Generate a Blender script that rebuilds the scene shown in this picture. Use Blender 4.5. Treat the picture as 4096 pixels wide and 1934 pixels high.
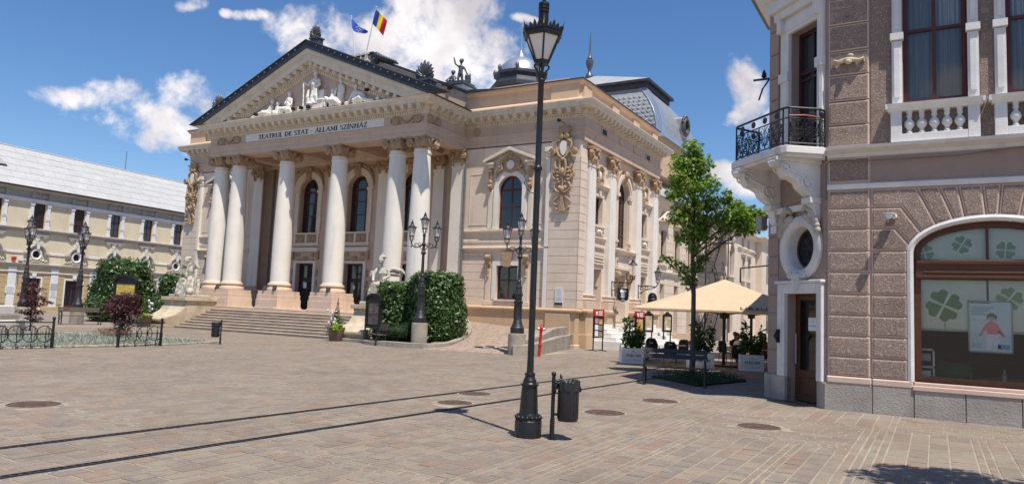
import bpy, math, random
from mathutils import Matrix, Vector
R = math.radians
rnd = random.Random(11)
sc = bpy.context.scene
col = sc.collection
for o in list(bpy.data.objects): bpy.data.objects.remove(o)

# ---------------------------------------------------------------- camera, world, sun, exposure
PITCH, ROLL, YAW = R(5.26), R(2.34), R(30.2)
fw = Vector((-math.sin(YAW)*math.cos(PITCH), math.cos(YAW)*math.cos(PITCH), math.sin(PITCH)))
r0 = Vector((math.cos(YAW), math.sin(YAW), 0)); u0 = r0.cross(fw)
rt = math.cos(ROLL)*r0 + math.sin(ROLL)*u0
up = -math.sin(ROLL)*r0 + math.cos(ROLL)*u0
cam = bpy.data.cameras.new('camera'); camo = bpy.data.objects.new('camera', cam); col.objects.link(camo)
camo.matrix_world = Matrix(((rt.x, up.x, -fw.x, 0), (rt.y, up.y, -fw.y, 0), (rt.z, up.z, -fw.z, 1.6), (0, 0, 0, 1)))
cam.sensor_width = 36; cam.lens = 36*2920/4096; cam.clip_start = .05; cam.clip_end = 3000
sc.camera = camo
sc.view_settings.view_transform = 'Standard'; sc.view_settings.look = 'None'
sc.view_settings.gamma = 1; sc.view_settings.use_curve_mapping = False
sc.view_settings.exposure = 0.26

SUN = Vector((1.98, -1.19, 5.2)).normalized()
sl = bpy.data.lights.new('sun', 'SUN'); sl.energy = 5.0; sl.angle = R(.53); sl.color = (1, .935, .83)
so = bpy.data.objects.new('sun', sl); col.objects.link(so); so.location = (10, -10, 40)
so.rotation_euler = (-SUN).to_track_quat('-Z', 'Y').to_euler()

w = bpy.data.worlds.new('World'); sc.world = w; w.use_nodes = True
nt = w.node_tree; N = nt.nodes; L = nt.links
bg = N['Background']; bg.inputs[1].default_value = .098
sky = N.new('ShaderNodeTexSky'); sky.sky_type = 'NISHITA'; sky.sun_disc = False
sky.sun_elevation = math.asin(SUN.z); sky.sun_rotation = math.atan2(SUN.x, SUN.y)
sky.altitude = 150; sky.air_density = 1.0; sky.dust_density = .25; sky.ozone_density = 1.6
tc = N.new('ShaderNodeTexCoord')
def wn(op, a, b=None, c=None, vec=False):
    n = N.new('ShaderNodeVectorMath' if vec else 'ShaderNodeMath'); n.operation = op
    for i, x in enumerate((a, b, c)):
        if x is None: continue
        if hasattr(x, 'links'): L.new(x, n.inputs[i])
        else: n.inputs[i].default_value = x
    return n.outputs['Value'] if (not vec or op == 'DOT_PRODUCT') else n.outputs[0]
DIR = tc.outputs['Generated']
def wnoise(scale, detail, rough, dist=0.0, off=(0, 0, 0)):
    n = N.new('ShaderNodeTexNoise'); n.inputs['Scale'].default_value = scale
    n.inputs['Detail'].default_value = detail; n.inputs['Roughness'].default_value = rough
    n.inputs['Distortion'].default_value = dist
    L.new(wn('ADD', DIR, off, vec=True), n.inputs['Vector']); return n.outputs[0]
def pixdir(px, py):
    return (fw + (px-2048)/2920*rt - (py-967)/2920*up).normalized()
# cloud banks: direction of the bank's centre, half width and half height (radians) and its tilt
banks = []
for px, py, a, b, t in ((1330, 150, .10, .05, .2), (1200, 90, .07, .03, .3), (1480, 200, .13, .07, .1), (1780, 250, .15, .075, .2), (1560, 310, .16, .045, .1),
                        (2000, 290, .06, .06, .1), (1770, 10, .10, .045, -.1), (1850, 120, .05, .04, 0), (1010, 62, .035, .010, .2), (760, 20, .026, .013, .3), (905, 55, .012, .008, 0),
                        (330, 395, .055, .018, 0), (460, 375, .05, .028, .1), (560, 440, .06, .03, -.4), (690, 470, .055, .03, -.1), (760, 390, .05, .035, .2), (830, 420, .03, .03, 0),
                        (2985, 330, .030, .045, .3), (3030, 440, .035, .05, .3), (2950, 470, .025, .015, .3), (2920, 690, .04, .018, 0), (3010, 730, .05, .03, 0),
                        (2080, 72, .022, .008, -.1), (2130, 80, .02, .006, -.1)):
    d = pixdir(px, py); banks.append((d, a, b, t))
for k in range(16):
    az = R(40+k*17.5+rnd.uniform(-6, 6)); el = R(rnd.uniform(8, 42))
    banks.append((Vector((math.sin(az)*math.cos(el), math.cos(az)*math.cos(el), math.sin(el))), rnd.uniform(.06, .2), rnd.uniform(.03, .08), rnd.uniform(-.3, .4)))
m = None
for d, a, b, t in banks:
    e = Vector((0, 0, 1)).cross(d).normalized()*-1; n_ = d.cross(e)*-1
    if n_.z < 0: n_ = -n_
    e1 = math.cos(t)*e + math.sin(t)*n_; e2 = -math.sin(t)*e + math.cos(t)*n_
    q = wn('SUBTRACT', DIR, tuple(d), vec=True)
    s = N.new('ShaderNodeVectorMath'); s.operation = 'DOT_PRODUCT'; L.new(q, s.inputs[0]); s.inputs[1].default_value = tuple(e1/a)
    s2 = N.new('ShaderNodeVectorMath'); s2.operation = 'DOT_PRODUCT'; L.new(q, s2.inputs[0]); s2.inputs[1].default_value = tuple(e2/b)
    s3 = N.new('ShaderNodeVectorMath'); s3.operation = 'DOT_PRODUCT'; L.new(q, s3.inputs[0]); s3.inputs[1].default_value = tuple(d/.25)
    x = wn('MULTIPLY', s.outputs['Value'], s.outputs['Value']); y = wn('MULTIPLY_ADD', s2.outputs['Value'], s2.outputs['Value'], x)
    y = wn('MULTIPLY_ADD', s3.outputs['Value'], s3.outputs['Value'], y)
    f = wn('SUBTRACT', 1, y)
    m = f if m is None else wn('SMOOTH_MAX', m, f, .35)
m = wn('MAXIMUM', m, -1.2)
n1 = wnoise(13, 9, .62, .25); n2 = wnoise(46, 6, .6, .2, (3, 1, 2))
dens = wn('ADD', wn('MULTIPLY_ADD', n1, 3.2, -1.95), m)
dens = wn('MULTIPLY_ADD', wn('SUBTRACT', n2, .5), .9, dens)
ms = N.new('ShaderNodeMapRange'); ms.interpolation_type = 'SMOOTHSTEP'
L.new(dens, ms.inputs[0]); ms.inputs[1].default_value = -.1; ms.inputs[2].default_value = .75
n3 = wnoise(9, 6, .55, .1, (0, 0, -.04)); n4 = wnoise(30, 4, .55, 0, (5, 0, 1))
cr = N.new('ShaderNodeValToRGB'); L.new(wn('MULTIPLY_ADD', n4, .25, wn('MULTIPLY', n3, .75)), cr.inputs[0])
cr.color_ramp.elements[0].position = .36; cr.color_ramp.elements[0].color = (5.6, 5.3, 5.6, 1)
cr.color_ramp.elements[1].position = .60; cr.color_ramp.elements[1].color = (9.2, 8.8, 8.8, 1)
hs = N.new('ShaderNodeHueSaturation'); hs.inputs['Saturation'].default_value = 1.2; hs.inputs['Value'].default_value = 1.0
L.new(sky.outputs[0], hs.inputs['Color'])
tn = N.new('ShaderNodeMix'); tn.data_type = 'RGBA'; tn.blend_type = 'MULTIPLY'; tn.inputs['Factor'].default_value = 1
L.new(hs.outputs[0], tn.inputs['A']); tn.inputs['B'].default_value = (.97, 1.02, 1.14, 1)
mx = N.new('ShaderNodeMix'); mx.data_type = 'RGBA'
L.new(ms.outputs[0], mx.inputs['Factor']); L.new(tn.outputs['Result'], mx.inputs['A']); L.new(cr.outputs[0], mx.inputs['B'])
L.new(mx.outputs['Result'], bg.inputs[0])

# ---------------------------------------------------------------- materials
def mat(name, c, rough=.75, var=.12, scale=2.5, bump=0, bscale=60, metal=0, spec=.4, c2=None, streak=0, island=0, stretch=(1, 1, 1), trans=0, dirt=0):
    m = bpy.data.materials.new(name); m.use_nodes = True
    nt = m.node_tree; N = nt.nodes; L = nt.links; b = N['Principled BSDF']
    b.inputs['Roughness'].default_value = rough; b.inputs['Metallic'].default_value = metal
    b.inputs['Specular IOR Level'].default_value = spec
    g = N.new('ShaderNodeNewGeometry')
    mp = N.new('ShaderNodeMapping'); mp.inputs['Scale'].default_value = stretch; L.new(g.outputs['Position'], mp.inputs['Vector'])
    n = N.new('ShaderNodeTexNoise'); n.inputs['Scale'].default_value = scale; n.inputs['Detail'].default_value = 7; n.inputs['Roughness'].default_value = .62
    L.new(mp.outputs[0], n.inputs['Vector'])
    mr = N.new('ShaderNodeMapRange'); mr.inputs[1].default_value = .28; mr.inputs[2].default_value = .72; L.new(n.outputs[0], mr.inputs[0])
    fac = mr.outputs[0]
    def mth(op, a, b_):
        k = N.new('ShaderNodeMath'); k.operation = op
        for i, x in enumerate((a, b_)):
            if hasattr(x, 'links'): L.new(x, k.inputs[i])
            else: k.inputs[i].default_value = x
        return k.outputs[0]
    if island:
        oi = N.new('ShaderNodeObjectInfo')
        r = mth('FRACT', mth('ADD', g.outputs['Random Per Island'], oi.outputs['Random']), 0)
        fac = mth('ADD', mth('MULTIPLY', fac, 1-island), mth('MULTIPLY', r, island))
    ramp = N.new('ShaderNodeValToRGB'); L.new(fac, ramp.inputs[0])
    lo = tuple(x*(1-var) for x in c); hi = c2 if c2 else tuple(min(1, x*(1+var)) for x in c)
    if isinstance(c2, list):
        e = ramp.color_ramp.elements; e[0].position = 0; e[0].color = (*c2[0], 1); e[1].position = 1; e[1].color = (*c2[-1], 1)
        for i in range(1, len(c2)-1):
            k = e.new(i/(len(c2)-1)); k.color = (*c2[i], 1)
    else:
        ramp.color_ramp.elements[0].color = (*lo, 1); ramp.color_ramp.elements[1].color = (*hi, 1)
    cc = ramp.outputs[0]
    if streak:
        mp2 = N.new('ShaderNodeMapping'); mp2.inputs['Scale'].default_value = (2.2, 2.2, .22); L.new(g.outputs['Position'], mp2.inputs['Vector'])
        s = N.new('ShaderNodeTexNoise'); s.inputs['Scale'].default_value = 1.6; s.inputs['Detail'].default_value = 6; L.new(mp2.outputs[0], s.inputs['Vector'])
        sr = N.new('ShaderNodeMapRange'); sr.inputs[1].default_value = .55; sr.inputs[2].default_value = .8; sr.inputs[4].default_value = streak; L.new(s.outputs[0], sr.inputs[0])
        mm = N.new('ShaderNodeMix'); mm.data_type = 'RGBA'; L.new(sr.outputs[0], mm.inputs['Factor']); L.new(cc, mm.inputs['A'])
        mm.inputs['B'].default_value = (c[0]*.42, c[1]*.4, c[2]*.38, 1); cc = mm.outputs['Result']
    if dirt:
        dn = N.new('ShaderNodeTexNoise'); dn.inputs['Scale'].default_value = .55; dn.inputs['Detail'].default_value = 8; dn.inputs['Roughness'].default_value = .7; L.new(g.outputs['Position'], dn.inputs['Vector'])
        dr = N.new('ShaderNodeMapRange'); dr.inputs[1].default_value = .42; dr.inputs[2].default_value = .75; dr.inputs[3].default_value = 0; dr.inputs[4].default_value = dirt; L.new(dn.outputs[0], dr.inputs[0])
        dm = N.new('ShaderNodeMix'); dm.data_type = 'RGBA'; L.new(dr.outputs[0], dm.inputs['Factor']); L.new(cc, dm.inputs['A']); dm.inputs['B'].default_value = (c[0]*.45, c[1]*.42, c[2]*.4, 1); cc = dm.outputs['Result']
    L.new(cc, b.inputs['Base Color'])
    if bump:
        bn = N.new('ShaderNodeTexNoise'); bn.inputs['Scale'].default_value = bscale; bn.inputs['Detail'].default_value = 5; L.new(mp.outputs[0], bn.inputs['Vector'])
        bp = N.new('ShaderNodeBump'); bp.inputs['Strength'].default_value = bump; bp.inputs['Distance'].default_value = .02
        L.new(bn.outputs[0], bp.inputs['Height']); L.new(bp.outputs[0], b.inputs['Normal'])
    if trans:
        t = N.new('ShaderNodeBsdfTranslucent'); L.new(cc, t.inputs[0]); a = N.new('ShaderNodeMixShader'); a.inputs[0].default_value = trans
        L.new(b.outputs[0], a.inputs[1]); L.new(t.outputs[0], a.inputs[2]); L.new(a.outputs[0], N['Material Output'].inputs[0])
    return m
def glass_clear(name, tint=(.95, .97, .95), ior=1.7):
    m = bpy.data.materials.new(name); m.use_nodes = True; nt = m.node_tree; N = nt.nodes; L = nt.links
    N.remove(N['Principled BSDF'])
    t = N.new('ShaderNodeBsdfTransparent'); t.inputs[0].default_value = (*tint, 1)
    g = N.new('ShaderNodeBsdfGlossy'); g.inputs['Roughness'].default_value = .015
    f = N.new('ShaderNodeFresnel'); f.inputs[0].default_value = ior
    x = N.new('ShaderNodeMixShader'); L.new(f.outputs[0], x.inputs[0]); L.new(t.outputs[0], x.inputs[1]); L.new(g.outputs[0], x.inputs[2])
    L.new(x.outputs[0], N['Material Output'].inputs[0]); return m
WALL = mat('cream_render', (.68, .56, .45), .85, .09, 1.2, .2, 70, streak=.34)
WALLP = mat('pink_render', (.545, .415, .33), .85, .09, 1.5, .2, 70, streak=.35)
WHITE = mat('column_paint', (.76, .71, .64), .7, .07, 1.1, .12, 70, streak=.3)
CORN = mat('cornice_paint', (.68, .60, .49), .8, .1, 2, .15, 60, streak=.5)
PEACH = mat('attic_render', (.60, .42, .285), .85, .08, 1.3, .12, 80, streak=.3)
TANP = mat('plinth_render', (.55, .39, .25), .8, .09, 1.5, .15, 60, streak=.3)
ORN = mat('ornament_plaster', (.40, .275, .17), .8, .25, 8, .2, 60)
PEDST = mat('pedestal_stone', (.62, .47, .36), .7, .12, 2.2, .25, 40, streak=.35)
STEP = mat('step_stone', (.40, .325, .255), .8, .25, 1.6, .3, 60, stretch=(1, 1, 3))
SAND = mat('sandstone', (.50, .40, .255), .85, .3, 1.8, .4, 35, c2=(.60, .52, .40), streak=.3)
STAT = mat('statue_stone', (.46, .42, .35), .85, .3, 5, .3, 45, c2=(.56, .52, .44), streak=.5)
RELIEF = mat('relief_plaster', (.74, .70, .65), .7, .06, 6)
FRAME = mat('maroon_wood', (.085, .02, .016), .45, .25, 9, .1, 80)
DOORW = mat('dark_door_wood', (.035, .014, .012), .4, .25, 9)
GLASS = mat('dark_glass', (.016, .02, .026), .04, .3, .8, spec=.9)
PANEL = mat('door_panel_paint', (.50, .41, .33), .7, .06, 2)
MARBLE = mat('white_step_marble', (.72, .70, .67), .5, .06, 3)
ZINC = mat('zinc_roof', (.36, .365, .375), .55, .15, 2, .15, 30, metal=.12, spec=.4)
DKZINC = mat('dark_roof_metal', (.045, .05, .065), .5, .25, 3, .1, 40, metal=.3)
SILV = mat('silver_sheet', (.62, .64, .66), .3, .12, 3, .25, 12, metal=.75)
PATINA = mat('grey_cast_metal', (.11, .112, .12), .42, .3, 6, .2, 40, metal=.5)
PIPE = mat('grey_pipe', (.16, .155, .15), .5, .15, 4, metal=.3)
IRON = mat('black_iron', (.010, .010, .011), .38, .35, 14, .15, 70, spec=.5)
IRON2 = mat('worn_iron', (.022, .022, .026), .45, .4, 10, .2, 50, spec=.5)
BLACK = mat('black_plastic', (.008, .008, .008), .5, .2, 5)
FROST = mat('frosted_glass', (.74, .69, .65), .35, .06, 5, spec=.5)
CREAMP = mat('yellow_cream_render', (.68, .59, .425), .85, .08, 1.2, .1, 80, streak=.25)
OCHRE = mat('ochre_render', (.49, .375, .21), .85, .1, 1.5, .1, 80)
WTRIM = mat('white_trim', (.74, .73, .74), .75, .06, 2, .1, 60, streak=.2)
GREYTR = mat('grey_trim', (.40, .375, .35), .85, .15, 2, .2, 60, streak=.3)
ROOFS = mat('pale_roof_sheet', (.41, .41, .41), .8, .1, 1.0, .15, 25, c2=(.46, .46, .455), island=.3, spec=.2)
TAUPE = mat('taupe_render', (.37, .275, .232), .9, .1, 1.5, .9, 75, streak=.15)
TAUPE2 = mat('rough_cast_render', (.42, .305, .255), .95, .15, 2, 0, c2=(.50, .375, .315), island=.45, streak=.3)
MARGIN = mat('margin_render', (.60, .445, .365), .85, .08, 2, .15, 60)
RWHITE = mat('old_white_paint', (.70, .68, .66), .75, .1, 2.5, .25, 40, streak=.45, dirt=.3)
PLINTH = mat('grey_plinth_stone', (.37, .335, .295), .85, .25, 1.6, .5, 28, streak=.6, dirt=.5)
BROWNW = mat('brown_wood', (.085, .030, .014), .45, .3, 5, .15, 60, stretch=(1, 1, 6))
CURT = mat('curtain_cloth', (.30, .33, .36), .9, .25, 9, stretch=(3, 3, .1))
BLIND = mat('roller_blind', (.80, .80, .73), .9, .05, 4)
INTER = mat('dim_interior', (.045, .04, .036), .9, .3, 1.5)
CGLASS = glass_clear('clear_glass'); TGLASS = glass_clear('thin_glass', (.95, .96, .95), 1.3)
PAVE = mat('paving_stone_mix', (.3, .25, .2), .8, .2, 5.0, .4, 55, island=.78, dirt=.55,
           c2=[(0.145, 0.125, 0.113), (0.228, 0.172, 0.132), (0.208, 0.174, 0.143), (0.255, 0.213, 0.172), (0.255, 0.17, 0.12), (0.185, 0.162, 0.146), (0.27, 0.228, 0.17), (0.224, 0.187, 0.155), (0.275, 0.211, 0.157), (0.24, 0.2, 0.166), (0.165, 0.143, 0.13)])
MORT = mat('pale_mortar', (.335, .28, .215), .95, .18, 2.5, .3, 40, dirt=.6)
FARP = mat('distant_paving', (.235, .195, .16), .9, .12, 1.4, .3, 30, c2=(.255, .21, .172), stretch=(1, 1, 1))
REDC = mat('red_cobbles', (.34, .235, .185), .85, .35, 6, .5, 20, c2=(.42, .32, .26), island=.5)
CONC = mat('weathered_concrete', (.31, .27, .225), .9, .3, 2.4, .4, 40, streak=.7)
HEDGE = mat('hedge_leaf', (.026, .065, .010), .42, .4, 6, c2=(.075, .15, .022), island=.75, spec=.5, trans=.18)
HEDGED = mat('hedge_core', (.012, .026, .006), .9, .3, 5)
TREEL = mat('tree_leaf', (.085, .19, .015), .45, .35, 1.5, c2=(.32, .50, .045), island=.7, spec=.45, trans=.32)
JUNI = mat('juniper_leaf', (.028, .068, .022), .7, .4, 6, c2=(.05, .11, .035), island=.7, trans=.15)
LIME = mat('lime_leaf', (.22, .42, .03), .5, .25, 6, c2=(.36, .55, .05), island=.7, trans=.3)
REDL = mat('maple_leaf', (.045, .012, .014), .5, .4, 6, c2=(.13, .03, .03), island=.7, trans=.25)
RUST = mat('rust_leaf', (.16, .07, .035), .6, .4, 6, c2=(.24, .12, .06), island=.7, trans=.2)
GRASS = mat('blue_grass', (.17, .20, .10), .8, .3, 1.2, c2=(.40, .45, .43), island=.5, trans=.25)
BARK = mat('bark', (.10, .08, .06), .9, .35, 8, .5, 30, stretch=(1, 1, .3))
FLOW = mat('white_petal', (.75, .73, .74), .6, .05, 4, trans=.2)
PINKF = mat('pink_petal', (.62, .35, .40), .6, .2, 4, trans=.2)
TERRA = mat('brown_pot', (.17, .105, .08), .6, .25, 4, .2, 40)
REDP = mat('red_paint', (.50, .02, .02), .4, .15, 8)
BLUEP = mat('blue_sign', (.02, .10, .45), .4, .06, 4)
CANVAS = mat('beige_canvas', (.68, .54, .37), .85, .05, 2, .1, 60, trans=.25)
PLANTB = mat('white_planter', (.70, .71, .73), .5, .05, 3)
BENCHW = mat('bench_wood', (.085, .055, .045), .6, .3, 5, .2, 60)
DBENCH = mat('dark_bench_wood', (.022, .022, .027), .5, .3, 6, .2, 60)
INK = mat('black_ink', (.012, .012, .014), .6, .05, 3)
PAPER = mat('white_paper', (.72, .73, .75), .6, .04, 3)
GREYT = mat('grey_print', (.42, .42, .45), .6, .1, 3)
def flat(name, c, rough=.5): return mat(name, c, rough, .04, 3)

# ---------------------------------------------------------------- mesh builder
ID = Matrix.Identity(4)
def fr(x, y, ang=0, z=0): return Matrix.Translation((x, y, z)) @ Matrix.Rotation(R(ang), 4, 'Z')
class MB:
    def __init__(s, M=ID): s.V = []; s.F = []; s.M = M; s.I = []; s.mi = 0
    def v(s, p):
        s.V.append(tuple(s.M @ Vector(p))); return len(s.V)-1
    def f(s, idx): s.F.append(tuple(idx)); s.I.append(s.mi)
    def face(s, pts): s.f([s.v(p) for p in pts]); return s
    def box(s, x0, x1, y0, y1, z0, z1):
        i = [s.v(p) for p in ((x0, y0, z0), (x1, y0, z0), (x1, y1, z0), (x0, y1, z0), (x0, y0, z1), (x1, y0, z1), (x1, y1, z1), (x0, y1, z1))]
        for q in ((0, 3, 2, 1), (4, 5, 6, 7), (0, 1, 5, 4), (1, 2, 6, 5), (2, 3, 7, 6), (3, 0, 4, 7)): s.f([i[k] for k in q])
        return s
    def hull(s, a, b):          # two rings of equal length joined, both capped
        return s.loft([a, b])
    def loft(s, rings, caps=True, closed=True):
        ids = [[s.v(p) for p in r] for r in rings]; n = len(ids[0])
        for a, b in zip(ids, ids[1:]):
            for k in range(n if closed else n-1):
                j = (k+1) % n; s.f((a[k], a[j], b[j], b[k]))
        if caps and closed: s.f(ids[0][::-1]); s.f(ids[-1])
        return s
    def prism(s, poly, d0, d1):  # polygon in (u,z), extruded along depth d0..d1 (y)
        return s.loft([[(u, d0, z) for u, z in poly], [(u, d1, z) for u, z in poly]])
    def slab(s, poly, z0, z1):
        return s.loft([[(x, y, z0) for x, y in poly], [(x, y, z1) for x, y in poly]])
    def lathe(s, prof, c=(0, 0, 0), n=24, rot=0, sq=1, axis='z', caps=True):
        rings = []
        for r, z in prof:
            ring = []
            for k in range(n):
                a = rot+2*math.pi*k/n; x, y = r*math.cos(a), r*math.sin(a)*sq
                p = (x, y, z) if axis == 'z' else ((x, z, y) if axis == 'y' else (z, x, y))
                ring.append((c[0]+p[0], c[1]+p[1], c[2]+p[2]))
            rings.append(ring)
        return s.loft(rings, caps)
    def tube(s, pts, r, n=8, caps=True, flat=1):
        P = [Vector(p) for p in pts]; m = len(P); rings = []; ref = None
        for i, p in enumerate(P):
            t = ((P[min(i+1, m-1)]-P[max(i-1, 0)])).normalized()
            if ref is None:
                ref = t.cross(Vector((0, 0, 1)));
                if ref.length < .05: ref = t.cross(Vector((0, 1, 0)))
            ref = (ref - t*ref.dot(t)).normalized(); b = t.cross(ref)
            rr = r[i] if isinstance(r, (list, tuple)) else r
            rings.append([p + rr*(math.cos(2*math.pi*k/n)*ref + flat*math.sin(2*math.pi*k/n)*b) for k in range(n)])
        return s.loft(rings, caps)
    def ball(s, c, r, n=12, m=8):
        rx, ry, rz = r if isinstance(r, (list, tuple)) else (r, r, r); rings = []
        for j in range(m+1):
            a = -math.pi/2+math.pi*max(.03, min(m-.03, j))/m
            rings.append([(c[0]+rx*math.cos(a)*math.cos(2*math.pi*k/n), c[1]+ry*math.cos(a)*math.sin(2*math.pi*k/n), c[2]+rz*math.sin(a)) for k in range(n)])
        return s.loft(rings)
    def sweep(s, prof, path, closed=False):  # prof (out,z), path (x,y); outward is to the right of the path
        P = [Vector((p[0], p[1])) for p in path]; m = len(P); rings = []
        for i, p in enumerate(P):
            a = (p-P[i-1]) if (i > 0 or closed) else None; b = (P[(i+1) % m]-p) if (i < m-1 or closed) else None
            na = Vector((a.y, -a.x)).normalized() if a is not None else None; nb = Vector((b.y, -b.x)).normalized() if b is not None else None
            if na is None: d = nb
            elif nb is None: d = na
            else:
                d = na+nb; d = d/(max(.2, d.dot(na)))
            rings.append([(p.x+d.x*o, p.y+d.y*o, z) for o, z in prof])
        if closed: rings.append(rings[0])
        return s.loft(rings, caps=not closed)
    def arch(s, uc, zs, r, r2, d0, d1, n=16, a0=0, a1=180, rz=None, rz2=None):  # ring sector in the wall plane
        rz = rz or r; rz2 = rz2 or r2
        A = [R(a0+(a1-a0)*k/n) for k in range(n+1)]; rings = []
        for a in A:
            c, q = math.cos(a), math.sin(a)
            rings.append([(uc+r*c, d0, zs+rz*q), (uc+r2*c, d0, zs+rz2*q), (uc+r2*c, d1, zs+rz2*q), (uc+r*c, d1, zs+rz*q)])
        return s.loft(rings)
    def wall(s, u0, u1, z0, z1, holes=(), depth=.3):
        # holes: (u0,u1,z0,z1,arch rise or 0, opt depth); z1 is the top of the arch
        us = sorted({u0, u1, *[h[0] for h in holes], *[h[1] for h in holes]}); zs = sorted({z0, z1, *[h[2] for h in holes], *[h[3] for h in holes]})
        us = [u for u in us if u0-1e-6 <= u <= u1+1e-6]; zs = [z for z in zs if z0-1e-6 <= z <= z1+1e-6]
        for a, b in zip(us, us[1:]):
            for c, d in zip(zs, zs[1:]):
                mu, mz = (a+b)/2, (c+d)/2
                if any(h[0] < mu < h[1] and h[2] < mz < h[3] for h in holes): continue
                s.face(((a, 0, c), (b, 0, c), (b, 0, d), (a, 0, d)))
        for h in holes:
            dp = h[5] if len(h) > 5 else depth
            pts = outline(*h[:5])
            rise = h[4]
            if rise:
                top = [p for p in pts if p[1] >= h[3]-rise-1e-6]; mid = len(top)//2
                top = sorted(top, key=lambda p: p[0]); cl = (h[0], h[3]); cr_ = (h[1], h[3]); k = len(top)//2
                s.face([(cl[0], 0, cl[1])]+[(p[0], 0, p[1]) for p in top[:k+1]][::1])
                s.face([(cr_[0], 0, cr_[1])]+[(p[0], 0, p[1]) for p in top[k:]])
            s.loft([[(u, 0, z) for u, z in pts], [(u, dp, z) for u, z in pts]], caps=False)
        return s
def outline(u0, u1, z0, z1, rise=0, n=14):
    if not rise: return [(u0, z0), (u1, z0), (u1, z1), (u0, z1)]
    uc, r = (u0+u1)/2, (u1-u0)/2; zs = z1-rise
    return [(u0, z0), (u1, z0)]+[(uc+r*math.cos(math.pi*k/n), zs+rise*math.sin(math.pi*k/n)) for k in range(n+1)]

WM = {}
def wm(o): return WM.get(o.name, ID)
def meshof(mb, name, mats, smooth=0):
    me = bpy.data.meshes.new(name); me.from_pydata(mb.V, [], mb.F)
    for m in (mats if isinstance(mats, (list, tuple)) else [mats]): me.materials.append(m)
    if any(mb.I): me.polygons.foreach_set('material_index', mb.I)
    import bmesh
    if len(mb.F) < 60000:
        b = bmesh.new(); b.from_mesh(me); bmesh.ops.recalc_face_normals(b, faces=b.faces); b.to_mesh(me); b.free()
    if smooth:
        me.shade_smooth(); me.set_sharp_from_angle(angle=R(smooth))
    me.update(); return me
SPLIT = {'plinth', 'consoles', 'console', 'window_pediment', 'stone_course', 'pilaster_pedestals', 'pilaster_pedestal', 'window_surround', 'wall_panels', 'scroll_ornament', 'door_reveal', 'frieze_medallion', 'corbel_band', 'hub', 'figure_plinth', 'floodlights', 'rough_render', 'white_band', 'window_bracket', 'letter', 'shell_ornament', 'bay_window', 'wing_roofs', 'plinth_moulding'}
SING = {'consoles': 'console', 'pilaster_pedestals': 'pilaster_pedestal', 'wall_panels': 'wall_panel', 'floodlights': 'floodlight', 'wing_roofs': 'wing_roof'}
def build(mb, name, mats, parent=None, smooth=0, bevel=0, **props):
    if not mb.V: return None
    if name in SPLIT:
        name = SING.get(name, name); par = list(range(len(mb.V)))
        def find(a):
            while par[a] != a: par[a] = par[par[a]]; a = par[a]
            return a
        for f in mb.F:
            r = find(f[0])
            for i in f[1:]: par[find(i)] = r
        grp = {}
        for i, f in enumerate(mb.F): grp.setdefault(find(f[0]), []).append(i)
        bx = []
        for fs in grp.values():
            vs = {i for k in fs for i in mb.F[k]}; lo = [min(mb.V[i][a] for i in vs) for a in range(3)]; hi = [max(mb.V[i][a] for i in vs) for a in range(3)]; bx.append([lo, hi, fs])
        e = -.004 if name == 'letter' else .015
        ch = True
        while ch:
            ch = False
            for i in range(len(bx)):
                for j in range(i+1, len(bx)):
                    if all(bx[i][0][a] <= bx[j][1][a]+e and bx[j][0][a] <= bx[i][1][a]+e for a in range(3)):
                        bx[i] = [[min(bx[i][0][a], bx[j][0][a]) for a in range(3)], [max(bx[i][1][a], bx[j][1][a]) for a in range(3)], bx[i][2]+bx[j][2]]; del bx[j]; ch = True; break
                if ch: break
        if len(bx) > 1:
            o = None
            for lo, hi, fs in bx:
                q = MB(); mp = {}
                for k in sorted(fs):
                    idx = []
                    for i in mb.F[k]:
                        if i not in mp: mp[i] = len(q.V); q.V.append(mb.V[i])
                        idx.append(mp[i])
                    q.F.append(tuple(idx)); q.I.append(mb.I[k])
                o = build1(q, name, mats, parent, smooth, bevel, **props)
            return o
    return build1(mb, name, mats, parent, smooth, bevel, **props)
def build1(mb, name, mats, parent=None, smooth=0, bevel=0, **props):
    xs, ys, zs = zip(*mb.V); c = Vector(((min(xs)+max(xs))/2, (min(ys)+max(ys))/2, min(zs)))
    mb.V = [(x-c.x, y-c.y, z-c.z) for x, y, z in mb.V]
    return put(meshof(mb, name, mats, smooth), name, Matrix.Translation(c), parent, bevel, **props)
def put(me, name, M, parent=None, bevel=0, **props):
    o = bpy.data.objects.new(name, me); col.objects.link(o)
    if parent is not None:
        o.parent = parent; o.matrix_parent_inverse = wm(parent).inverted()
    o.matrix_basis = M; WM[o.name] = M.copy()
    if bevel:
        b = o.modifiers.new('bevel', 'BEVEL'); b.width = bevel; b.segments = 1; b.limit_method = 'ANGLE'; b.angle_limit = R(40)
    for k, v in props.items(): o[k] = v
    return o
def thing(name, label, cat, x=0, y=0, z=0, ang=0, group=None):
    o = bpy.data.objects.new(name, None); o.empty_display_size = .3; col.objects.link(o)
    o.matrix_basis = fr(x, y, ang, z); WM[o.name] = o.matrix_basis.copy()
    o['label'] = label; o['category'] = cat
    if group: o['group'] = group
    return o
def tag(o, label, cat, group=None):
    o['label'] = label; o['category'] = cat
    if group: o['group'] = group
    return o
KIDS = {}
def dup(src, x, y, z=0, ang=0, label=None, parent=None, scale=1):
    c = src.copy(); col.objects.link(c)
    c.matrix_basis = fr(x, y, ang, z) @ Matrix.Scale(scale, 4); WM[c.name] = c.matrix_basis.copy()
    if label: c['label'] = label
    def rec(a, b):
        for ch in a.children:
            d = ch.copy(); col.objects.link(d); d.parent = b; d.matrix_parent_inverse = ch.matrix_parent_inverse.copy(); rec(ch, d)
    rec(src, c); return c
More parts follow.
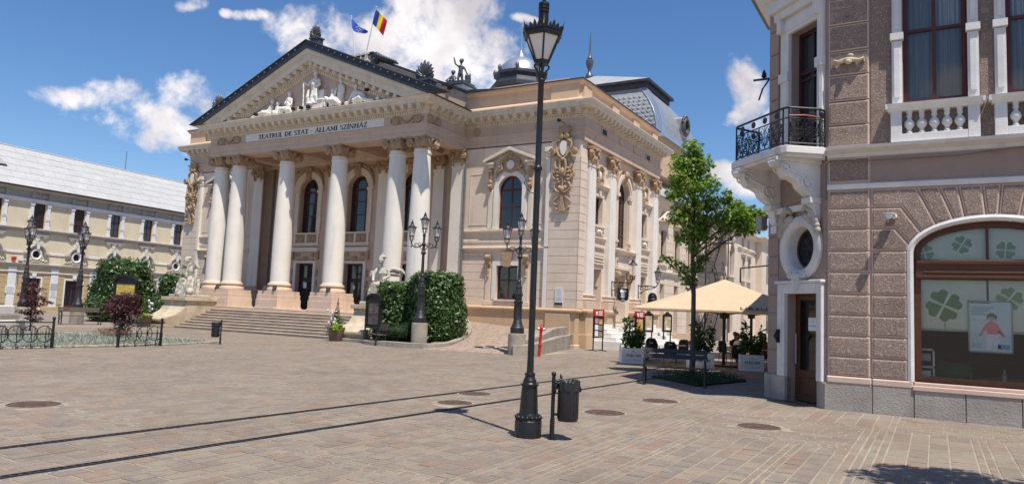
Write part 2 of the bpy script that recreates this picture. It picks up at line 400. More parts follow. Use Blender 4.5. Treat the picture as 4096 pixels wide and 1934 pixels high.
def text_mesh(s, size, mat_, ext=.004, name='lettering', align='CENTER', space=1):
    cu = bpy.data.curves.new('t', 'FONT'); cu.body = s; cu.size = size; cu.extrude = ext; cu.align_x = align; cu.space_character = space; cu.resolution_u = 2
    o = bpy.data.objects.new('t', cu); col.objects.link(o)
    dg = bpy.context.evaluated_depsgraph_get(); me = bpy.data.meshes.new_from_object(o.evaluated_get(dg)); bpy.data.objects.remove(o)
    me.materials.clear(); me.materials.append(mat_); me.name = name; return me
def text_on(s, size, M, u, d, z, mat_, parent, name='lettering', **k):   # M is a wall frame (u right, depth in, z up)
    me = text_mesh(s, size, mat_, name=name, **k)
    return put(me, name, M @ Matrix.Translation((u, d, z)) @ Matrix.Rotation(R(90), 4, 'X'), parent)
# serif capitals drawn from strokes: v stem, h hairline bar, d diagonal, a arc
SER = {'T': (.62, ['v.31 0 1', 'b0 .62 1', 't.02 1', 't.60 1']), 'E': (.56, ['v.12 0 1', 'b.05 .5 1', 'b.05 .42 .52', 'b.05 .54 0', 't.5 1', 'k.53 0']),
       'A': (.72, ['d.04 0 .36 1 .06', 'd.36 1 .66 0 .13', 'b.15 .54 .36', 's.05 0', 's.65 0']), 'R': (.66, ['v.12 0 1', 'a.12 .75 .36 .25 -90 90', 'd.3 .5 .62 0 .13', 's.62 0']),
       'U': (.70, ['v.12 .3 1', 'a.37 .3 .25 .3 180 360', 'w.62 .3 1']), 'L': (.54, ['v.12 0 1', 'b.05 .52 0', 'k.5 0']), 'D': (.74, ['v.12 0 1', 'a.12 .5 .52 .5 -90 90']),
       'S': (.50, ['a.26 .74 .2 .24 20 250', 'a.25 .26 .22 .26 -160 90']), 'M': (.90, ['d.12 0 .17 1 .06', 'd.17 1 .45 .1 .12', 'd.45 .1 .73 1 .06', 'd.73 1 .78 0 .13', 's.12 0', 's.78 0', 's.12 1', 's.78 1']),
       'I': (.30, ['v.15 0 1']), 'Z': (.60, ['b.05 .55 1', 'b.03 .56 0', 'd.5 1 .08 0 .12', 't.07 1', 'k.54 0']), 'N': (.78, ['w.12 0 1', 'd.12 1 .64 0 .13', 'w.64 0 1']),
       'H': (.76, ['v.13 0 1', 'v.63 0 1', 'b.1 .66 .52']), 'P': (.60, ['v.12 0 1', 'a.12 .73 .38 .27 -90 90']), 'C': (.66, ['a.38 .5 .33 .5 45 315']), 'O': (.78, ['a.39 .5 .33 .5 0 360'])}
def serif(mb, s, size, u, z, d0, d1, width=None):
    adv = lambda ch: {' ': .34, '·': .3}.get(ch, SER.get({'Á': 'A', 'Í': 'I'}.get(ch, ch), (.6,))[0])+.07
    tot = sum(adv(c) for c in s); sx = (width/tot) if width else size
    def q(x0, y0, x1, y1, x2, y2, x3, y3):
        mb.prism([(u+X*sx, z+Y*size) for X, Y in ((x0, y0), (x1, y1), (x2, y2), (x3, y3))], d0, d1)
    x = 0
    for ch in s:
        base = {'Á': 'A', 'Í': 'I'}.get(ch, ch)
        if ch == '·': q(x+.08, .45, x+.2, .45, x+.2, .58, x+.08, .58)
        if base in SER:
            for st in SER[base][1]:
                k = st[0]; a = [float(t) for t in st[1:].split()]
                if k in 'vw':
                    h = .088 if k == 'v' else .045
                    q(x+a[0]-h, a[1], x+a[0]+h, a[1], x+a[0]+h, a[2], x+a[0]-h, a[2])
                    for yy in (a[1], a[2]):
                        if yy in (0, 1): e = .05 if yy == 0 else -.05; q(x+a[0]-h-.06, yy, x+a[0]+h+.06, yy, x+a[0]+h+.06, yy+e, x+a[0]-h-.06, yy+e)
                elif k == 'b': e = .085 if a[2] < .9 else -.085; q(x+a[0], a[2], x+a[1], a[2], x+a[1], a[2]+e, x+a[0], a[2]+e)
                elif k == 't': q(x+a[0]-.02, a[1], x+a[0]+.02, a[1], x+a[0]+.02, a[1]-.2, x+a[0]-.02, a[1]-.2)
                elif k == 'k': q(x+a[0]-.02, 0, x+a[0]+.02, 0, x+a[0]+.02, .2, x+a[0]-.02, .2)
                elif k == 's': e = .05 if a[1] == 0 else -.05; q(x+a[0]-.11, a[1], x+a[0]+.11, a[1], x+a[0]+.11, a[1]+e, x+a[0]-.11, a[1]+e)
                elif k == 'd': h = a[4]/2; q(x+a[0]-h, a[1], x+a[0]+h, a[1], x+a[2]+h, a[3], x+a[2]-h, a[3])
                elif k == 'a':
                    n = 12
                    for i in range(n):
                        A = [R(a[4]+(a[5]-a[4])*t/n) for t in (i, i+1)]; P = []
                        for t in A:
                            th = .03+.055*abs(math.cos(t)); P.append((a[0]+(a[2]+th)*math.cos(t), a[1]+(a[3]+0)*math.sin(t), a[0]+(a[2]-th)*math.cos(t), a[1]+(a[3]-.07)*math.sin(t)))
                        q(x+P[0][2], P[0][3], x+P[0][0], P[0][1], x+P[1][0], P[1][1], x+P[1][2], P[1][3])
        if ch in 'ÁÍ': c = x+SER[base][0]/2; q(c-.02, 1.06, c+.05, 1.06, c+.16, 1.24, c+.05, 1.24)
        x += adv(ch)
    return x*sx

# ---------------------------------------------------------------- sculpture: overlapping limbs fused into one surface
def sculpt(name, mat_, parent, M, limbs, balls=(), voxel=.03, smooth=4, disp=0, **props):
    mb = MB(M)
    for pts, rad in limbs: mb.tube(pts, rad, 10)
    for c, r in balls: mb.ball(c, r, 12, 8)
    o = build(mb, name, mat_, parent, 60, **props)
    r = o.modifiers.new('fuse', 'REMESH'); r.mode = 'VOXEL'; r.voxel_size = voxel; r.use_smooth_shade = True
    if smooth: q = o.modifiers.new('soften', 'SMOOTH'); q.iterations = smooth; q.factor = .5
    if disp:
        t = bpy.data.textures.new('folds', 'CLOUDS'); t.noise_scale = .16
        d = o.modifiers.new('folds', 'DISPLACE'); d.texture = t; d.strength = disp; d.mid_level = .5; d.texture_coords = 'LOCAL'
    return o
# ---------------------------------------------------------------- foliage
STAR = [(0, 0), (.16, .28), (.55, .18), (.26, .5), (.42, .95), (.1, .66), (0, 1.1), (-.1, .66), (-.42, .95), (-.26, .5), (-.55, .18), (-.16, .28)]
OVAL = [(0, 0), (.26, .35), (.2, .75), (0, 1.1), (-.2, .75), (-.26, .35)]
BLADE = [(-.05, 0), (.05, 0), (0, 1.1)]
def leaf(mb, p, size, shape, nrm, roll, droop=.2):
    n = Vector(nrm).normalized(); t = n.cross(Vector((0, 0, 1)))
    if t.length < .05: t = Vector((1, 0, 0))
    t.normalize(); b = n.cross(t); c, s = math.cos(roll), math.sin(roll)
    e1 = t*c+b*s; e2 = -t*s+b*c; p = Vector(p)
    mb.f([mb.v(p+size*(x*e1+y*e2-n*droop*(x*x+.3*y*y))) for x, y in shape])
def rdir():
    while 1:
        v = Vector((rnd.uniform(-1, 1), rnd.uniform(-1, 1), rnd.uniform(-1, 1)))
        if .05 < v.length < 1: return v.normalized()
def cluster(mb, c, r, n, size, shape=OVAL, upb=.5, shell=.0):
    for _ in range(n):
        d = rdir(); k = (shell+(1-shell)*rnd.random()) ** .45
        p = Vector((c[0]+d.x*r[0]*k, c[1]+d.y*r[1]*k, c[2]+d.z*r[2]*k))
        leaf(mb, p, size*rnd.uniform(.6, 1.25), shape, d*.8+rdir()*.8+Vector((0, 0, upb)), rnd.uniform(0, 6.28))
# ---------------------------------------------------------------- ground
def struct(mb, name, m, **k): return build(mb, name, m, None, kind='structure', **k)
mb = MB(); mb.box(-600, 600, -300, 900, -1.2, -.008); GROUND = struct(mb, 'ground', FARP)
mb = MB(); mb.face(((-34.5, 1, 0), (3, 1, 0), (3, 26, 0), (-34.5, 26, 0))); struct(mb, 'mortar_bed', MORT)
def visible(x, y, mg=1.5):
    d = Vector((x, y, -1.6)); f = d.dot(fw)
    if f < .5: return False
    px, py = 2048+2920*d.dot(rt)/f, 967-2920*d.dot(up)/f; g = mg*2920/f
    return -g < px < 4096+g and py < 1934+g
MANH = [(-10.92, 5.67, .33), (-7.45, 11.65, .30), (-6.98, 10.31, .29), (-4.62, 11.12, .32), (-4.48, 13.44, .33), (-2.3, 11.5, .31)]
def drainx(k, y): return (-8.14 if k == 0 else -6.86)+.047*(y-3.9)
BED = [(-21.45, 7), (-21.45, 15.2), (-22.2, 17.6), (-24.5, 17.2), (-29, 15.5), (-31, 7)]
def inpoly(x, y, P):
    c = False
    for (x0, y0), (x1, y1) in zip(P, P[1:]+P[:1]):
        if (y0 > y) != (y1 > y) and x < (x1-x0)*(y-y0)/(y1-y0)+x0: c = not c
    return c
stones = []
def stone(x0, x1, y0, y1):
    cx, cy = (x0+x1)/2, (y0+y1)/2
    if not visible(cx, cy): return
    if any(math.hypot(cx-a, cy-b) < r+.06 for a, b, r in MANH): return
    if any(abs(cx-drainx(k, cy)) < .05+(x1-x0)/2 for k in (0, 1)):
        for k in (0, 1):
            d = drainx(k, cy)
            if x0 < d < x1:
                if d-.05-x0 > .05: stones.append((x0, d-.05, y0, y1))
                if x1-d-.05 > .05: stones.append((d+.05, x1, y0, y1))
                return
            if abs(x0-d) < .05: x0 = d+.05
            if abs(x1-d) < .05: x1 = d-.05
        if x1-x0 < .04: return
    if inpoly(cx, cy, BED): return
    stones.append((x0, x1, y0, y1))
def courses(x0, x1, y0, y1, along, wr=(.15, .27), lr=(.22, .46), band=7):
    a0, a1, b0, b1 = (x0, x1, y0, y1) if along == 'y' else (y0, y1, x0, x1)
    a = a0; k = rnd.randint(1, max(1, band))
    while a < a1-.03:
        k += 1; cob = band and k % band in (0, 1)
        wd = rnd.uniform(.085, .11) if cob else rnd.uniform(*wr)
        wd = min(wd, a1-a)
        if a1-a-wd < .07: wd = a1-a
        b = b0-rnd.uniform(0, .3)
        while b < b1:
            ln = rnd.uniform(.08, .17) if cob else rnd.uniform(*lr)
            lo, hi = max(b, b0), min(b+ln, b1)
            if hi-lo > .04:
                if along == 'y': stone(a, a+wd, lo, hi)
                else: stone(lo, hi, a, a+wd)
            b += ln
        a += wd
for ya, yb in ((1.5, 5.6), (5.6, 5.8), (5.8, 9.2), (9.2, 9.4), (9.4, 13.6), (13.6, 13.8), (13.8, 18.4), (18.4, 23.4)):
    if yb-ya < .3: courses(-34, -3.45, ya, yb, 'x', (.085, .11), (.09, .18), 0)
    else: courses(-34, -3.45, ya, yb, 'y', (.14, .24), (.22, .42), 10)
courses(-3.45, -3.15, 1.5, 23.4, 'y', (.09, .11), (.10, .2), 0)
courses(-3.15, -.55, 12.9, 15.6, 'y', (.2, .3), (.5, 1.0), 0)
courses(-3.15, -.55, 12.7, 12.9, 'x', (.09, .11), (.10, .2), 0)
courses(-3.15, -.95, 10.6, 12.7, 'x', (.13, .2), (.25, .5), 0)
courses(-3.15, -.95, 10.35, 10.6, 'x', (.09, .11), (.10, .2), 0)
courses(-3.15, -.95, 1.5, 10.35, 'y', (.15, .25), (.24, .44), 7)
courses(-.95, -.55, 1.5, 12.7, 'y', (.09, .12), (.5, 1.1), 0)
courses(-.55, 2.6, 12.9, 14.85, 'x', (.13, .2), (.22, .42), 0)
courses(-.55, 2.6, 12.7, 12.9, 'x', (.09, .11), (.10, .2), 0)
courses(-.55, 2.6, 1.5, 12.7, 'y', (.2, .3), (.3, .7), 9)
courses(-3.15, 2.6, 15.6, 23.4, 'y', (.2, .3), (.3, .6), 0)
courses(-12.3, 2.6, 23.4, 25.9, 'y', (.2, .3), (.3, .6), 0)
stones.sort(key=lambda s: (math.hypot((s[0]+s[1])/2, (s[2]+s[3])/2)/max(.04, min(s[1]-s[0], s[3]-s[2])))+(0 if visible((s[0]+s[1])/2, (s[2]+s[3])/2, 0) else 1e4))
G = .0095
def stone_geo(mb, x0, x1, y0, y1, h, g=G):
    x0 += g*rnd.uniform(.5, 1); x1 -= g*rnd.uniform(.5, 1); y0 += g*rnd.uniform(.5, 1); y1 -= g*rnd.uniform(.5, 1); e = .007
    j = lambda: rnd.uniform(-.005, .005)
    b = [mb.v(p) for p in ((x0+j(), y0+j(), -.002), (x1+j(), y0+j(), -.002), (x1+j(), y1+j(), -.002), (x0+j(), y1+j(), -.002))]
    t = [mb.v(p) for p in ((x0+e, y0+e, h), (x1-e, y0+e, h), (x1-e, y1-e, h), (x0+e, y1-e, h))]
    mb.f(t)
    for k in range(4): mb.f((b[k], b[(k+1) % 4], t[(k+1) % 4], t[k]))
units = []
for k in range(5):
    mb = MB(); stone_geo(mb, -.5, .5, -.5, .5, .0055, .034); units.append(meshof(mb, 'paving_stone', PAVE))
for i, (x0, x1, y0, y1) in enumerate(stones[:300]):
    M = Matrix.Translation(((x0+x1)/2, (y0+y1)/2, 0)) @ Matrix.Diagonal((x1-x0-.008, y1-y0-.008, rnd.uniform(.7, 1.3), 1))
    put(units[i % 5], 'paving_stone', M, GROUND)
mb = MB()
for s in stones[300:]: stone_geo(mb, *s, rnd.uniform(.003, .007))
build(mb, 'paving_stones', PAVE, GROUND, kind='stuff')
print('stones', len(stones))
for k in (0, 1):
    mb = MB(); mb.face([(drainx(k, y)+s*.034, y, .004) for y, s in ((1, -1), (1, 1), (22.5, 1), (22.5, -1))])
    for s in (-1, 1):
        mb.loft([[(drainx(k, y)+s*.038-.006, y, z) for z in (.002, .012)]+[(drainx(k, y)+s*.038+.006, y, z) for z in (.012, .002)] for y in (1, 22.5)])
    y = 2.
    while y < 22:
        x = drainx(k, y); mb.box(x-.034, x+.034, y, y+.03, .004, .010); y += .075 if y < 14 else .2
    build(mb, 'drain_channel', IRON2, GROUND)
mhl = ['large round manhole cover at the far left of the square', 'round manhole cover between the drain lines, farther one left of the tall lamp', 'rusty round manhole cover between the drain lines, nearer one left of the tall lamp',
       'dark round manhole cover right of the litter bin', 'round manhole cover in front of the bench with the tree', 'round manhole cover in front of the corner door of the brown building']
RUSTI = mat('rusty_cover', (.10, .06, .045), .7, .3, 12, .4, 60)
for (x, y, r), l in zip(MANH, mhl):
    t = tag(thing('manhole_cover', l, 'manhole cover', x, y), l, 'manhole cover', 'manhole covers in the paving'); M = wm(t)
    mb = MB(M); mb.lathe([(r+.03, 0), (r+.03, .008), (r+.005, .010), (r+.005, 0)], n=40); build(mb, 'rim', CONC, t)
    mb = MB(M); mb.lathe([(r, .001), (r, .013), (r-.03, .016), (r-.03, .009), (r*.62, .009), (r*.6, .016), (r*.52, .016), (r*.5, .009), (.001, .009)], n=40)
    for k in range(12):
        a = k*math.pi/6; mb.tube([(r*.66*math.cos(a), r*.66*math.sin(a), .011), ((r-.05)*math.cos(a), (r-.05)*math.sin(a), .011)], .012, 4)
    for k in range(5): mb.box(-r*.38, r*.38, (k-2)*r*.17-.02, (k-2)*r*.17+.02, .008, .015)
    build(mb, 'lid', RUSTI, t, 40)
# ================================================================ THE THEATRE
AX = -27.42; PY = 29.36; BY = 30.1; FY = 26.1; CY = 26.62; SX = -13.78
T = thing('theatre', 'cream neoclassical theatre with a columned portico, sculpted pediment and wide front steps', 'theatre', AX, 30)
COLX = [AX+s for s in (-6.95, -5.5, -1.83, 1.83, 5.5, 6.95)]
def part(mb, name, m, parent=T, smooth=0, bevel=0, **k): return build(mb, name, m, parent, smooth, bevel, **k)
def shared(mb, name, m, spots, parent=T, smooth=0):       # many alike pieces sharing one mesh
    me = meshof(mb, name, m, smooth)
    for M in spots: put(me, name, M, parent)
def volute(mb, c, r, ang, th=.12):     # scroll disc standing upright, facing direction ang (degrees, in plan)
    M0 = mb.M; mb.M = M0 @ Matrix.Translation(c) @ Matrix.Rotation(R(ang), 4, 'Z')
    mb.lathe([(r*.35, -th*.9), (r*.6, -th), (r, -th*.8), (r, th*.8), (r*.6, th), (r*.35, th*.9)], n=14, axis='y')
    pts = []
    for k in range(20):
        a = k*.62; q = r*(1-.045*k); pts.append((q*math.cos(a+1.5), -th*1.02, q*math.sin(a+1.5)))
    mb.tube(pts, r*.13, 5); mb.ball((0, -th, 0), r*.25, 8, 6); mb.M = M0
def capital_mesh(mb, x, y, z0, z1, r, half=.56):
    h = z1-z0
    mb.lathe([(r*.98, z0), (r*1.08, z0+.04), (r*1.08, z0+.09), (r*1.0, z0+.12), (r*1.15, z0+h*.45), (r*1.25, z0+h*.75)], (x, y, 0), 20)
    for k in range(4):
        a = R(45+90*k); c, s = math.cos(a), math.sin(a)
        for t in (-1, 1): volute(mb, (x+c*half*1.06-s*.06*t, y+s*half*1.06+c*.06*t, z1-.30), .19, 45+90*k+90+t*38, .075)
        a = R(90*k); c, s = math.cos(a), math.sin(a); d = r*1.18
        mb.ball((x+c*d, y+s*d, z1-.12), (.12, .12, .12), 8, 6)
        for t in (-1, 1):
            q = R(90*k+t*30); mb.ball((x+math.cos(q)*r*1.1, y+math.sin(q)*r*1.1, z0+h*.38), (.08, .08, .16), 8, 6)
    n = 5; P = []
    for k in range(4):
        for i in range(n):
            t = -1+2*i/n; w = half*(1-.16*(1-t*t)); a = R(90*k); u, v = w, t*half
            P.append((x+u*math.cos(a)-v*math.sin(a), y+u*math.sin(a)+v*math.cos(a)))
    mb.slab(P, z1-.11, z1-.05); mb.slab([(x+(p[0]-x)*1.05, y+(p[1]-y)*1.05) for p in P], z1-.05, z1)
# ---- portico floor, steps, pedestals, columns
mb = MB(); mb.box(-35.6, -19.25, 25.755, BY+.6, .002, 1.13); part(mb, 'portico_floor', PEDST)
for k in range(9):
    mb = MB(); y0 = 23.43+.29*k; z1 = .1256*(k+1)-.004
    mb.box(-33.0, -21.86, y0+.02, y0+.31, z1-.17 if k else -.1, z1-.035); mb.box(-33.0, -21.86, y0, y0+.31, z1-.036, z1)
    x = -33.0+rnd.uniform(1, 2)
    part(mb, 'step', STEP, bevel=.008)
def pedestal(x0, x1):
    mb = MB()
    for z0, z1, e in ((1.125, 1.22, .10), (1.215, 1.62, .06), (1.615, 1.85, .03), (1.845, 2.03, 0)): mb.box(x0-e, x1+e, CY-.73-e, CY+.73+e, z0, z1)
    return part(mb, 'pedestal', PEDST, bevel=.012)
pedestal(AX-7.65, AX-4.78); pedestal(AX-2.56, AX-1.1); pedestal(AX+1.1, AX+2.56); pedestal(AX+4.78, AX+7.65)
mbS = MB(); H0, H1 = 2.46, 8.78
mbS.lathe([(.50, H0), (.48, H0+.05)]+[(.48-.095*max(0, (t-.3)/.7)**1.6, H0+.05+(H1-H0-.3)*t) for t in [i/10 for i in range(11)]]+[(.42, H1-.22), (.42, H1-.17), (.39, H1-.15), (.39, H1)], n=36)
meS = meshof(mbS, 'shaft', WHITE, 40)
mbB = MB(); mbB.lathe([(.60, 2.03), (.655, 2.06), (.66, 2.12), (.64, 2.19), (.585, 2.21), (.535, 2.25), (.535, 2.29), (.575, 2.31), (.60, 2.36), (.575, 2.41), (.52, 2.43), (.51, 2.47)], n=36)
meB = meshof(mbB, 'column_base', PEDST, 40)
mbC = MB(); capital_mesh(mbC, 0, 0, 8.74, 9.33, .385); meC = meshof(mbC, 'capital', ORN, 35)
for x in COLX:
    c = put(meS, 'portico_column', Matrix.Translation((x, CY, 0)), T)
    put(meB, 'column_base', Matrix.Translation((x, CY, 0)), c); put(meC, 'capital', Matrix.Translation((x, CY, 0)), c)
mb = MB(); mb.box(-.07, .07, -.09, .05, 0, .12); mb.box(-.09, .09, -.05, .07, .11, .27)
shared(mb, 'floodlight', PATINA, [Matrix.Translation((x-.3, CY-.69, 2.03)) @ Matrix.Rotation(R(-20), 4, 'X') for x in COLX]+[Matrix.Translation((x+.42, CY-.69, 2.03)) for x in COLX[2:4]])
# ---- entablature that runs round the whole front
EP = [(-41.06, 40), (-41.06, PY), (AX-7.45, PY), (AX-7.45, FY), (AX+7.45, FY), (AX+7.45, PY), (SX+.26, PY), (SX+.26, 39.7), (SX-.6, 39.7)]
EP = [(SX-(p[0]-SX) if False else p[0], p[1]) for p in EP]
band = [(-.4, 9.3), (0, 9.3), (0, 9.52), (.03, 9.525), (.03, 9.76), (.10, 9.81), (.10, 9.88), (0, 9.90), (0, 10.33), (-.4, 10.33)]
corn = [(-.4, 10.33), (.05, 10.33), (.05, 10.355), (.035, 10.36), (.035, 10.48), (.11, 10.50), (.11, 10.72), (.50, 10.735), (.50, 10.87), (.535, 10.885), (.58, 10.97), (.60, 11.0), (.60, 11.03), (-.4, 11.10)]
mb = MB(); mb.sweep(band, EP); part(mb, 'entablature', WALLP)
mb = MB(); mb.sweep(corn, EP); part(mb, 'cornice', CORN)
mbm = MB(); mbm.box(-.10, .10, -.44, -.10, 10.60, 10.732); mbm.box(-.085, .085, -.40, -.10, 10.53, 10.60)
spots = []; dent = MB()
for (a, b), ang in zip(zip(EP, EP[1:]), (None, 0, -90, 0, 90, 0, 90, None)):
    if ang is None: continue
    a, b = Vector(a), Vector(b); ln = (b-a).length; d = (b-a)/ln
    ext0 = .42 if (a.x, a.y) in ((AX-7.45, FY), (AX+7.45, FY), (SX+.26, PY), (-41.06, PY)) else -.1
    ext1 = .42 if (b.x, b.y) in ((AX-7.45, FY), (AX+7.45, FY), (SX+.26, PY), (-41.06, PY)) else -.1
    n = max(1, round((ln+ext0+ext1-.2)/.47))
    for k in range(n+1):
        p = a+d*(-ext0+.1+(ln+ext0+ext1-.2)*k/n); spots.append(fr(p.x, p.y, ang))
    dent.M = fr(a.x, a.y, ang); n = round(ln/.145)
    for k in range(n): u = (k+.5)*ln/n; dent.box(u-.045, u+.045, -.095, -.03, 10.375, 10.475)
shared(mbm, 'modillion', CORN, spots)
part(dent, 'dentils', CORN, kind='stuff')
# portico ceiling and beams
mb = MB(); mb.box(AX-7.05, AX+7.05, FY+.42, BY, 9.95, 10.2)
for x in COLX: mb.box(x-.32, x+.32, FY+.38, BY, 9.32, 9.96)
mb.box(AX-7.05, AX+7.05, FY+.37, FY+1.05, 9.305, 9.955); mb.box(AX-7.05, AX+7.05, BY-.25, BY-.001, 9.33, 9.955)
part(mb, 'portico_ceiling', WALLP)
# sign board with its lettering, garlands
mb = MB(); mb.box(AX-4.55, AX+5.0, FY-.035, FY+.02, 9.925, 10.325); sg = part(mb, 'name_board', RELIEF)
mb = MB(); serif(mb, 'TEATRUL DE STAT · ÁLLAMI SZÍNHÁZ', .235, AX-3.55, 10.0, FY-.05, FY-.03, 7.55); build(mb, 'letter', INK, sg)
def garland(M, w, ov=2):
    mb = MB(M)
    for u in (-w*.34, w*.34): mb.lathe([(.21, .02), (.21, -.05), (.15, -.085), (.13, -.06), (.02, -.09)], (u, 0, .215), 16, axis='y'); 
    for t in range(9):
        k = (t-4)/4; mb.ball((k*w*.2, -.05, .12+.2*k*k), (.06, .06, .06), 8, 5)
    for s in (-1, 1):
        mb.tube([(s*w*.2, -.04, .36), (s*w*.24, -.05, .1), (s*w*.18, -.04, .03)], .03, 6); mb.tube([(s*w*.48, -.03, .33), (s*w*.49, -.03, .1)], .035, 6)
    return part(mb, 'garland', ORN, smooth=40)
ORNP = mat('pale_ornament', (.40, .28, .19), .8, .15, 8)
for x in (AX-5.9, AX+6.35): garland(fr(x, FY, 0, 9.9), 1.9)
garland(fr(AX+7.45, FY+.62, 90, 9.9), .9)
# ---- back wall of the portico: doors and arched windows
WX = [AX-3.7, AX, AX+3.7]
mb = MB(fr(0, BY)); hol = []
for x in WX: hol += [(x-.72, x+.72, 5.45, 8.62, .72), (x-.68, x+.68, 1.13, 3.72, 0)]
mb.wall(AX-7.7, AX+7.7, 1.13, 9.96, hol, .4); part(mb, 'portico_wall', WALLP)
def window(M, u0, u1, z0, z1, rise, dep, bars_u, bars_z, fm, gm, name='window', parent=T, fw_=.07, th=.06, clear=False):
    """frame with bars at bars_u / bars_z (fractions); every pane its own sub-part"""
    mb = MB(M); P = outline(u0, u1, z0, z1, rise); uc, zc = (u0+u1)/2, (z0+z1-rise)/2+.0
    hw = (u1-u0)/2
    def inner(p):
        u, z = p
        if rise and z > z1-rise: 
            k = (hw-fw_)/hw; return (uc+(u-uc)*k, z1-rise+(z-(z1-rise))*((rise-fw_)/rise))
        return (uc+(u-uc)*(hw-fw_)/hw, max(z, z0+fw_) if z < z1-1e-6 or rise else z1-fw_)
    Q = [inner(p) for p in P]
    rings = [[(u, dep, z) for u, z in P], [(u, dep, z) for u, z in Q], [(u, dep+th, z) for u, z in Q], [(u, dep+th, z) for u, z in P]]
    n = len(P)
    ids = [[mb.v(p) for p in r] for r in rings]
    for a, b in ((0, 1), (1, 2), (2, 3)):
        for k in range(n): j = (k+1) % n; mb.f((ids[a][k], ids[a][j], ids[b][j], ids[b][k]))
    def ztop(u): return z1 if not rise else z1-rise+rise*math.sqrt(max(0, 1-((u-uc)/hw)**2))
    us = [u0+(u1-u0)*b for b in bars_u]; zs = [z0+(z1-z0)*b for b in bars_z]
    for u in us: mb.box(u-.032, u+.032, dep+.004, dep+th-.004, z0+.01, ztop(u)-.02)
    for i, z in enumerate(zs):
        h = hw if z <= z1-rise else hw*math.sqrt(max(0, 1-((z-z1+rise)/rise)**2)); t = .055 if i == len(zs)-1 and len(zs) > 1 else .028
        mb.box(uc-h+.01, uc+h-.01, dep-.004, dep+th-.002, z-t, z+t)
    fo = build(mb, name, fm, parent)
    cu = [u0+fw_*.5]+us+[u1-fw_*.5]; cz = [z0+fw_*.5]+zs+[z1]
    for a, b in zip(cu, cu[1:]):
        for c, d in zip(cz, cz[1:]):
            if d > z1-rise+1e-6 and rise:
                S = [a+(b-a)*k/6 for k in range(7)]; top = [(u, max(c+.01, min(d, ztop(u)-.015))) for u in S]
                if max(t[1] for t in top)-c < .05: continue
                pts = [(a, c), (b, c)]+top[::-1]
            else: pts = [(a, c), (b, c), (b, d), (a, d)]
            q = MB(M); e = rnd.uniform(-.003, .003); q.face([(u, dep+th*.5+e*(u-uc)*2, z) for u, z in pts]); build(q, 'pane', gm, fo)
    return fo
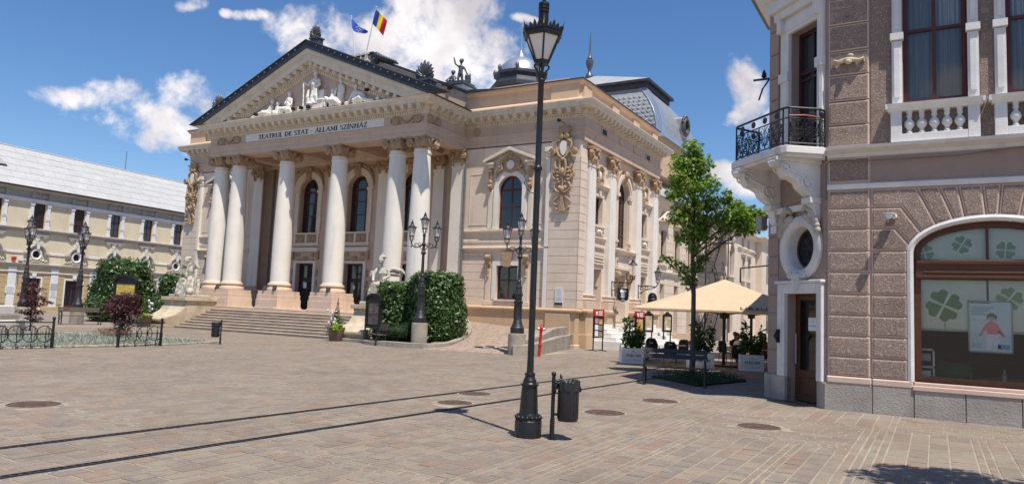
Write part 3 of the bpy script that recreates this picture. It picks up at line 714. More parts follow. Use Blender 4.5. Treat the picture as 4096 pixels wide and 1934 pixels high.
for x in WX:
    M = fr(0, BY)
    window(M, x-.71, x+.71, 5.45, 8.61, .71, .28, (.27, .73), (.32, .55, .76), FRAME, GLASS)
    mb = MB(M)
    mb.arch(x, 7.90, .74, 1.06, -.09, .05, 18); mb.arch(x, 7.90, .92, 1.12, -.13, -.05, 18)
    for s in (-1, 1):
        a, b = sorted((x+s*.74, x+s*1.04)); mb.box(a, b, -.09, .05, 5.45, 7.8); a, b = sorted((x+s*.70, x+s*1.10)); mb.box(a, b, -.13, .04, 7.74, 7.90)
    part(mb, 'window_surround', CORN)
    mb = MB(M)
    mb.prism([(x-.14, 8.5), (x+.14, 8.5), (x+.22, 9.15), (x-.22, 9.15)], -.22, -.08); mb.ball((x, -.2, 8.85), (.16, .1, .2), 10, 8); mb.box(x-.26, x+.26, -.26, -.06, 9.13, 9.22)
    for s in (-1, 1):
        mb.tube([(x+s*.35, -.08, 9.12), (x+s*.7, -.1, 8.95), (x+s*.95, -.09, 8.65), (x+s*1.1, -.08, 8.2)], [.07, .1, .08, .04], 7); mb.ball((x+s*.95, -.08, 9.0), (.14, .08, .1), 8, 6)
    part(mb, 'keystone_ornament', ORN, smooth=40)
    mb = MB(M)
    mb.box(x-1.0, x+1.0, -.10, .0, 5.38, 5.47); mb.box(x-1.0, x+1.0, -.08, -.002, 4.72, 4.90)
    for u in (-.92, -.03, .86): mb.box(x+u-.04, x+u+.10, -.09, -.002, 4.90, 5.38)
    part(mb, 'balcony_front', CORN)
    for u0 in (-.78, .11):
        mb = MB(M); a, b, c, d = x+u0, x+u0+.67, 4.93, 5.35
        for q in ((a, b, c, c+.035), (a, b, d-.035, d)): mb.box(q[0], q[1], -.06, -.02, q[2], q[3])
        for i in range(2):
            m0 = a+(b-a)*(.5*i); m1 = a+(b-a)*(.5*i+.5); zc = (c+d)/2
            mb.prism([(m0, c), (m0+.05, c), (m1, d), (m1-.05, d)], -.055, -.02); mb.prism([(m1-.05, c), (m1, c), (m0+.05, d), (m0, d)], -.057, -.02)
            mb.lathe([(.10, -.02), (.10, -.06), (.05, -.065), (.05, -.02)], ((m0+m1)/2, 0, zc), 10, axis='y')
        part(mb, 'pierced_panel', ORN)
    mb = MB(M)                                       # door surround and hood
    mb.box(x-1.05, x+1.05, -.22, 0, 4.50, 4.60); mb.box(x-1.0, x+1.0, -.15, -.001, 4.40, 4.5)
    for s in (-1, 1): a, b = sorted((x+s*.68, x+s*.86)); mb.box(a, b, -.07, 0, 1.14, 3.75)
    mb.box(x-.86, x+.86, -.07, -.002, 3.75, 3.86)
    part(mb, 'door_surround', RELIEF)
    mb = MB(M)
    mb.box(x-.16, x+.16, -.09, -.01, 3.9, 4.1); mb.ball((x, -.07, 4.0), (.24, .07, .11), 10, 6)
    for s in (-1, 1):
        mb.box(x+s*.5-.15, x+s*.5+.15, -.05, -.01, 3.9, 3.98); mb.box(x+s*.52-.11, x+s*.52+.11, -.05, -.01, 4.1, 4.32); mb.box(x+s*.78-.07, x+s*.78+.07, -.05, -.01, 4.1, 4.32)
        mb.box(x+s*.97-.08, x+s*.97+.08, -.14, -.01, 3.95, 4.4)
        for z in (3.0, 2.4, 1.9): mb.ball((x+s*.97, -.03, z+.2), (.06, .04, .22), 8, 6)
    part(mb, 'door_ornament', ORN, smooth=40)
    mb = MB(M); dz = 1.13                              # double door with glazed top lights
    mb.box(x-.66, x+.66, .25, .31, 3.62, 3.71); mb.box(x-.66, x+.66, .25, .31, 2.83, 2.93)
    for u in (-.66, -.045, .58): mb.box(x+u, x+u+.08 if u != -.045 else x+.045, .252, .312, 1.14, 3.62)
    for a, b in ((-.58, -.045), (.045, .58)):
        mb.box(x+a, x+b, .27, .30, 1.14, 2.83)
        for c, d in ((1.25, 1.65), (1.75, 2.75)): mb.box(x+a+.1, x+b-.1, .255, .272, c, d)
    do = part(mb, 'entrance_door', DOORW)
    for a, b in ((-.58, -.045), (.045, .58)):
        q = MB(M); q.face(((x+a, .285, 2.93), (x+b, .285, 2.93), (x+b, .285, 3.62), (x+a, .285, 3.62))); build(q, 'pane', GLASS, do)
        q = MB(M); q.box(x+a+.1, x+b-.1, .2545, .2547, 1.8, 2.72); build(q, 'pane', GLASS, do)
for x, w_ in ((WX[0]-.1, .24), (WX[1]-.1, .17)):
    mb = MB(fr(0, BY)); mb.box(x-w_/2-.05, x+w_/2-.05, .247, .2495, 2.33, 2.65 if w_ > .2 else 2.55); part(mb, 'notice', PAPER)
# pilasters against the portico wall
def flatcap(mb, u, d, z0, z1, hw):
    mb.box(u-hw*.92, u+hw*.92, d-.06, .0, z0, z1-.1); mb.box(u-hw*1.25, u+hw*1.25, d-.16, 0, z1-.1, z1-.001)
    for s in (-1, 1):
        volute(mb, (u+s*hw*.98, d-.07, z1-.30), .17, 0, .07); mb.ball((u+s*hw*.45, d-.07, z0+.14), (.07, .05, .13), 8, 6)
        mb.tube([(u+s*hw*.8, d-.08, z0+.12), (u+s*hw*.75, d-.08, z0-.1), (u+s*hw*.6, d-.06, z0-.2)], [.05, .06, .02], 6)
    mb.ball((u, d-.1, z1-.13), (.12, .1, .1), 8, 6); mb.ball((u, d-.06, z0+.14), (.08, .06, .14), 8, 6)
def pilaster(M, u, hw, d, z0, z1, zc, base=None, cm=WHITE, capm=ORN):
    mb = MB(M); mb.loft([[(u-hw, d, z0), (u+hw, d, z0), (u+hw, .0, z0), (u-hw, .0, z0)], [(u-hw*.9, d, z1), (u+hw*.9, d, z1), (u+hw*.9, .0, z1), (u-hw*.9, .0, z1)]])
    mb.box(u-hw*.97, u+hw*.97, d-.03, -.001, z1-.24, z1-.17)
    p = part(mb, 'pilaster', cm)
    mb = MB(M); flatcap(mb, u, d, z1, zc, hw*.92); build(mb, 'capital', capm, p, 40)
    if base:
        mb = MB(M); prof = [(.001, base), (.09, base+.02), (.11, base+.07), (.09, base+.13), (.04, base+.15), (.04, base+.2), (.075, base+.23), (.075, base+.29), (.001, base+.32)]
        mb.sweep([(o, z) for o, z in prof], [(u-hw, .0), (u-hw, d), (u+hw, d), (u+hw, .0)]); build(mb, 'pilaster_base', PEDST if capm == ORN else TANP, p, 40)
    return p
for x in (AX-5.5, AX-1.83, AX+1.83, AX+5.5): pilaster(fr(0, BY), x, .36, -.16, 2.3, 8.75, 9.3, 2.03); 
mb = MB(fr(0, BY))
for x in (AX-5.5, AX-1.83, AX+1.83, AX+5.5): mb.box(x-.44, x+.44, -.26, -.001, 1.13, 2.03)
for x in (AX-7.12, AX+7.12): mb.box(x-.47, x+.47, PY-BY-.14, -.002, 1.0, 2.03); mb.box(x-.5, x+.5, PY-BY-.17, -.003, 1.0, 1.6)
part(mb, 'pilaster_pedestals', TANP, bevel=.01)
for x in (AX-7.12, AX+7.12): pilaster(fr(0, PY), x, .40, -.06, 2.3, 8.7, 9.3, 2.03)
mb = MB(); mb.tube([(AX-6.55, BY-.12, 9.3), (AX-6.55, BY-.12, 2.2), (AX-6.5, BY-.25, 1.9)], .055, 10); part(mb, 'drain_pipe', PIPE, smooth=40)
mb = MB(); x = AX+7.62
mb.tube([(x, PY-.14, 8.62), (x, PY-.14, 2.62), (x+.02, PY-.16, 2.5), (x+.14, PY-.26, 2.28), (x+.16, PY-.28, 2.1)], .055, 10)
for z in (7.6, 6.0, 4.3, 3.0): mb.lathe([(.065, z), (.065, z+.05)], (x, PY-.14, 0), 10)
part(mb, 'drain_pipe', PIPE, smooth=40)
mb = MB(); mb.tube([(x+.16, PY-.28, 2.1), (x+.14, PY-.28, .75)], .068, 10); mb.lathe([(.085, 2.02), (.085, 2.1)], (x+.16, PY-.28, 0), 10); part(mb, 'drain_pipe', mat('light_pipe', (.42, .41, .39), .5, .1, 3), smooth=40)
# ---- ornaments on the corner piers
def pier_ornament(M):
    mb = MB(M); s2 = (-1, 1)
    mb.prism([(-.22, 1.28), (.22, 1.28), (.3, 1.52), (-.3, 1.52)], -.14, 0); mb.box(-.26, .26, -.18, 0, 1.52, 1.6)
    for s in s2:
        volute(mb, (s*.14, -.1, 1.13), .12, 0, .06); volute(mb, (s*.52, -.14, .42), .17, 0, .1)
        mb.prism([(s*.08, .95), (s*.38, 1.02), (s*.42, .75), (s*.3, .45), (s*.36, .2), (s*.12, .1), (s*.1, .5)], -.12, 0)
        mb.tube([(s*.2, -.14, .95), (s*.38, -.12, .85), (s*.36, -.14, .5), (s*.2, -.14, .22), (s*.05, -.14, .16)], .05, 6)
        mb.tube([(s*.36, -.06, .1), (s*.42, -.1, -.2), (s*.3, -.12, -.42), (s*.42, -.1, -.55), (s*.5, -.1, -.42), (s*.55, -.1, -.62), (s*.45, -.1, -.8), (s*.3, -.08, -.86)], [.05, .07, .05, .06, .05, .05, .05, .03], 6)
        mb.tube([(s*.1, -.12, .1), (s*.16, -.13, -.3), (s*.1, -.13, -.7)], [.06, .08, .05], 6)
        for k in range(4): mb.ball((s*.26, -.12, -.35-.17*k), (.09, .08, .06), 8, 5)
        mb.tube([(s*.1, -.1, -.95), (s*.32, -.12, -1.0), (s*.42, -.12, -1.2), (s*.3, -.12, -1.36), (s*.05, -.12, -1.46)], .06, 6)
        mb.tube([(s*.38, -.1, -1.25), (s*.45, -.1, -1.4)], .04, 6); mb.ball((s*.14, -.12, -1.22), (.1, .08, .1), 8, 6)
        mb.tube([(s*.12, -.09, -1.6), (s*.34, -.1, -1.75), (s*.42, -.1, -1.9), (s*.28, -.1, -2.0), (s*.38, -.09, -2.12), (s*.2, -.08, -2.2)], .045, 6)
    mb.ball((0, -.14, .06), (.13, .1, .1), 8, 6); mb.ball((0, -.14, -.5), (.1, .1, .2), 8, 6); mb.box(-.34, .34, -.1, 0, -.93, -.84); mb.tube([(0, -.1, 0), (0, -.12, -2)], .035, 6)
    mb.ball((0, -.13, -1.3), (.14, .1, .14), 8, 6); mb.prism([(-.08, -1.62), (.08, -1.62), (.05, -1.75), (.14, -2.28), (-.14, -2.28), (-.05, -1.75)], -.16, -.02)
    o = part(mb, 'pier_ornament', ORN, smooth=45)
    mb = MB(M); mb.prism([(.17*math.cos(a)*(1.05 if math.sin(a) > 0 else .85), .58+.34*math.sin(a)) for a in [k*math.pi/8 for k in range(16)]], -.17, -.02); build(mb, 'shield', RELIEF, o)
    mb = MB(M); mb.box(-.06, .06, -.75, -.6, 1.66, 1.78); mb.tube([(0, -.02, 1.5), (0, -.1, 1.72), (0, -.6, 1.74)], .015, 5); part(mb, 'floodlight', BLACK)
def small_cartouche(M, parent=T):
    mb = MB(M)
    for s in (-1, 1):
        mb.tube([(s*.06, -.06, .42), (s*.26, -.1, .36), (s*.3, -.1, .1), (s*.22, -.1, -.12), (s*.3, -.1, -.3), (s*.12, -.08, -.42), (0, -.06, -.46)], .06, 6)
        mb.ball((s*.3, -.08, .28), .09, 8, 6); mb.ball((s*.28, -.08, -.2), .08, 8, 6); mb.ball((s*.2, -.08, -.36), .08, 8, 6)
    mb.ball((0, -.1, .42), (.13, .1, .1), 8, 6); mb.prism([(.25*math.cos(k*math.pi/6), .38*math.sin(k*math.pi/6)) for k in range(12)], -.06, 0)
    o = part(mb, 'cartouche', ORN, parent, smooth=45)
    mb = MB(M); mb.ball((0, -.06, 0), (.12, .07, .22), 12, 8); build(mb, 'shield', RELIEF, o, 60)
def course_stack(M, u0, u1, z0, z1, step=.385, m=WALL, d=-.03, gap=.022, skip=None, ret0=0, ret1=0):
    z = z0; k = 0
    while z < z1-.05:
        zt = min(z+step, z1); mb = MB(M); a, b = u0, u1
        for a, b in (skip(z, zt) if skip else [(u0, u1)]):
            mb.box(a, b, d, .0-.001, z+gap/2, zt-gap/2)
        part(mb, 'stone_course', m, bevel=.008); z = zt
# ---- the two end pavilions
def pavilion(s):
    cx = AX+s*10.58; M = fr(cx, PY)        # local u measured from the pavilion's middle; s mirrors
    def U(a, b): return (a, b) if s > 0 else (-b, -a)
    w0, w1 = U(-3.06, 3.06)
    hu, hg = (U(-1.08, .22)), (U(-1.02, .14))
    mb = MB(M); mb.wall(w0, w1, 1.5, 9.35, [(hu[0], hu[1], 5.36, 7.88, (hu[1]-hu[0])/2), (hg[0], hg[1], 2.04, 3.62, 0)], .22)
    part(mb, 'front_wall', WALL)
    window(M, hu[0]+.01, hu[1]-.01, 5.36, 7.87, (hu[1]-hu[0])/2-.01, .14, (.5,), (.42, .74), FRAME, GLASS)
    window(M, hg[0]+.01, hg[1]-.01, 2.04, 3.61, 0, .14, (.5,), (.58,), FRAME, GLASS)
    uc = (hu[0]+hu[1])/2; hw = (hu[1]-hu[0])/2
    mb = MB(M)                                           # white window surround and pediment
    mb.arch(uc, 7.88-hw, hw, hw+.24, -.07, .03, 16)
    for t in (-1, 1): a, b = sorted((uc+t*hw, uc+t*(hw+.24))); mb.box(a, b, -.07, .02, 5.36, 7.88-hw)
    part(mb, 'window_surround', WHITE)
    mb = MB(M); p = 1.42
    for t in (-1, 1):
        mb.prism([(uc+t*p, 8.5), (uc+t*p, 8.64), (uc, 9.22), (uc, 9.06)], -.34, -.001)
        a, b = sorted((uc+t*.86, uc+t*1.42)); mb.box(a, b, -.30, -.002, 8.42, 8.52); a, b = sorted((uc+t*.92, uc+t*1.22)); mb.box(a, b, -.18, -.003, 8.25, 8.42)
        a, b = sorted((uc+t*.98, uc+t*1.2)); mb.box(a, b, -.05, -.001, 5.4, 7.2)
    mb.box(uc-1.5, uc+1.5, -.13, -.001, 5.24, 5.34); part(mb, 'window_pediment', CORN, bevel=.008)
    mb = MB(M)
    for t in (-1, 1):
        u = uc+t*1.08
        mb.box(u-.09, u+.09, -.14, -.001, 7.75, 8.2); volute(mb, (u-.0, -.14, 8.12), .1, 90, .09); volute(mb, (u, -.12, 7.38), .1, 90, .09); mb.box(u-.08, u+.08, -.10, -.002, 7.35, 7.75)
        mb.ball((u, -.1, 7.6), (.09, .09, .14), 8, 6); mb.ball((u, -.08, 7.2), (.06, .06, .09), 8, 6)
        mb.tube([(uc+t*.15, -.12, 8.75), (uc+t*.5, -.14, 8.55), (uc+t*.45, -.14, 8.2), (uc+t*.72, -.1, 8.05), (uc+t*.8, -.08, 7.85)], [.07, .08, .07, .08, .03], 7); mb.ball((uc+t*.6, -.12, 8.3), .11, 8, 6)
    mb.prism([(uc+.42*math.cos(k*math.pi/5), 8.38+.4*math.sin(k*math.pi/5)) for k in range(10)], -.1, -.001); mb.ball((uc, -.13, 8.78), (.16, .1, .12), 8, 6)
    oo = part(mb, 'window_ornament', ORN, smooth=45)
    mb = MB(M); mb.prism([(uc+.22*math.cos(R(22.5+45*k)), 8.38+.22*math.sin(R(22.5+45*k))) for k in range(8)], -.14, -.05); build(mb, 'shield', RELIEF, oo)
    mb = MB(M); uc2 = (hg[0]+hg[1])/2                    # ground floor window
    for t in (-1, 1): a, b = sorted((uc2+t*.58, uc2+t*.8)); mb.box(a, b, -.05, .02, 2.045, 3.62)
    mb.box(uc2-.8, uc2+.8, -.05, -.001, 3.62, 3.82); part(mb, 'window_surround', WHITE)
    mb = MB(M); a = uc2
    for t in (-1, 1):
        q0, q1 = sorted((a+t*.88, a+t*1.16)); mb.box(q0, q1, -.06, -.001, 1.76, 3.4)
    mb.box(a-1.25, a+1.25, -.09, -.002, 1.76, 1.96); mb.box(a-.62, a+.62, -.14, -.003, 1.96, 2.04)
    part(mb, 'window_frame_panel', WALL, bevel=.006)
    mb = MB(M)
    for t in (-1, 1):
        u = a+t*1.02; volute(mb, (u, -.13, 4.0), .13, 90, .13); mb.box(u-.12, u+.12, -.16, -.002, 3.66, 3.95); mb.ball((u, -.06, 3.35), (.07, .07, .3), 8, 6); mb.ball((u, -.08, 3.1), .07, 8, 6)
    mb.prism([(a-.16, 3.55), (a+.16, 3.55), (a+.3, 4.25), (a-.3, 4.25)], -.12, -.0525)
    part(mb, 'consoles', ORN, smooth=45)
    mb = MB(M); q0, q1 = U(-3.06, 1.70); mb.sweep([(.001, 4.28), (.05, 4.30), (.08, 4.38), (.16, 4.42), (.16, 4.47), (.001, 4.5)], [(q0, 0), (q1, 0)])
    mb.sweep([(.001, 4.7), (.03, 4.72), (.03, 4.84), (.001, 4.86)], [(q0, 0), (q1, 0)]); mb.sweep([(.001, 5.16), (.04, 5.2), (.09, 5.25), (.09, 5.29), (.001, 5.31)], [(q0, 0), (q1, 0)])
    part(mb, 'string_course', WALL)
    def skip(z, zt):
        l0, l1 = U(-3.06, 1.64); r = [(l0, a-1.27), (a+1.27, l1)]
        return r
    course_stack(M, *U(-3.06, 1.64), 1.74, 4.24, .385, skip=skip)
    mb = MB(M)                                          # sunk panels beside the upper window
    for q in (U(-2.72, -1.62), U(.72, 1.36)):
        for b in ((q[0], q[1], 5.55, 5.58), (q[0], q[1], 8.02, 8.05), (q[0], q[0]+.03, 5.58, 8.02), (q[1]-.03, q[1], 5.58, 8.02)): mb.box(b[0], b[1], -.018, -.001, b[2], b[3])
    part(mb, 'wall_panels', WALL)
    mb = MB(M); q = U(1.52, 1.70); mb.box(q[0], q[1], -.16, -.001, 1.74, 8.5); mb.box(q[0]-.03, q[1]+.03, -.19, -.002, 8.5, 8.56); mb.box(q[0]-.08, q[1]+.08, -.25, -.003, 8.86, 9.06); mb.box(q[0]-.04, q[1]+.04, -.18, -.004, 8.6, 8.86); part(mb, 'pilaster', WHITE)
    q = U(1.72, 3.06); mb = MB(M); mb.box(q[0], q[1], -.10, -.001, 1.74, 9.32); part(mb, 'corner_pier', WALL)
    course_stack(fr(cx, PY-.10), q[0], q[1]+(.16 if s > 0 else 0), 1.74, 8.55, .385)
    pier_ornament(fr(cx+(q[0]+q[1])/2, PY-.13, 0, 8.35))
    # plinth
    mb = MB(M); q0, q1 = U(-3.06, 3.06); e0, e1 = (q0, q1+.12) if s > 0 else (q0-.12, q1)
    mb.box(e0, e1, -.14, .3, .62, 1.54); mb.box(e0-.0, e1, -.20, .3, -.02, .62)
    b = U(1.6, 2.62); mb.box(b[0], b[1], -.36, -.2, .14, .62); b = U(1.72, 2.95); mb.box(b[0], b[1], -.21, -.13, .62, 1.53)
    part(mb, 'plinth', TANP, bevel=.012)
    mb = MB(M); b = U(-3.06, 3.06)
    path = [(b[0], -.10), (b[1]+.1, -.10), (b[1]+.1, .3)] if s > 0 else [(b[0]-.1, .3), (b[0]-.1, -.10), (b[1], -.10)]
    mb.sweep([(-.2, 1.53), (.07, 1.53), (.12, 1.57), (.14, 1.63), (.12, 1.69), (.07, 1.73), (-.2, 1.75)], path); part(mb, 'plinth_moulding', TANP, smooth=40)
    mb = MB(M); b = U(-.5, 3.06); path = [(b[0], -.18), (b[1]+.12, -.18), (b[1]+.12, .3)] if s > 0 else [(b[0]-.12, .3), (b[0]-.12, -.18), (b[1], -.18)]
    mb.sweep([(-.1, -.02), (.05, -.02), (.05, .14), (.0, .17), (-.1, .17)], path); part(mb, 'base_course', PEDST)
    # attic above the cornice
    mb = MB(M); e = U(-3.1, 3.06); mb.box(e[0], e[1], -.05, .35, 11.05, 12.0)
    b = U(1.6, 3.02); mb.box(b[0], b[1], -.16, .36, 11.2, 11.99)
    part(mb, 'attic', PEACH, bevel=.01)
    mb = MB(M)
    path = [(e[0], -.05), (e[1], -.05), (e[1], .35)] if s > 0 else [(e[0], .35), (e[0], -.05), (e[1], -.05)]
    mb.sweep([(0, 11.06), (.2, 11.06), (.2, 11.16), (.1, 11.26), (.02, 11.3), (0, 11.3)], path); mb.sweep([(0, 11.85), (.06, 11.87), (.16, 11.98), (.18, 12.06), (-.4, 12.06), (-.4, 12.0)], path)
    part(mb, 'attic_moulding', PEACH)
    mb = MB(M); mb.sweep([(-.45, 12.06), (.22, 12.06), (.22, 12.11), (-.45, 12.16)], path); part(mb, 'attic_flashing', DKZINC)
pavilion(1); pavilion(-1)
# ---- pediment
PX = AX+.30
zp = 13.14; al = math.atan(.415); ca, sa = math.cos(al), math.sin(al); LS = 8.45/ca
def slope_pt(side, s_, t, y): return (PX+side*(s_*ca+t*sa), y, zp-s_*sa+t*ca)
def rake(mb, side, t0, t1, y0, y1, s_end=None, cut=True):
    A = [slope_pt(side, -t*math.tan(al), t, y) for t, y in ((t0, y0), (t1, y0), (t1, y1), (t0, y1))]
    B = [slope_pt(side, (zp+t*ca-11.036)/sa, t, y) for t, y in ((t0, y0), (t1, y0), (t1, y1), (t0, y1))]
    mb.loft([A, B])
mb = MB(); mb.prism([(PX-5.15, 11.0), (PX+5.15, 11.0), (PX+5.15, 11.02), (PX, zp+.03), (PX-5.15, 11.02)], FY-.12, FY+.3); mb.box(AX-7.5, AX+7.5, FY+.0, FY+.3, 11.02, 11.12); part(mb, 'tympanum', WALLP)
mb = MB()
for sd in (-1, 1):
    rake(mb, sd, 0, .2, FY-.22, FY+.3, 5.1/ca); rake(mb, sd, .2, .42, FY-.27, FY+.3, 6.0/ca)
    rake(mb, sd, .42, .68, FY-.62, FY+.3); rake(mb, sd, .68, .78, FY-.66, FY+.3); rake(mb, sd, .78, .96, FY-.74, FY+.3)
part(mb, 'raking_cornice', CORN)
dm = MB(); mm = MB(); sp = []
mm.box(-.10, .10, -.30, .02, -.17, 0)
for sd in (-1, 1):
    k = 0
    while .12+k*.145 < 4.85/ca:
        s_ = .12+k*.145; c = slope_pt(sd, s_, .1, FY-.24); dm.M = Matrix.Translation(c) @ Matrix.Rotation(sd*al, 4, 'Y'); dm.box(-.045, .045, -.05, .03, -.06, .06); k += 1
    k = 0
    while .35+k*.47 < 5.6/ca:
        c = slope_pt(sd, .35+k*.47, .415, FY-.27); sp.append(Matrix.Translation(c)); k += 1
sp.append(Matrix.Translation(slope_pt(1, 0, .40, FY-.27)))
part(dm, 'dentils', CORN, kind='stuff'); shared(mm, 'modillion', CORN, sp)
mb = MB()
for sd in (-1, 1):
    rake(mb, sd, .96, 1.08, FY-.8, 36, LS+.1); rake(mb, sd, 1.08, 1.34, FY-.78, FY-.3, 7.4/ca)
part(mb, 'portico_roof', DKZINC)
mb = MB()
for sd in (-1, 1):
    for k in range(17): mb.ball(slope_pt(sd, .3+k*.46, 1.21, FY-.79), .062, 8, 6)
    rake(mb, sd, 1.335, 1.37, FY-.84, FY-.26, 7.4/ca)
part(mb, 'roof_studs', PATINA, smooth=40)
# ---- relief figures in the pediment (y is towards the viewer = smaller)
def fig(limbs, balls, x, z, name='relief_figure', sc_=1.08, m=RELIEF, y=FY-.28, vox=.02, disp=.045):
    M = Matrix.Translation((x, y, z)) @ Matrix.Scale(sc_, 4)
    return sculpt(name, m, T, M, limbs, balls, vox, 1, disp)
def drape(x0, z0, x1, z1, n=5, r=.05, y=-.12, sag=.0):
    return [([(x0+(x1-x0)*k/(n-1)*.6, y, z0), (x0+(x1-x0)*k/(n-1)*.8, y-.05, (z0+z1)/2-sag), (x0+(x1-x0)*k/(n-1), y, z1)], [r*.8, r, r*1.2]) for k in range(n)]
Z0 = 11.1
fig([([(0, 0, .05), (0, 0, .7)], [.3, .17]), ([(0, 0, .7), (0, -.02, .95), (0, 0, 1.25)], [.17, .2, .15]), ([(0, 0, 1.25), (0, -.02, 1.42)], [.08, .07]), ([(-.18, -.02, 1.22), (-.42, -.05, 1.0), (-.62, -.1, 1.13)], [.08, .06, .05]), ([(.18, -.02, 1.22), (.32, -.06, .95), (.15, -.12, .8)], [.09, .08, .05]), ([(-.66, -.12, 1.22), (-.56, -.15, .0)], .035)]
    + drape(-.28, .75, -.34, .05, 3)+drape(.05, .75, .3, .05, 4), [((0, -.03, 1.53), (.115, .12, .15)), ((0, -.02, 1.64), (.12, .1, .06)), ((-.08, -.2, .03), (.2, .18, .08))], PX+.33, Z0+.22)
mb = MB(); mb.box(PX+.5, PX+.95, FY-.3, FY-.1, Z0+.1, Z0+.98); mb.box(PX-.62, PX+1.0, FY-.5, FY-.1, Z0, Z0+.2); part(mb, 'figure_plinth', RELIEF)
fig([([(0, 0, .15), (0, 0, .75)], [.17, .13]), ([(0, 0, .75), (0, -.02, .86)], .05), ([(-.14, 0, .7), (-.2, -.08, .45), (.04, -.15, .5)], [.06, .05, .04]), ([(.14, 0, .7), (.2, -.05, .4), (.12, -.12, .3)], [.06, .05, .04]), ([(0, -.05, .2), (-.4, -.12, .22), (-.42, -.14, 0)], [.15, .12, .08])]+drape(-.3, .25, -.5, .02, 3)+drape(0, .25, .3, 0, 4), [((0, -.02, .96), (.095, .1, .12))], PX-1.45, Z0)
fig([([(.08, 0, .05), (.2, 0, .5)], [.17, .12]), ([(.2, 0, .5), (.24, -.02, .6)], .05), ([(.1, -.05, .12), (-.3, -.1, .16), (-.75, -.1, .05), (-1.1, -.1, .02)], [.17, .14, .08, .04]), ([(.1, 0, .45), (.02, -.1, .2), (.25, -.15, .06)], [.06, .05, .04])], [((.26, -.02, .70), (.1, .1, .12))], PX-2.95, Z0)
fig([([(0, 0, 0), (0, 0, .4)], [.18, .13]), ([(0, 0, .4), (0, -.02, .48)], .05), ([(.14, 0, .35), (.2, -.1, .1)], [.06, .05])], [((0, -.02, .55), (.1, .1, .12)), ((-.14, -.12, .1), (.1, .1, .12))], PX-2.25, Z0)
fig([([(.25, .05, .2), (.25, .05, 1.0)], [.18, .14]), ([(.25, .05, 1.0), (.24, .03, 1.12)], .055), ([(.4, .05, .95), (.45, 0, .6)], [.07, .06])], [((.22, .02, 1.22), (.1, .1, .13)), ((.22, .02, 1.33), (.12, .1, .05))], PX+1.75, Z0)
fig([([(0, -.05, .12), (0, -.05, .62)], [.2, .12]), ([(0, -.08, .2), (-.35, -.14, .38), (-.4, -.15, .05)], [.16, .14, .1]), ([(-.1, -.12, .3), (.25, -.16, .25), (.55, -.15, .05)], [.16, .15, .08]), ([(.1, -.1, .55), (.22, -.16, .62), (.25, -.16, .85)], [.05, .04, .035])]+drape(-.35, .4, -.4, .02, 3)+drape(-.1, .4, .45, .02, 5), [((-.02, -.07, .74), (.1, .1, .12))], PX+1.65, Z0)
fig([([(0, 0, .1), (-.02, 0, .62)], [.17, .13]), ([(-.02, 0, .62), (0, -.02, .72)], .05), ([(-.12, -.03, .58), (-.22, -.1, .3), (-.32, -.12, .04)], [.06, .05, .04]), ([(0, -.06, .12), (.4, -.14, .22), (.7, -.12, .08), (1.15, -.1, .04)], [.16, .13, .09, .05]), ([(.1, 0, .5), (.38, .02, .42), (.5, .03, .2)], [.12, .12, .12])]+drape(.05, .3, .5, .02, 4), [((0, -.02, .82), (.1, .1, .12)), ((1.35, -.08, .1), (.12, .08, .1)), ((-.42, -.1, .06), (.12, .1, .08))], PX+3.05, Z0)
mb = MB(fr(PX, FY-.42, 0, Z0))
mb.prism([(.72, .0), (1.12, .0), (1.2, .42), (.66, .42)], -.06, .15); mb.ball((.92, -.02, .42), (.25, .1, .07), 10, 6); part(mb, 'relief_chest', RELIEF)
mb = MB()
for u in (-3.5, -.75, -.2, .28): mb.box(PX+u-.07, PX+u+.07, FY-.72, FY-.56, 11.1, 11.24)
mb.box(PX+3.0+.7, PX+3.0+.85, FY-.4, FY-.2, 11.65, 11.78); part(mb, 'floodlights', BLACK)
# ---- gable wall behind, its top block, scrolls, palmettes
mb = MB(); mb.prism([(PX-7.6, 11.05), (PX+7.6, 11.05), (PX+7.6, 11.95), (PX+.9, 14.75), (PX-.9, 14.75), (PX-7.6, 11.95)], PY+.05, PY+.4); part(mb, 'rear_gable', PEACH)
mb = MB()
for s in (-1, 1):
    P = [(PX+s*7.7, 11.95), (PX+s*.9, 14.79), (PX+s*.9, 14.91), (PX+s*7.7, 12.07)]; mb.prism(P, PY-.05, PY+.5)
part(mb, 'gable_flashing', DKZINC)
mb = MB(); mb.box(PX-.85, PX+.85, PY-.1, PY+.9, 14.4, 15.05); ab = part(mb, 'gable_block', PEACH)
mb = MB(); mb.box(PX-1.0, PX+1.0, PY-.22, PY+1.0, 15.05, 15.13); mb.box(PX-.93, PX+.93, PY-.15, PY+.95, 14.98, 15.05); build(mb, 'cap', DKZINC, ab)
mb = MB()
for s in (-1, 1):
    volute(mb, (PX+s*1.05, PY-.02, 14.72), .26, 90*0, .16); mb.tube([(PX+s*1.1, PY-.1, 15.0), (PX+s*1.5, PY-.1, 14.75), (PX+s*2.0, PY-.05, 14.55), (PX+s*2.6, PY, 14.3)], [.14, .16, .13, .05], 8)
    for k in range(8): mb.ball((PX+s*(1.3+k*.18), PY-.2, 14.88-k*.075), (.11, .09, .09), 8, 5)
part(mb, 'scroll_ornament', PATINA, smooth=45)
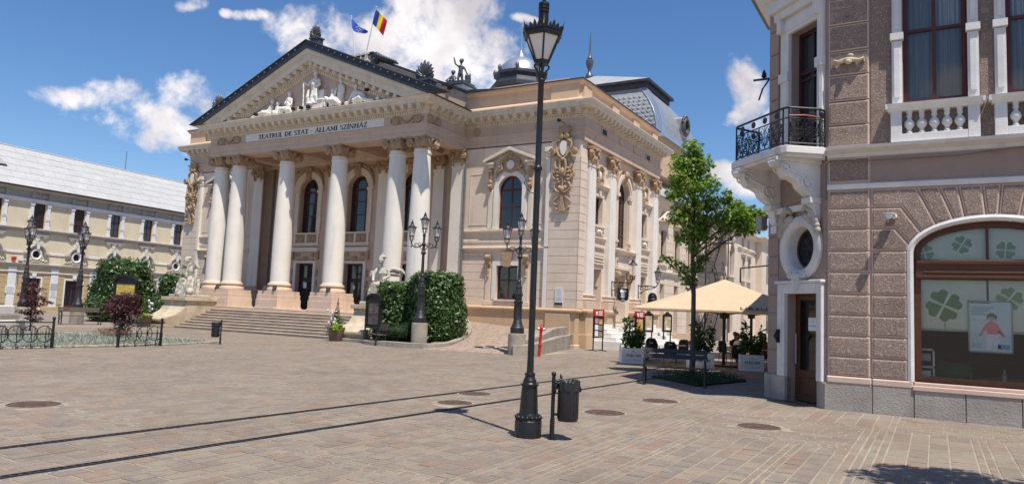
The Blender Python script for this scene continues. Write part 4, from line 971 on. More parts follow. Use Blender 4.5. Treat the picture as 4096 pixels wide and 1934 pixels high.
def palmette(x, y, z, s=1, ang=0):
    mb = MB(fr(x, y, ang, z) @ Matrix.Scale(s, 4))
    mb.box(-.42, .42, -.3, .3, 0, .1); mb.box(-.36, .36, -.25, .25, .1, .52); mb.box(-.44, .44, -.32, .32, .52, .62)
    for k in range(5): mb.box(-.3+k*.14, -.24+k*.14, -.28, -.25, .14, .5); mb.box(.36, .39, -.22+k*.1, -.17+k*.1, .14, .5)
    for k in range(9):
        a = R(-68+17*k); l = .78-.2*abs(a); pts = [(math.sin(a)*q*l, -.1-.12*math.sin(q*2.6), .72+math.cos(a)*q*l) for q in (.1, .4, .7, .95, 1.05)]
        mb.tube(pts, [.03, .06, .08, .06, .02], 6)
    for t in (-1, 1): volute(mb, (t*.34, -.12, .76), .13, 0, .08)
    mb.ball((0, -.16, .72), (.12, .1, .1), 8, 6)
    return part(mb, 'palmette', PATINA, smooth=45)
palmette(PX, FY-.1, zp+1.30, .75); palmette(AX+7.15, FY+.25, 11.35, 1.0); palmette(AX-7.15, FY+.25, 11.35, 1.0)
# ---- body of the building behind: roofs
mb = MB(); mb.box(-40.9, SX-.02, PY+.4, 39.69, 9.3, 11.0); mb.box(-40.9, -17.2, 39.7, 53, 0, 11.0); part(mb, 'main_block', WALL)
mb = MB(); mb.face(((SX+.2, 30, 12.05), (SX+.2, 39.5, 12.05), (-20.6, 39.5, 12.6), (-20.6, 30, 12.6))); mb.face(((-41, 30, 12.05), (-34.2, 30, 12.6), (-34.2, 39.5, 12.6), (-41, 39.5, 12.05))); part(mb, 'wing_roofs', ZINC)
mb = MB(); mb.box(-38, -17.2, 35, 44, 11, 14.3); part(mb, 'auditorium_wall', PEACH)
# stage mansard
MANS = mat('mansard_sheet', (.33, .335, .345), .42, .2, 4, .2, 30, metal=.3)
mb = MB(); mb.box(-39.9, -15.05, 44.45, 52.4, 10.5, 13.0); part(mb, 'stage_wall', TANP)
mb = MB(); mb.box(-40.1, -14.85, 44.25, 52.6, 13.0, 13.25); part(mb, 'stage_eave', SILV)
prof = [(0, 13.25), (.04, 13.8), (.16, 14.4), (.36, 15.0), (.66, 15.6), (1.02, 16.15), (1.45, 16.7)]
def mans(q): return (-40+q*1.1, -15.0-q*1.1, 44.4+q*.7, 52.4-q*1.6)
mb = MB()
mb.loft([[(a, c, z), (b, c, z), (b, d, z), (a, d, z)] for (a, b, c, d), z in [(mans(q), z) for q, z in prof]]); part(mb, 'mansard', MANS)
mb = MB()
for i in range(5):                                       # diamond sheets on the mansard face
    (q0, z0), (q1, z1) = prof[i], prof[i+1]
    n = 2
    for j in range(n):
        qa, qb = q0+(q1-q0)*j/n, q0+(q1-q0)*(j+1)/n; za, zb = z0+(z1-z0)*j/n, z0+(z1-z0)*(j+1)/n
        for k in range(26):
            x = -15.5-qb*1.1-k*.36-(.18 if (i*n+j) % 2 else 0); ya, yb = 44.4+qa*.7, 44.4+qb*.7
            mb.loft([[(x-.16, (ya+yb)/2-.012, (za+zb)/2), (x, ya-.05, za+.01), (x+.16, (ya+yb)/2-.012, (za+zb)/2), (x, yb-.012, zb)], [(x-.1, (ya+yb)/2-.032, (za+zb)/2), (x, ya-.055, za+.08), (x+.1, (ya+yb)/2-.032, (za+zb)/2), (x, yb-.03, zb-.05)]])
part(mb, 'diamond_sheets', MANS, kind='stuff')
mb = MB()
for off in (0, .55): mb.tube([(-15.0-q*1.1-off*.7, 44.4+q*.7-.02+(0), z) for q, z in prof], .05, 6)
mb.loft([[(-15.0-q*1.1-.42, 44.4+q*.7-.05, z) for q, z in prof], [(-15.0-q*1.1+.03, 44.4+q*.7-.06, z) for q, z in prof], [(-15.0-q*1.1+.05, 44.4+q*.7+.5, z) for q, z in prof]], caps=False, closed=False)
part(mb, 'mansard_hip', SILV, smooth=50)
mb = MB(); a, b, c, d = mans(1.45); mb.box(a-.1, b+.1, c-.1, d+.1, 16.7, 17.05); mb.box(a-.35, b+.35, c-.35, d+.35, 17.05, 17.2); part(mb, 'roof_fascia', DKZINC)
mb = MB(); ap = ((-20.9, 47.3, 18.6), (-34, 47.3, 18.6)); q = [(a-.35, c-.35, 17.22), (b+.35, c-.35, 17.22), (b+.35, d+.35, 17.22), (a-.35, d+.35, 17.22)]
mb.face((q[0], q[1], ap[0], ap[1])); mb.face((q[1], q[2], ap[0])); mb.face((q[2], q[3], ap[1], ap[0])); mb.face((q[3], q[0], ap[1])); part(mb, 'low_roof', ZINC)
def finial(x, y, z, h, r=.22):
    mb = MB(); mb.lathe([(r*1.3, 0), (r*1.2, .2), (r*.6, .35), (r*.5, .6), (r*1.0, .8), (r*1.25, 1.1), (r*1.15, 1.3), (r*.7, 1.36), (r*.85, 1.45), (r*.5, 1.6), (r*.25, 2.1), (.02, h)], (x, y, z), 14); return part(mb, 'finial', PATINA, smooth=40)
finial(-21.6, 47.3, 18.55, 3.4, .22)
mb = MB(); mb.box(-16.2, -14.95, 48.45, 49.55, 13.9, 15.3); od = part(mb, 'oval_dormer', ZINC, bevel=.1)
mb = MB(); mb.lathe([(.42, -.02), (.44, .16), (.55, .2), (.68, .1), (.7, -.05)], (-14.95, 49.0, 14.7), 20, axis='x', caps=False)
for k in range(9): a = R(20+k*17.5); mb.ball((-14.9, 49+.72*math.cos(a), 14.7+.72*math.sin(a)), (.12, .1, .1), 7, 5)
build(mb, 'surround', PATINA, od, 45)
mb = MB(); mb.lathe([(.44, 0), (.001, .01)], (-14.93, 49.0, 14.7), 20, axis='x'); build(mb, 'pane', GLASS, od)
# cupola over the auditorium
cx, cy = AX+.2, 47.0
mb = MB(); mb.lathe([(2.2, 14.0), (2.2, 18.0), (2.3, 18.1), (2.3, 18.35), (2.0, 18.5), (1.85, 19.0), (2.05, 19.1), (2.05, 19.3), (1.7, 19.42)], (cx, cy, 0), 8, R(22.5)); cu = part(mb, 'cupola', DKZINC)
mb = MB(); mb.lathe([(1.68, 19.40), (1.64, 19.6), (1.45, 20.0), (1.1, 20.35), (.7, 20.6), (.38, 20.75), (.25, 20.95), (.04, 21.3)], (cx, cy, 0), 16, R(22.5)); build(mb, 'dome', SILV, cu, 25)
mb = MB(); mb.tube([(cx, cy, 21.2), (cx, cy, 22.7)], [.05, .02], 6); build(mb, 'mast', ZINC, cu)
mb = MB()
for k in range(8): a = R(45*k+22.5); mb.ball((cx+1.95*math.cos(a), cy+1.95*math.sin(a), 19.5), (.16, .16, .28), 8, 6)
build(mb, 'cupola_ornament', PATINA, cu, 40)
# ---- side facade
S = fr(SX, 0, 90); PU = [30.4, 32.9, 36.56, 39.18]
WC = [31.65, 34.73, 37.87]
mb = MB(S)
hol = [(WC[0]-.42, WC[0]+.42, 5.72, 7.05, 0, .3), (WC[1]-.74, WC[1]+.74, 4.9, 8.35, .74, .35), (WC[2]-.42, WC[2]+.42, 5.72, 7.05, 0, .3)]
hol += [(WC[0]-.62, WC[0]+.62, 1.05, 3.66, 0, .75), (WC[1]-.72, WC[1]+.72, 1.05, 3.56, 0, .75), (WC[2]-.62, WC[2]+.62, 1.05, 3.66, 0, .75)]
mb.wall(PY, 39.7, .0, 9.35, hol); part(mb, 'side_wall', WALL)
mb = MB(); mb.face(((SX, 39.7, 0), (SX-1, 39.7, 0), (SX-1, 39.7, 9.4), (SX, 39.7, 9.4))); part(mb, 'side_return', WALL)
for c in (WC[0], WC[2]): window(S, c-.41, c+.41, 5.72, 7.05, 0, .16, (.5,), (.6,), FRAME, GLASS)
window(S, WC[1]-.73, WC[1]+.73, 4.9, 8.34, .73, .2, (.33, .67), (.2, .45, .72), FRAME, GLASS)
for i, u in enumerate(PU): pilaster(S, u, .40, -.26, 2.42, 8.5, 9.14, 2.1)
mb = MB(S)
for u in PU: mb.box(u-.52, u+.52, -.36, -.001, 1.74, 2.11)
part(mb, 'pilaster_pedestals', PEDST, bevel=.012)
mb = MB(S)
for u in PU: mb.box(u-.5, u+.5, -.34, -.002, .6, 1.55); mb.box(u-.54, u+.54, -.40, -.003, -.02, .62)
part(mb, 'plinth', TANP, bevel=.012)
mb = MB(S)
for u in PU: mb.sweep([(-.1, 1.53), (.04, 1.53), (.08, 1.57), (.10, 1.64), (.08, 1.70), (.04, 1.745), (-.1, 1.75)], [(u-.5, 0), (u-.5, -.34), (u+.5, -.34), (u+.5, 0)])
part(mb, 'plinth_moulding', TANP, smooth=40)
mb = MB(S); mb.box(PY-.10, 29.97, -.13, -.001, 1.74, 9.3); part(mb, 'corner_pier', WALL)
course_stack(fr(SX+.13, 0, 90), PY-.13, 29.98, 1.74, 8.6, .385)
for i, c in enumerate(WC):
    mb = MB(S)
    if i != 1:
        for t in (-1, 1): a, b = sorted((c+t*.42, c+t*.62)); mb.box(a, b, -.06, -.001, 5.72, 7.05)
        mb.box(c-.62, c+.62, -.06, -.002, 7.05, 7.25); mb.box(c-.7, c+.7, -.05, -.003, 7.25, 7.42)
        mb.sweep([(-.02, 7.42), (.06, 7.44), (.18, 7.55), (.2, 7.6), (-.02, 7.64)], [(c-.78, -.0), (c-.78, -.02), (c+.78, -.02), (c+.78, 0)])
        mb.prism([(c-.1, 7.06), (c+.1, 7.06), (c+.15, 7.42), (c-.15, 7.42)], -.12, -.05)
        mb.box(c-.72, c+.72, -.14, -.001, 5.60, 5.71); mb.box(c-.66, c+.66, -.05, -.002, 5.25, 5.6); mb.sweep([(0, 4.98), (.04, 5.0), (.1, 5.1), (.1, 5.15), (0, 5.18)], [(c-.95, 0), (c-.95, -.01), (c+.95, -.01), (c+.95, 0)])
        mb.box(c-.8, c+.8, -.04, -.004, 4.3, 4.75); mb.box(c-.75, c+.75, -.12, -.003, 4.64, 4.74)
        for z in (4.2, 4.05, 3.92): mb.box(c-.78, c+.78, -.10+(4.2-z)*.1, -.004, z-.05, z+.02)
        part(mb, 'window_surround', WALL, bevel=.006)
        small_cartouche(S @ Matrix.Translation((c, 0, 8.08)))
        mb = MB(S); mb.ball((c, -.1, 5.42), (.2, .09, .09), 10, 6); mb.tube([(c-.4, -.07, 5.5), (c-.2, -.1, 5.35), (c, -.1, 5.28), (c+.2, -.1, 5.35), (c+.4, -.07, 5.5)], .035, 6); part(mb, 'scroll_ornament', RELIEF, smooth=45)
    else:
        mb.arch(c, 7.61, .74, 1.0, -.12, .03, 18); mb.arch(c, 7.61, .86, 1.06, -.16, -.08, 18)
        for t in (-1, 1): a, b = sorted((c+t*.76, c+t*1.04)); mb.box(a, b, -.10, -.001, 4.95, 7.44); mb.box(a-.05, b+.05, -.18, -.002, 7.44, 7.62); a, b = sorted((c+t*.74, c+t*1.08)); mb.box(a, b, -.16, -.003, 5.15, 5.25)
        part(mb, 'window_surround', WALL)
        mb = MB(S); mb.ball((c, -.2, 8.62), (.17, .14, .22), 10, 8); mb.prism([(c-.12, 8.3), (c+.12, 8.3), (c+.18, 8.85), (c-.18, 8.85)], -.2, -.1)
        for t in (-1, 1): mb.tube([(c+t*.4, -.06, 8.75), (c+t*.85, -.1, 8.6), (c+t*1.05, -.1, 8.2), (c+t*1.1, -.06, 7.75)], [.07, .11, .09, .03], 7)
        part(mb, 'keystone_ornament', ORN, smooth=45)
        mb = MB(S); mb.sweep([(-.02, 4.55), (.05, 4.57), (.16, 4.66), (.22, 4.72), (.22, 4.77), (-.02, 4.82)], [(c-1.2, 0), (c-1.2, -.1), (c+1.2, -.1), (c+1.2, 0)]); mb.box(c-1.1, c+1.1, -.1, -.001, 3.85, 4.55); mb.box(c-1.15, c+1.15, -.17, -.002, 3.8, 3.95)
        for t in (-1, 1): mb.box(c+t*.95-.18, c+t*.95+.18, -.18, -.003, 3.9, 4.55)
        part(mb, 'door_hood', WALL, bevel=.008)
        mb = MB(S)
        for t in (-1, 1): volute(mb, (c+t*.92, -.18, 3.5), .2, 90, .14); mb.tube([(c+t*.92, -.14, 3.4), (c+t*.92, -.12, 2.95), (c+t*.92, -.08, 2.7)], [.12, .1, .05], 8); mb.ball((c+t*.95, -.2, 4.22), (.06, .05, .12), 8, 6)
        part(mb, 'consoles', ORN, smooth=45)
    hw, zt = (.62, 3.66) if i != 1 else (.72, 3.56)
    mb = MB(S); mb.box(c-hw+.02, c+hw-.02, .69, .75, 1.0, zt)
    for a, b in ((1.15, 2.85), (3.0, zt-.1)):
        for t in (-1, 1): q0, q1 = sorted((c+t*.06, c+t*(hw-.1))); mb.box(q0, q1, .665, .69, a, b)
    part(mb, 'panelled_door', PANEL, bevel=.008)
    mb = MB(S)
    for t in (-1, 1):
        for zz in ((1.2, 2.7), (2.85, 3.5)): x_ = c+t*(hw-.02); a, b = sorted((x_, x_-t*.02)); mb.box(a, b, .15, .6, zz[0], zz[1])
    part(mb, 'door_reveal', WALL)
for u in (31.5, 37.6):
    mb = MB(S); mb.box(u-.34, u+.34, -.30, -.25, 9.93, 9.98); mb.box(u-.34, u+.34, -.30, -.25, 10.24, 10.29); mb.box(u-.34, u-.28, -.30, -.25, 9.98, 10.24); mb.box(u+.28, u+.34, -.30, -.25, 9.98, 10.24); v = part(mb, 'vent_frame', WALLP)
    mb = MB(S); mb.box(u-.28, u+.28, -.275, -.25, 9.98, 10.24); build(mb, 'vent', BLACK, v)
for u in (33.6, 35.5):
    mb = MB(S); mb.lathe([(.17, -.25), (.17, -.30), (.12, -.31)], (u, 0, 10.12), 14, axis='y'); part(mb, 'frieze_medallion', WALLP)
mb = MB(fr(0, PY))
for u in (-19.3, -15.9): mb.lathe([(.2, .02), (.2, -.03), (.15, -.04)], (u, 0, 10.12), 14, axis='y')
part(mb, 'frieze_medallion', ORNP)
mb = MB()                                          # attic along the side
mb.box(SX-.35, SX+.02, PY+.3, 39.6, 11.05, 12.0)
for u in (29.9, 33.3, 36.2, 39.2): mb.box(SX-.36, SX+.13, u-.45, u+.4, 11.2, 11.99)
part(mb, 'attic', PEACH, bevel=.01)
mb = MB(); pth = [(SX+.02, PY+.3), (SX+.02, 39.6), (SX-.5, 39.6)]
mb.sweep([(0, 11.06), (.2, 11.06), (.2, 11.16), (.1, 11.26), (.02, 11.3), (0, 11.3)], pth); mb.sweep([(0, 11.85), (.06, 11.87), (.16, 11.98), (.18, 12.06), (-.4, 12.06), (-.4, 12.0)], pth); part(mb, 'attic_moulding', PEACH)
mb = MB(); mb.sweep([(-.45, 12.06), (.22, 12.06), (.22, 12.11), (-.45, 12.16)], pth); part(mb, 'attic_flashing', DKZINC)
# white steps before the side doors
for i, c in enumerate(WC):
    for k in range(6):
        mb = MB(S); e = .15*(5-k); zt = .18*(k+1); d = -.15-.27*(5-k)
        if k < 2: 
            if i: continue
            mb.box(WC[0]-1.05, WC[2]+1.1, d-.55, -.01+(0), zt-.18 if k else -.05, zt)
        else: mb.box(c-.62-.1*(5-k), c+.62+.1*(5-k), d-.5, .6 if k == 5 else 0, zt-.18, zt-.004)
        part(mb, 'stone_step', MARBLE, bevel=.01)
# ---- rear wing and far block
W = fr(-14.3, 0, 90)
wc = [42.75, 45.5, 48.3]
mb = MB(W); hol = []
for c in wc: hol += [(c-.5, c+.5, 4.75, 6.75, 0, .3), (c-.42, c+.42, .35, 3.5, 0, .4)]
mb.wall(39.7, 53, 0, 8.4, hol); part(mb, 'rear_wall', WALL)
for c in wc:
    window(W, c-.49, c+.49, 4.75, 6.75, 0, .16, (.5,), (.66,), FRAME, GLASS); mb = MB(W); mb.box(c-.41, c+.41, .3, .36, .35, 3.5); part(mb, 'side_door', FRAME if c > 45 else PANEL)
    mb = MB(W)
    for t in (-1, 1): a, b = sorted((c+t*.5, c+t*.68)); mb.box(a, b, -.07, -.001, 4.725, 6.75)
    mb.box(c-.68, c+.68, -.07, -.002, 6.75, 6.98); mb.box(c-.75, c+.75, -.12, -.003, 6.98, 7.2); mb.box(c-.72, c+.72, -.2, -.004, 4.6, 4.72); mb.box(c-.6, c+.6, -.08, -.005, 4.25, 4.6)
    if c < 44: mb.prism([(c-.85, 7.3), (c+.85, 7.3), (c, 7.9)], -.4, -.001); mb.box(c-.85, c+.85, -.38, -.002, 7.2, 7.3)
    else: mb.box(c-.85, c+.85, -.34, -.002, 7.2, 7.34)
    part(mb, 'window_surround', WALL)
course_stack(W, 39.7, 53, 4.5, 8.0, .52, skip=lambda z, zt: [(39.7, wc[0]-.78), (wc[0]+.78, wc[1]-.78), (wc[1]+.78, wc[2]-.78), (wc[2]+.78, 52.9)])
course_stack(W, 39.7, 53, .45, 3.95, .5, skip=lambda z, zt: [(39.7, wc[0]-.42), (wc[0]+.42, wc[1]-.42), (wc[1]+.42, wc[2]-.42), (wc[2]+.42, 52.9)])
mb = MB(W); mb.box(39.7, 52.9, -.07, -.002, -.02, .42); part(mb, 'plinth', TANP)
mb = MB(W); mb.sweep([(-.02, 4.02), (.05, 4.04), (.1, 4.15), (.18, 4.2), (.18, 4.26), (-.02, 4.3)], [(39.7, 0), (52.9, 0)]); mb.sweep([(-.02, 8.1), (.05, 8.12), (.12, 8.3), (.35, 8.36), (.4, 8.55), (-.02, 8.6)], [(39.7, 0), (52.9, 0)]); part(mb, 'cornice', CORN)
mb = MB(); mb.face(((-13.85, 39.7, 8.58), (-13.85, 53, 8.58), (-16.8, 53, 11.2), (-16.8, 39.7, 11.2))); mb.box(-14.1, -13.82, 39.75, 53, 8.56, 8.63); part(mb, 'rear_roof', ZINC)
mb = MB(fr(-14.3, 43.4, 90)); mb.arch(0, 8.7, .5, .68, -.3, .6, 12); mb.box(-.68, .68, -.25, .5, 8.5, 8.72); part(mb, 'arched_dormer', ZINC, smooth=40)
mb = MB(fr(0, 53.0)); mb.box(-17.5, -13.0, 0, .6, -.02, 8.35); part(mb, 'end_wall', WALL)
course_stack(fr(0, 53.0), -17.5, -13.0, .45, 8.0, .62)
Fm = fr(-13.0, 0, 90); mb = MB(Fm)
mb.wall(53.0, 75, 0, 8.4, [(53.9, 55.2, 4.7, 7.1, .65, .3), (57.9, 58.8, 4.6, 6.4, 0, .3), (59.9, 60.8, 4.6, 6.4, 0, .3), (57.9, 58.8, 7.2, 7.9, 0, .3), (59.9, 60.8, 7.2, 7.9, 0, .3), (64.9, 66.1, 4.7, 7.1, .6, .3), (53.9, 55.2, .5, 3.6, 0, .3), (57.9, 58.8, .5, 3.5, 0, .3), (64.9, 66.1, .5, 3.5, 0, .3)])
part(mb, 'far_wall', WALL)
for a, b, c, d, r in ((53.9, 55.2, 4.7, 7.1, .64), (57.9, 58.8, 4.6, 6.4, 0), (59.9, 60.8, 4.6, 6.4, 0), (57.9, 58.8, 7.2, 7.9, 0), (59.9, 60.8, 7.2, 7.9, 0), (64.9, 66.1, 4.7, 7.1, .59), (53.9, 55.2, .5, 3.6, 0), (57.9, 58.8, .5, 3.5, 0), (64.9, 66.1, .5, 3.5, 0)):
    window(Fm, a+.01, b-.01, c, d-.01, r, .2, (.5,), (.6,), FRAME if c < 7.15 else PANEL, GLASS)
mb = MB(Fm)
for a, b, c, d in ((53.9, 55.2, 4.7, 7.1), (57.9, 58.8, 4.6, 6.4), (59.9, 60.8, 4.6, 6.4), (64.9, 66.1, 4.7, 7.1)):
    mb.box(a-.16, a, -.07, -.001, c, d-(.4 if d > 7 else 0)); mb.box(b, b+.16, -.07, -.001, c, d-(.4 if d > 7 else 0)); mb.box(a-.25, b+.25, -.2, -.002, c-.12, c)
    if d > 7: mb.arch((a+b)/2, d-.65, .66, .85, -.1, -.002, 12); mb.ball(((a+b)/2, -.15, d+.3), (.25, .15, .22), 8, 6)
    else: mb.box(a-.25, b+.25, -.25, -.003, d+.15, d+.27); mb.box(a-.16, b+.16, -.08, -.004, d, d+.15)
part(mb, 'window_surround', CORN)
mb = MB(Fm); mb.box(63.0, 68.0, -.5, -.001, -.02, 8.38); part(mb, 'corner_bay', WALL)
mb = MB(Fm); pb = [(52.6, 0), (62.9, 0), (62.9, -.5), (68.1, -.5), (68.1, 0), (75, 0)]
mb.sweep([(-.02, 6.95), (.05, 7.0), (.14, 7.05), (.14, 7.1), (-.02, 7.14)], [(56.5, 0), (62.9, 0)]); mb.sweep([(-.02, 8.0), (.08, 8.05), (.3, 8.25), (.42, 8.35), (.42, 8.45), (-.02, 8.5)], pb); part(mb, 'cornice', CORN)
mb = MB(Fm)
for c, z0, z1, rr in ((65.5, 4.7, 7.1, .5), (65.5, .5, 3.5, 0)):
    P = outline(c-.5, c+.5, z0, z1, rr); mb.prism(P, -.53, -.49)
part(mb, 'bay_window', GLASS)
mb = MB(); mb.box(-17, -13.1, 53.2, 75, 8.4, 8.5); mb.face(((-12.7, 52.8, 8.5), (-12.7, 75, 8.5), (-17, 75, 9.6), (-17, 52.8, 9.6))); part(mb, 'far_roof', ZINC)
# fire escape in the corner
FE = tag(thing('fire_escape', 'grey iron fire escape stair in the corner behind the tree', 'fire escape', -13.6, 52.2), 'grey iron fire escape stair in the corner behind the tree', 'fire escape')
IRG = mat('grey_iron', (.10, .10, .10), .6, .2, 6)
for k, (z0, z1, dr) in enumerate(((.1, 2.4, 1), (2.4, 4.6, -1), (4.6, 6.9, 1), (6.9, 9.0, -1))):
    yA, yB = (50.0, 52.4) if dr > 0 else (52.4, 50.0); x0, x1 = (-13.9, -13.2) if dr > 0 else (-13.1, -12.5)
    mb = MB()
    for x in (x0, x1): mb.hull([(x, yA, z0), (x, yA+.1, z0), (x, yA+.1, z0+.14), (x, yA, z0+.14)], [(x, yB, z1), (x, yB+.1, z1), (x, yB+.1, z1+.14), (x, yB, z1+.14)])
    for x in (x0, x1):
        mb.tube([(x, yA, z0+.9), (x, yB, z1+.9)], .03, 5)
        for i in range(7): t = i/6; y = yA+(yB-yA)*t; z = z0+(z1-z0)*t; mb.tube([(x, y, z), (x, y, z+.9)], .02, 4); mb.tube([(x, y, z+.1), (x, y+.18*dr, z+.8)], .018, 4); mb.lathe([(.1, -.01), (.13, -.01), (.13, .01), (.1, .01)], (x, y+.12*dr, z+.5), 8, axis='x')
    build(mb, 'stringer', IRG, FE)
    mb = MB()
    for i in range(9): t = (i+.5)/9; y = yA+(yB-yA)*t; z = z0+(z1-z0)*t; mb.box(x0, x1, y-.12, y+.12, z, z+.03)
    build(mb, 'treads', IRG, FE)
    mb = MB(); mb.box(-13.95, -12.4, yB-.1 if dr > 0 else yB-.7, yB+.7 if dr > 0 else yB+.1, z1, z1+.05); build(mb, 'landing', IRG, FE)
mb = MB()
for x in (-13.95, -12.4): mb.tube([(x, 51.2, 0), (x, 51.2, 9.0)], .05, 6)
build(mb, 'post', IRG, FE)
# ================================================================ LONG YELLOW BUILDING ON THE LEFT
LB = thing('long_yellow_building', 'long two storey yellow building with white trim, oval windows and a pale metal roof', 'building', -60, 27, 0, 96.6)
K = wm(LB)
def lp(mb, name, m, smooth=0, bevel=0, parent=LB, **k): return build(mb, name, m, parent, smooth, bevel, **k)
bays = [.12+3.31*k for k in range(-1, 7)]
u0, u1 = -6.0, 24.0
mb = MB(K); hol = [(c-.46, c+.46, 6.34, 8.28, 0, .2) for c in bays]+[(c-.30, c+.30, 3.92, 4.72, .30, .22) for c in bays]
mb.wall(u0, u1, 3.3, 8.6, hol); lp(mb, 'upper_wall', CREAMP)
gd = {1: (.58, 2.5, 0), 2: (.72, 2.45, 0), 0: (.6, 2.5, 0), 4: (.45, 2.3, .9), 5: (.45, 2.3, .9), 3: (.45, 2.3, .9), 6: (.45, 2.3, .9)}
mb = MB(K); hol = [(bays[k+1]-w_, bays[k+1]+w_, z0, zt, 0, .3) for k, (w_, zt, z0) in gd.items() if k+1 < len(bays)]
mb.wall(u0, u1, -.02, 3.3, hol); lp(mb, 'ground_wall', OCHRE)
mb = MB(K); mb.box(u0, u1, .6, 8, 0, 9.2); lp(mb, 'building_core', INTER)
for k, (w_, zt, z0) in gd.items():
    if k+1 >= len(bays): continue
    c = bays[k+1]; mb = MB(K)
    for s in (-1, 1): a, b = sorted((c+s*w_, c+s*(w_+.12))); mb.box(a, b, -.05, .02, z0, zt)
    mb.box(c-w_-.12, c+w_+.12, -.05, .02, zt, zt+.12); mb.prism([(c-.13, zt+.12), (c+.13, zt+.12), (c+.2, 2.98), (c-.2, 2.98)], -.10, -.002); lp(mb, 'door_surround', WTRIM)
    if z0 == 0: 
        mb = MB(K); mb.box(c-w_, c-w_+.09, .2, .26, 0, zt); mb.box(c+w_-.09, c+w_, .2, .26, 0, zt); mb.box(c-w_+.09, c+w_-.09, .2, .26, zt-.09, zt); mb.box(c-w_+.09, c+w_-.09, .2, .26, 1.98, 2.08); mb.box(c-.05, c+.05, .2, .26, 0, 1.98); mb.box(c-w_+.09, c+w_-.09, .21, .25, 0, .5); d = lp(mb, 'street_door', FRAME)
        mb = MB(K); mb.face(((c-w_+.09, .235, .5), (c+w_-.09, .235, .5), (c+w_-.09, .235, zt-.09), (c-w_+.09, .235, zt-.09))); build(mb, 'pane', GLASS, d)
    else: window(K, c-w_+.01, c+w_-.01, z0, zt-.01, 0, .16, (.5,), (.65,), FRAME, GLASS, parent=LB)
for c in bays:
    window(K, c-.45, c+.45, 6.34, 8.27, 0, .12, (.5,), (.36, .66), FRAME, GLASS, parent=LB)
    for s in (-1, 1):
        mb = MB(K); u = c+s*.66
        mb.box(u-.12, u+.12, -.10, -.001, 6.52, 8.1); mb.box(u-.15, u+.15, -.13, -.002, 6.3, 6.52); mb.box(u-.15, u+.15, -.13, -.003, 7.0, 7.05); mb.box(u-.14, u+.14, -.12, -.004, 7.12, 7.16); mb.box(u-.16, u+.16, -.14, -.005, 8.1, 8.3); lp(mb, 'window_pilaster', WTRIM)
    mb = MB(K)                       # frieze block over each window
    for s in (-1, 1):
        u = c+s*.66; mb.box(u-.13, u+.13, -.16, -.001, 8.62, 9.12); a, b = sorted((c+s*.02, c+s*.48)); mb.box(a, b, -.07, -.002, 8.72, 8.98)
    lp(mb, 'frieze_panel', GREYTR)
    mb = MB(K); mb.box(c-.85, c+.85, -.13, -.001, 5.78, 6.02)
    for t in (-.55, 0, .55): mb.prism([(c+t-.2, 5.78), (c+t+.2, 5.78), (c+t+.1, 5.64), (c+t-.1, 5.64)], -.12, -.002)
    lp(mb, 'sill_apron', GREYTR)
    mb = MB(K); mb.lathe([(.18, -.01), (.16, -.08), (.02, -.1)], (c, 0, 5.56), 12, axis='y'); lp(mb, 'rosette', WTRIM)
    mb = MB(K); mb.lathe([(.30, .05), (.30, -.10), (.36, -.14), (.44, -.12), (.46, -.001)], (c, 0, 4.32), 20, axis='y', caps=False); ow = lp(mb, 'oval_window', WTRIM, 45)
    mb = MB(K); mb.lathe([(.30, .1), (.001, .1)], (c, 0, 4.32), 20, axis='y'); build(mb, 'pane', GLASS, ow)
    mb = MB(K); mb.arch(c, 4.36, .58, .76, -.18, -.001, 16, 4, 176); mb.arch(c, 4.36, .66, .74, -.23, -.16, 16, 4, 176)
    for s in (-1, 1): a, b = sorted((c+s*.58, c+s*.98)); mb.box(a, b, -.21, -.002, 4.34, 4.46)
    lp(mb, 'arched_hood', GREYTR)
    mb = MB(K); mb.prism([(c-.09, 4.75), (c+.09, 4.75), (c+.14, 5.2), (c-.14, 5.2)], -.26, -.003); mb.box(c-.16, c+.16, -.28, -.004, 5.2, 5.28); lp(mb, 'hood_keystone', WTRIM)
    mb = MB(K); mb.prism([(c-1.15, 3.64), (c+1.15, 3.64), (c+.95, 3.85), (c+.5, 4.1), (c-.5, 4.1), (c-.95, 3.85)], -.05, -.003); lp(mb, 'oval_base', OCHRE)
    mb = MB(K)
    for s in (-1, 1):
        for q in range(8): mb.ball((c+s*(.36+.075*q), -.07, 3.84+.06*math.sin(q*2.2)+.012*(7-q)), (.05, .045, .05), 7, 5)
    for q in range(5): mb.ball((c+(q-2)*.14, -.07, 3.78), (.06, .045, .04), 7, 5)
    lp(mb, 'oval_garland', WTRIM, 45)
mb = MB(K)
for a, b in zip(bays, bays[1:]): mb.box(a+1.02, b-1.02, -.06, -.001, 4.36, 4.5)
lp(mb, 'white_band', WTRIM)
mb = MB(K); mb.sweep([(-.02, 3.28), (.06, 3.3), (.08, 3.42), (.2, 3.5), (.22, 3.58), (-.02, 3.64)], [(u0, 0), (u1, 0)]); mb.sweep([(-.02, 6.02), (.1, 6.04), (.14, 6.14), (.24, 6.18), (.26, 6.27), (-.02, 6.31)], [(u0, 0), (u1, 0)]); lp(mb, 'cornice', GREYTR)
mb = MB(K); mb.sweep([(-.02, 8.3), (.06, 8.31), (.08, 8.42), (.1, 8.58), (-.02, 8.6)], [(u0, 0), (u1, 0)]); mb.sweep([(-.02, 2.86), (.07, 2.88), (.12, 2.96), (-.02, 3.0)], [(u0, 0), (u1, 0)]); lp(mb, 'architrave', WTRIM)
mb = MB(K); mb.wall(u0, u1, 8.6, 9.35); mb.sweep([(-.02, 9.1), (.1, 9.12), (.3, 9.3), (.45, 9.36), (-.02, 9.36)], [(u0, 0), (u1, 0)]); lp(mb, 'frieze', GREYTR)
mb = MB(K); mb.tube([(u0, -.5, 9.38), (u1, -.5, 9.38)], .06, 8); lp(mb, 'gutter', BLACK)
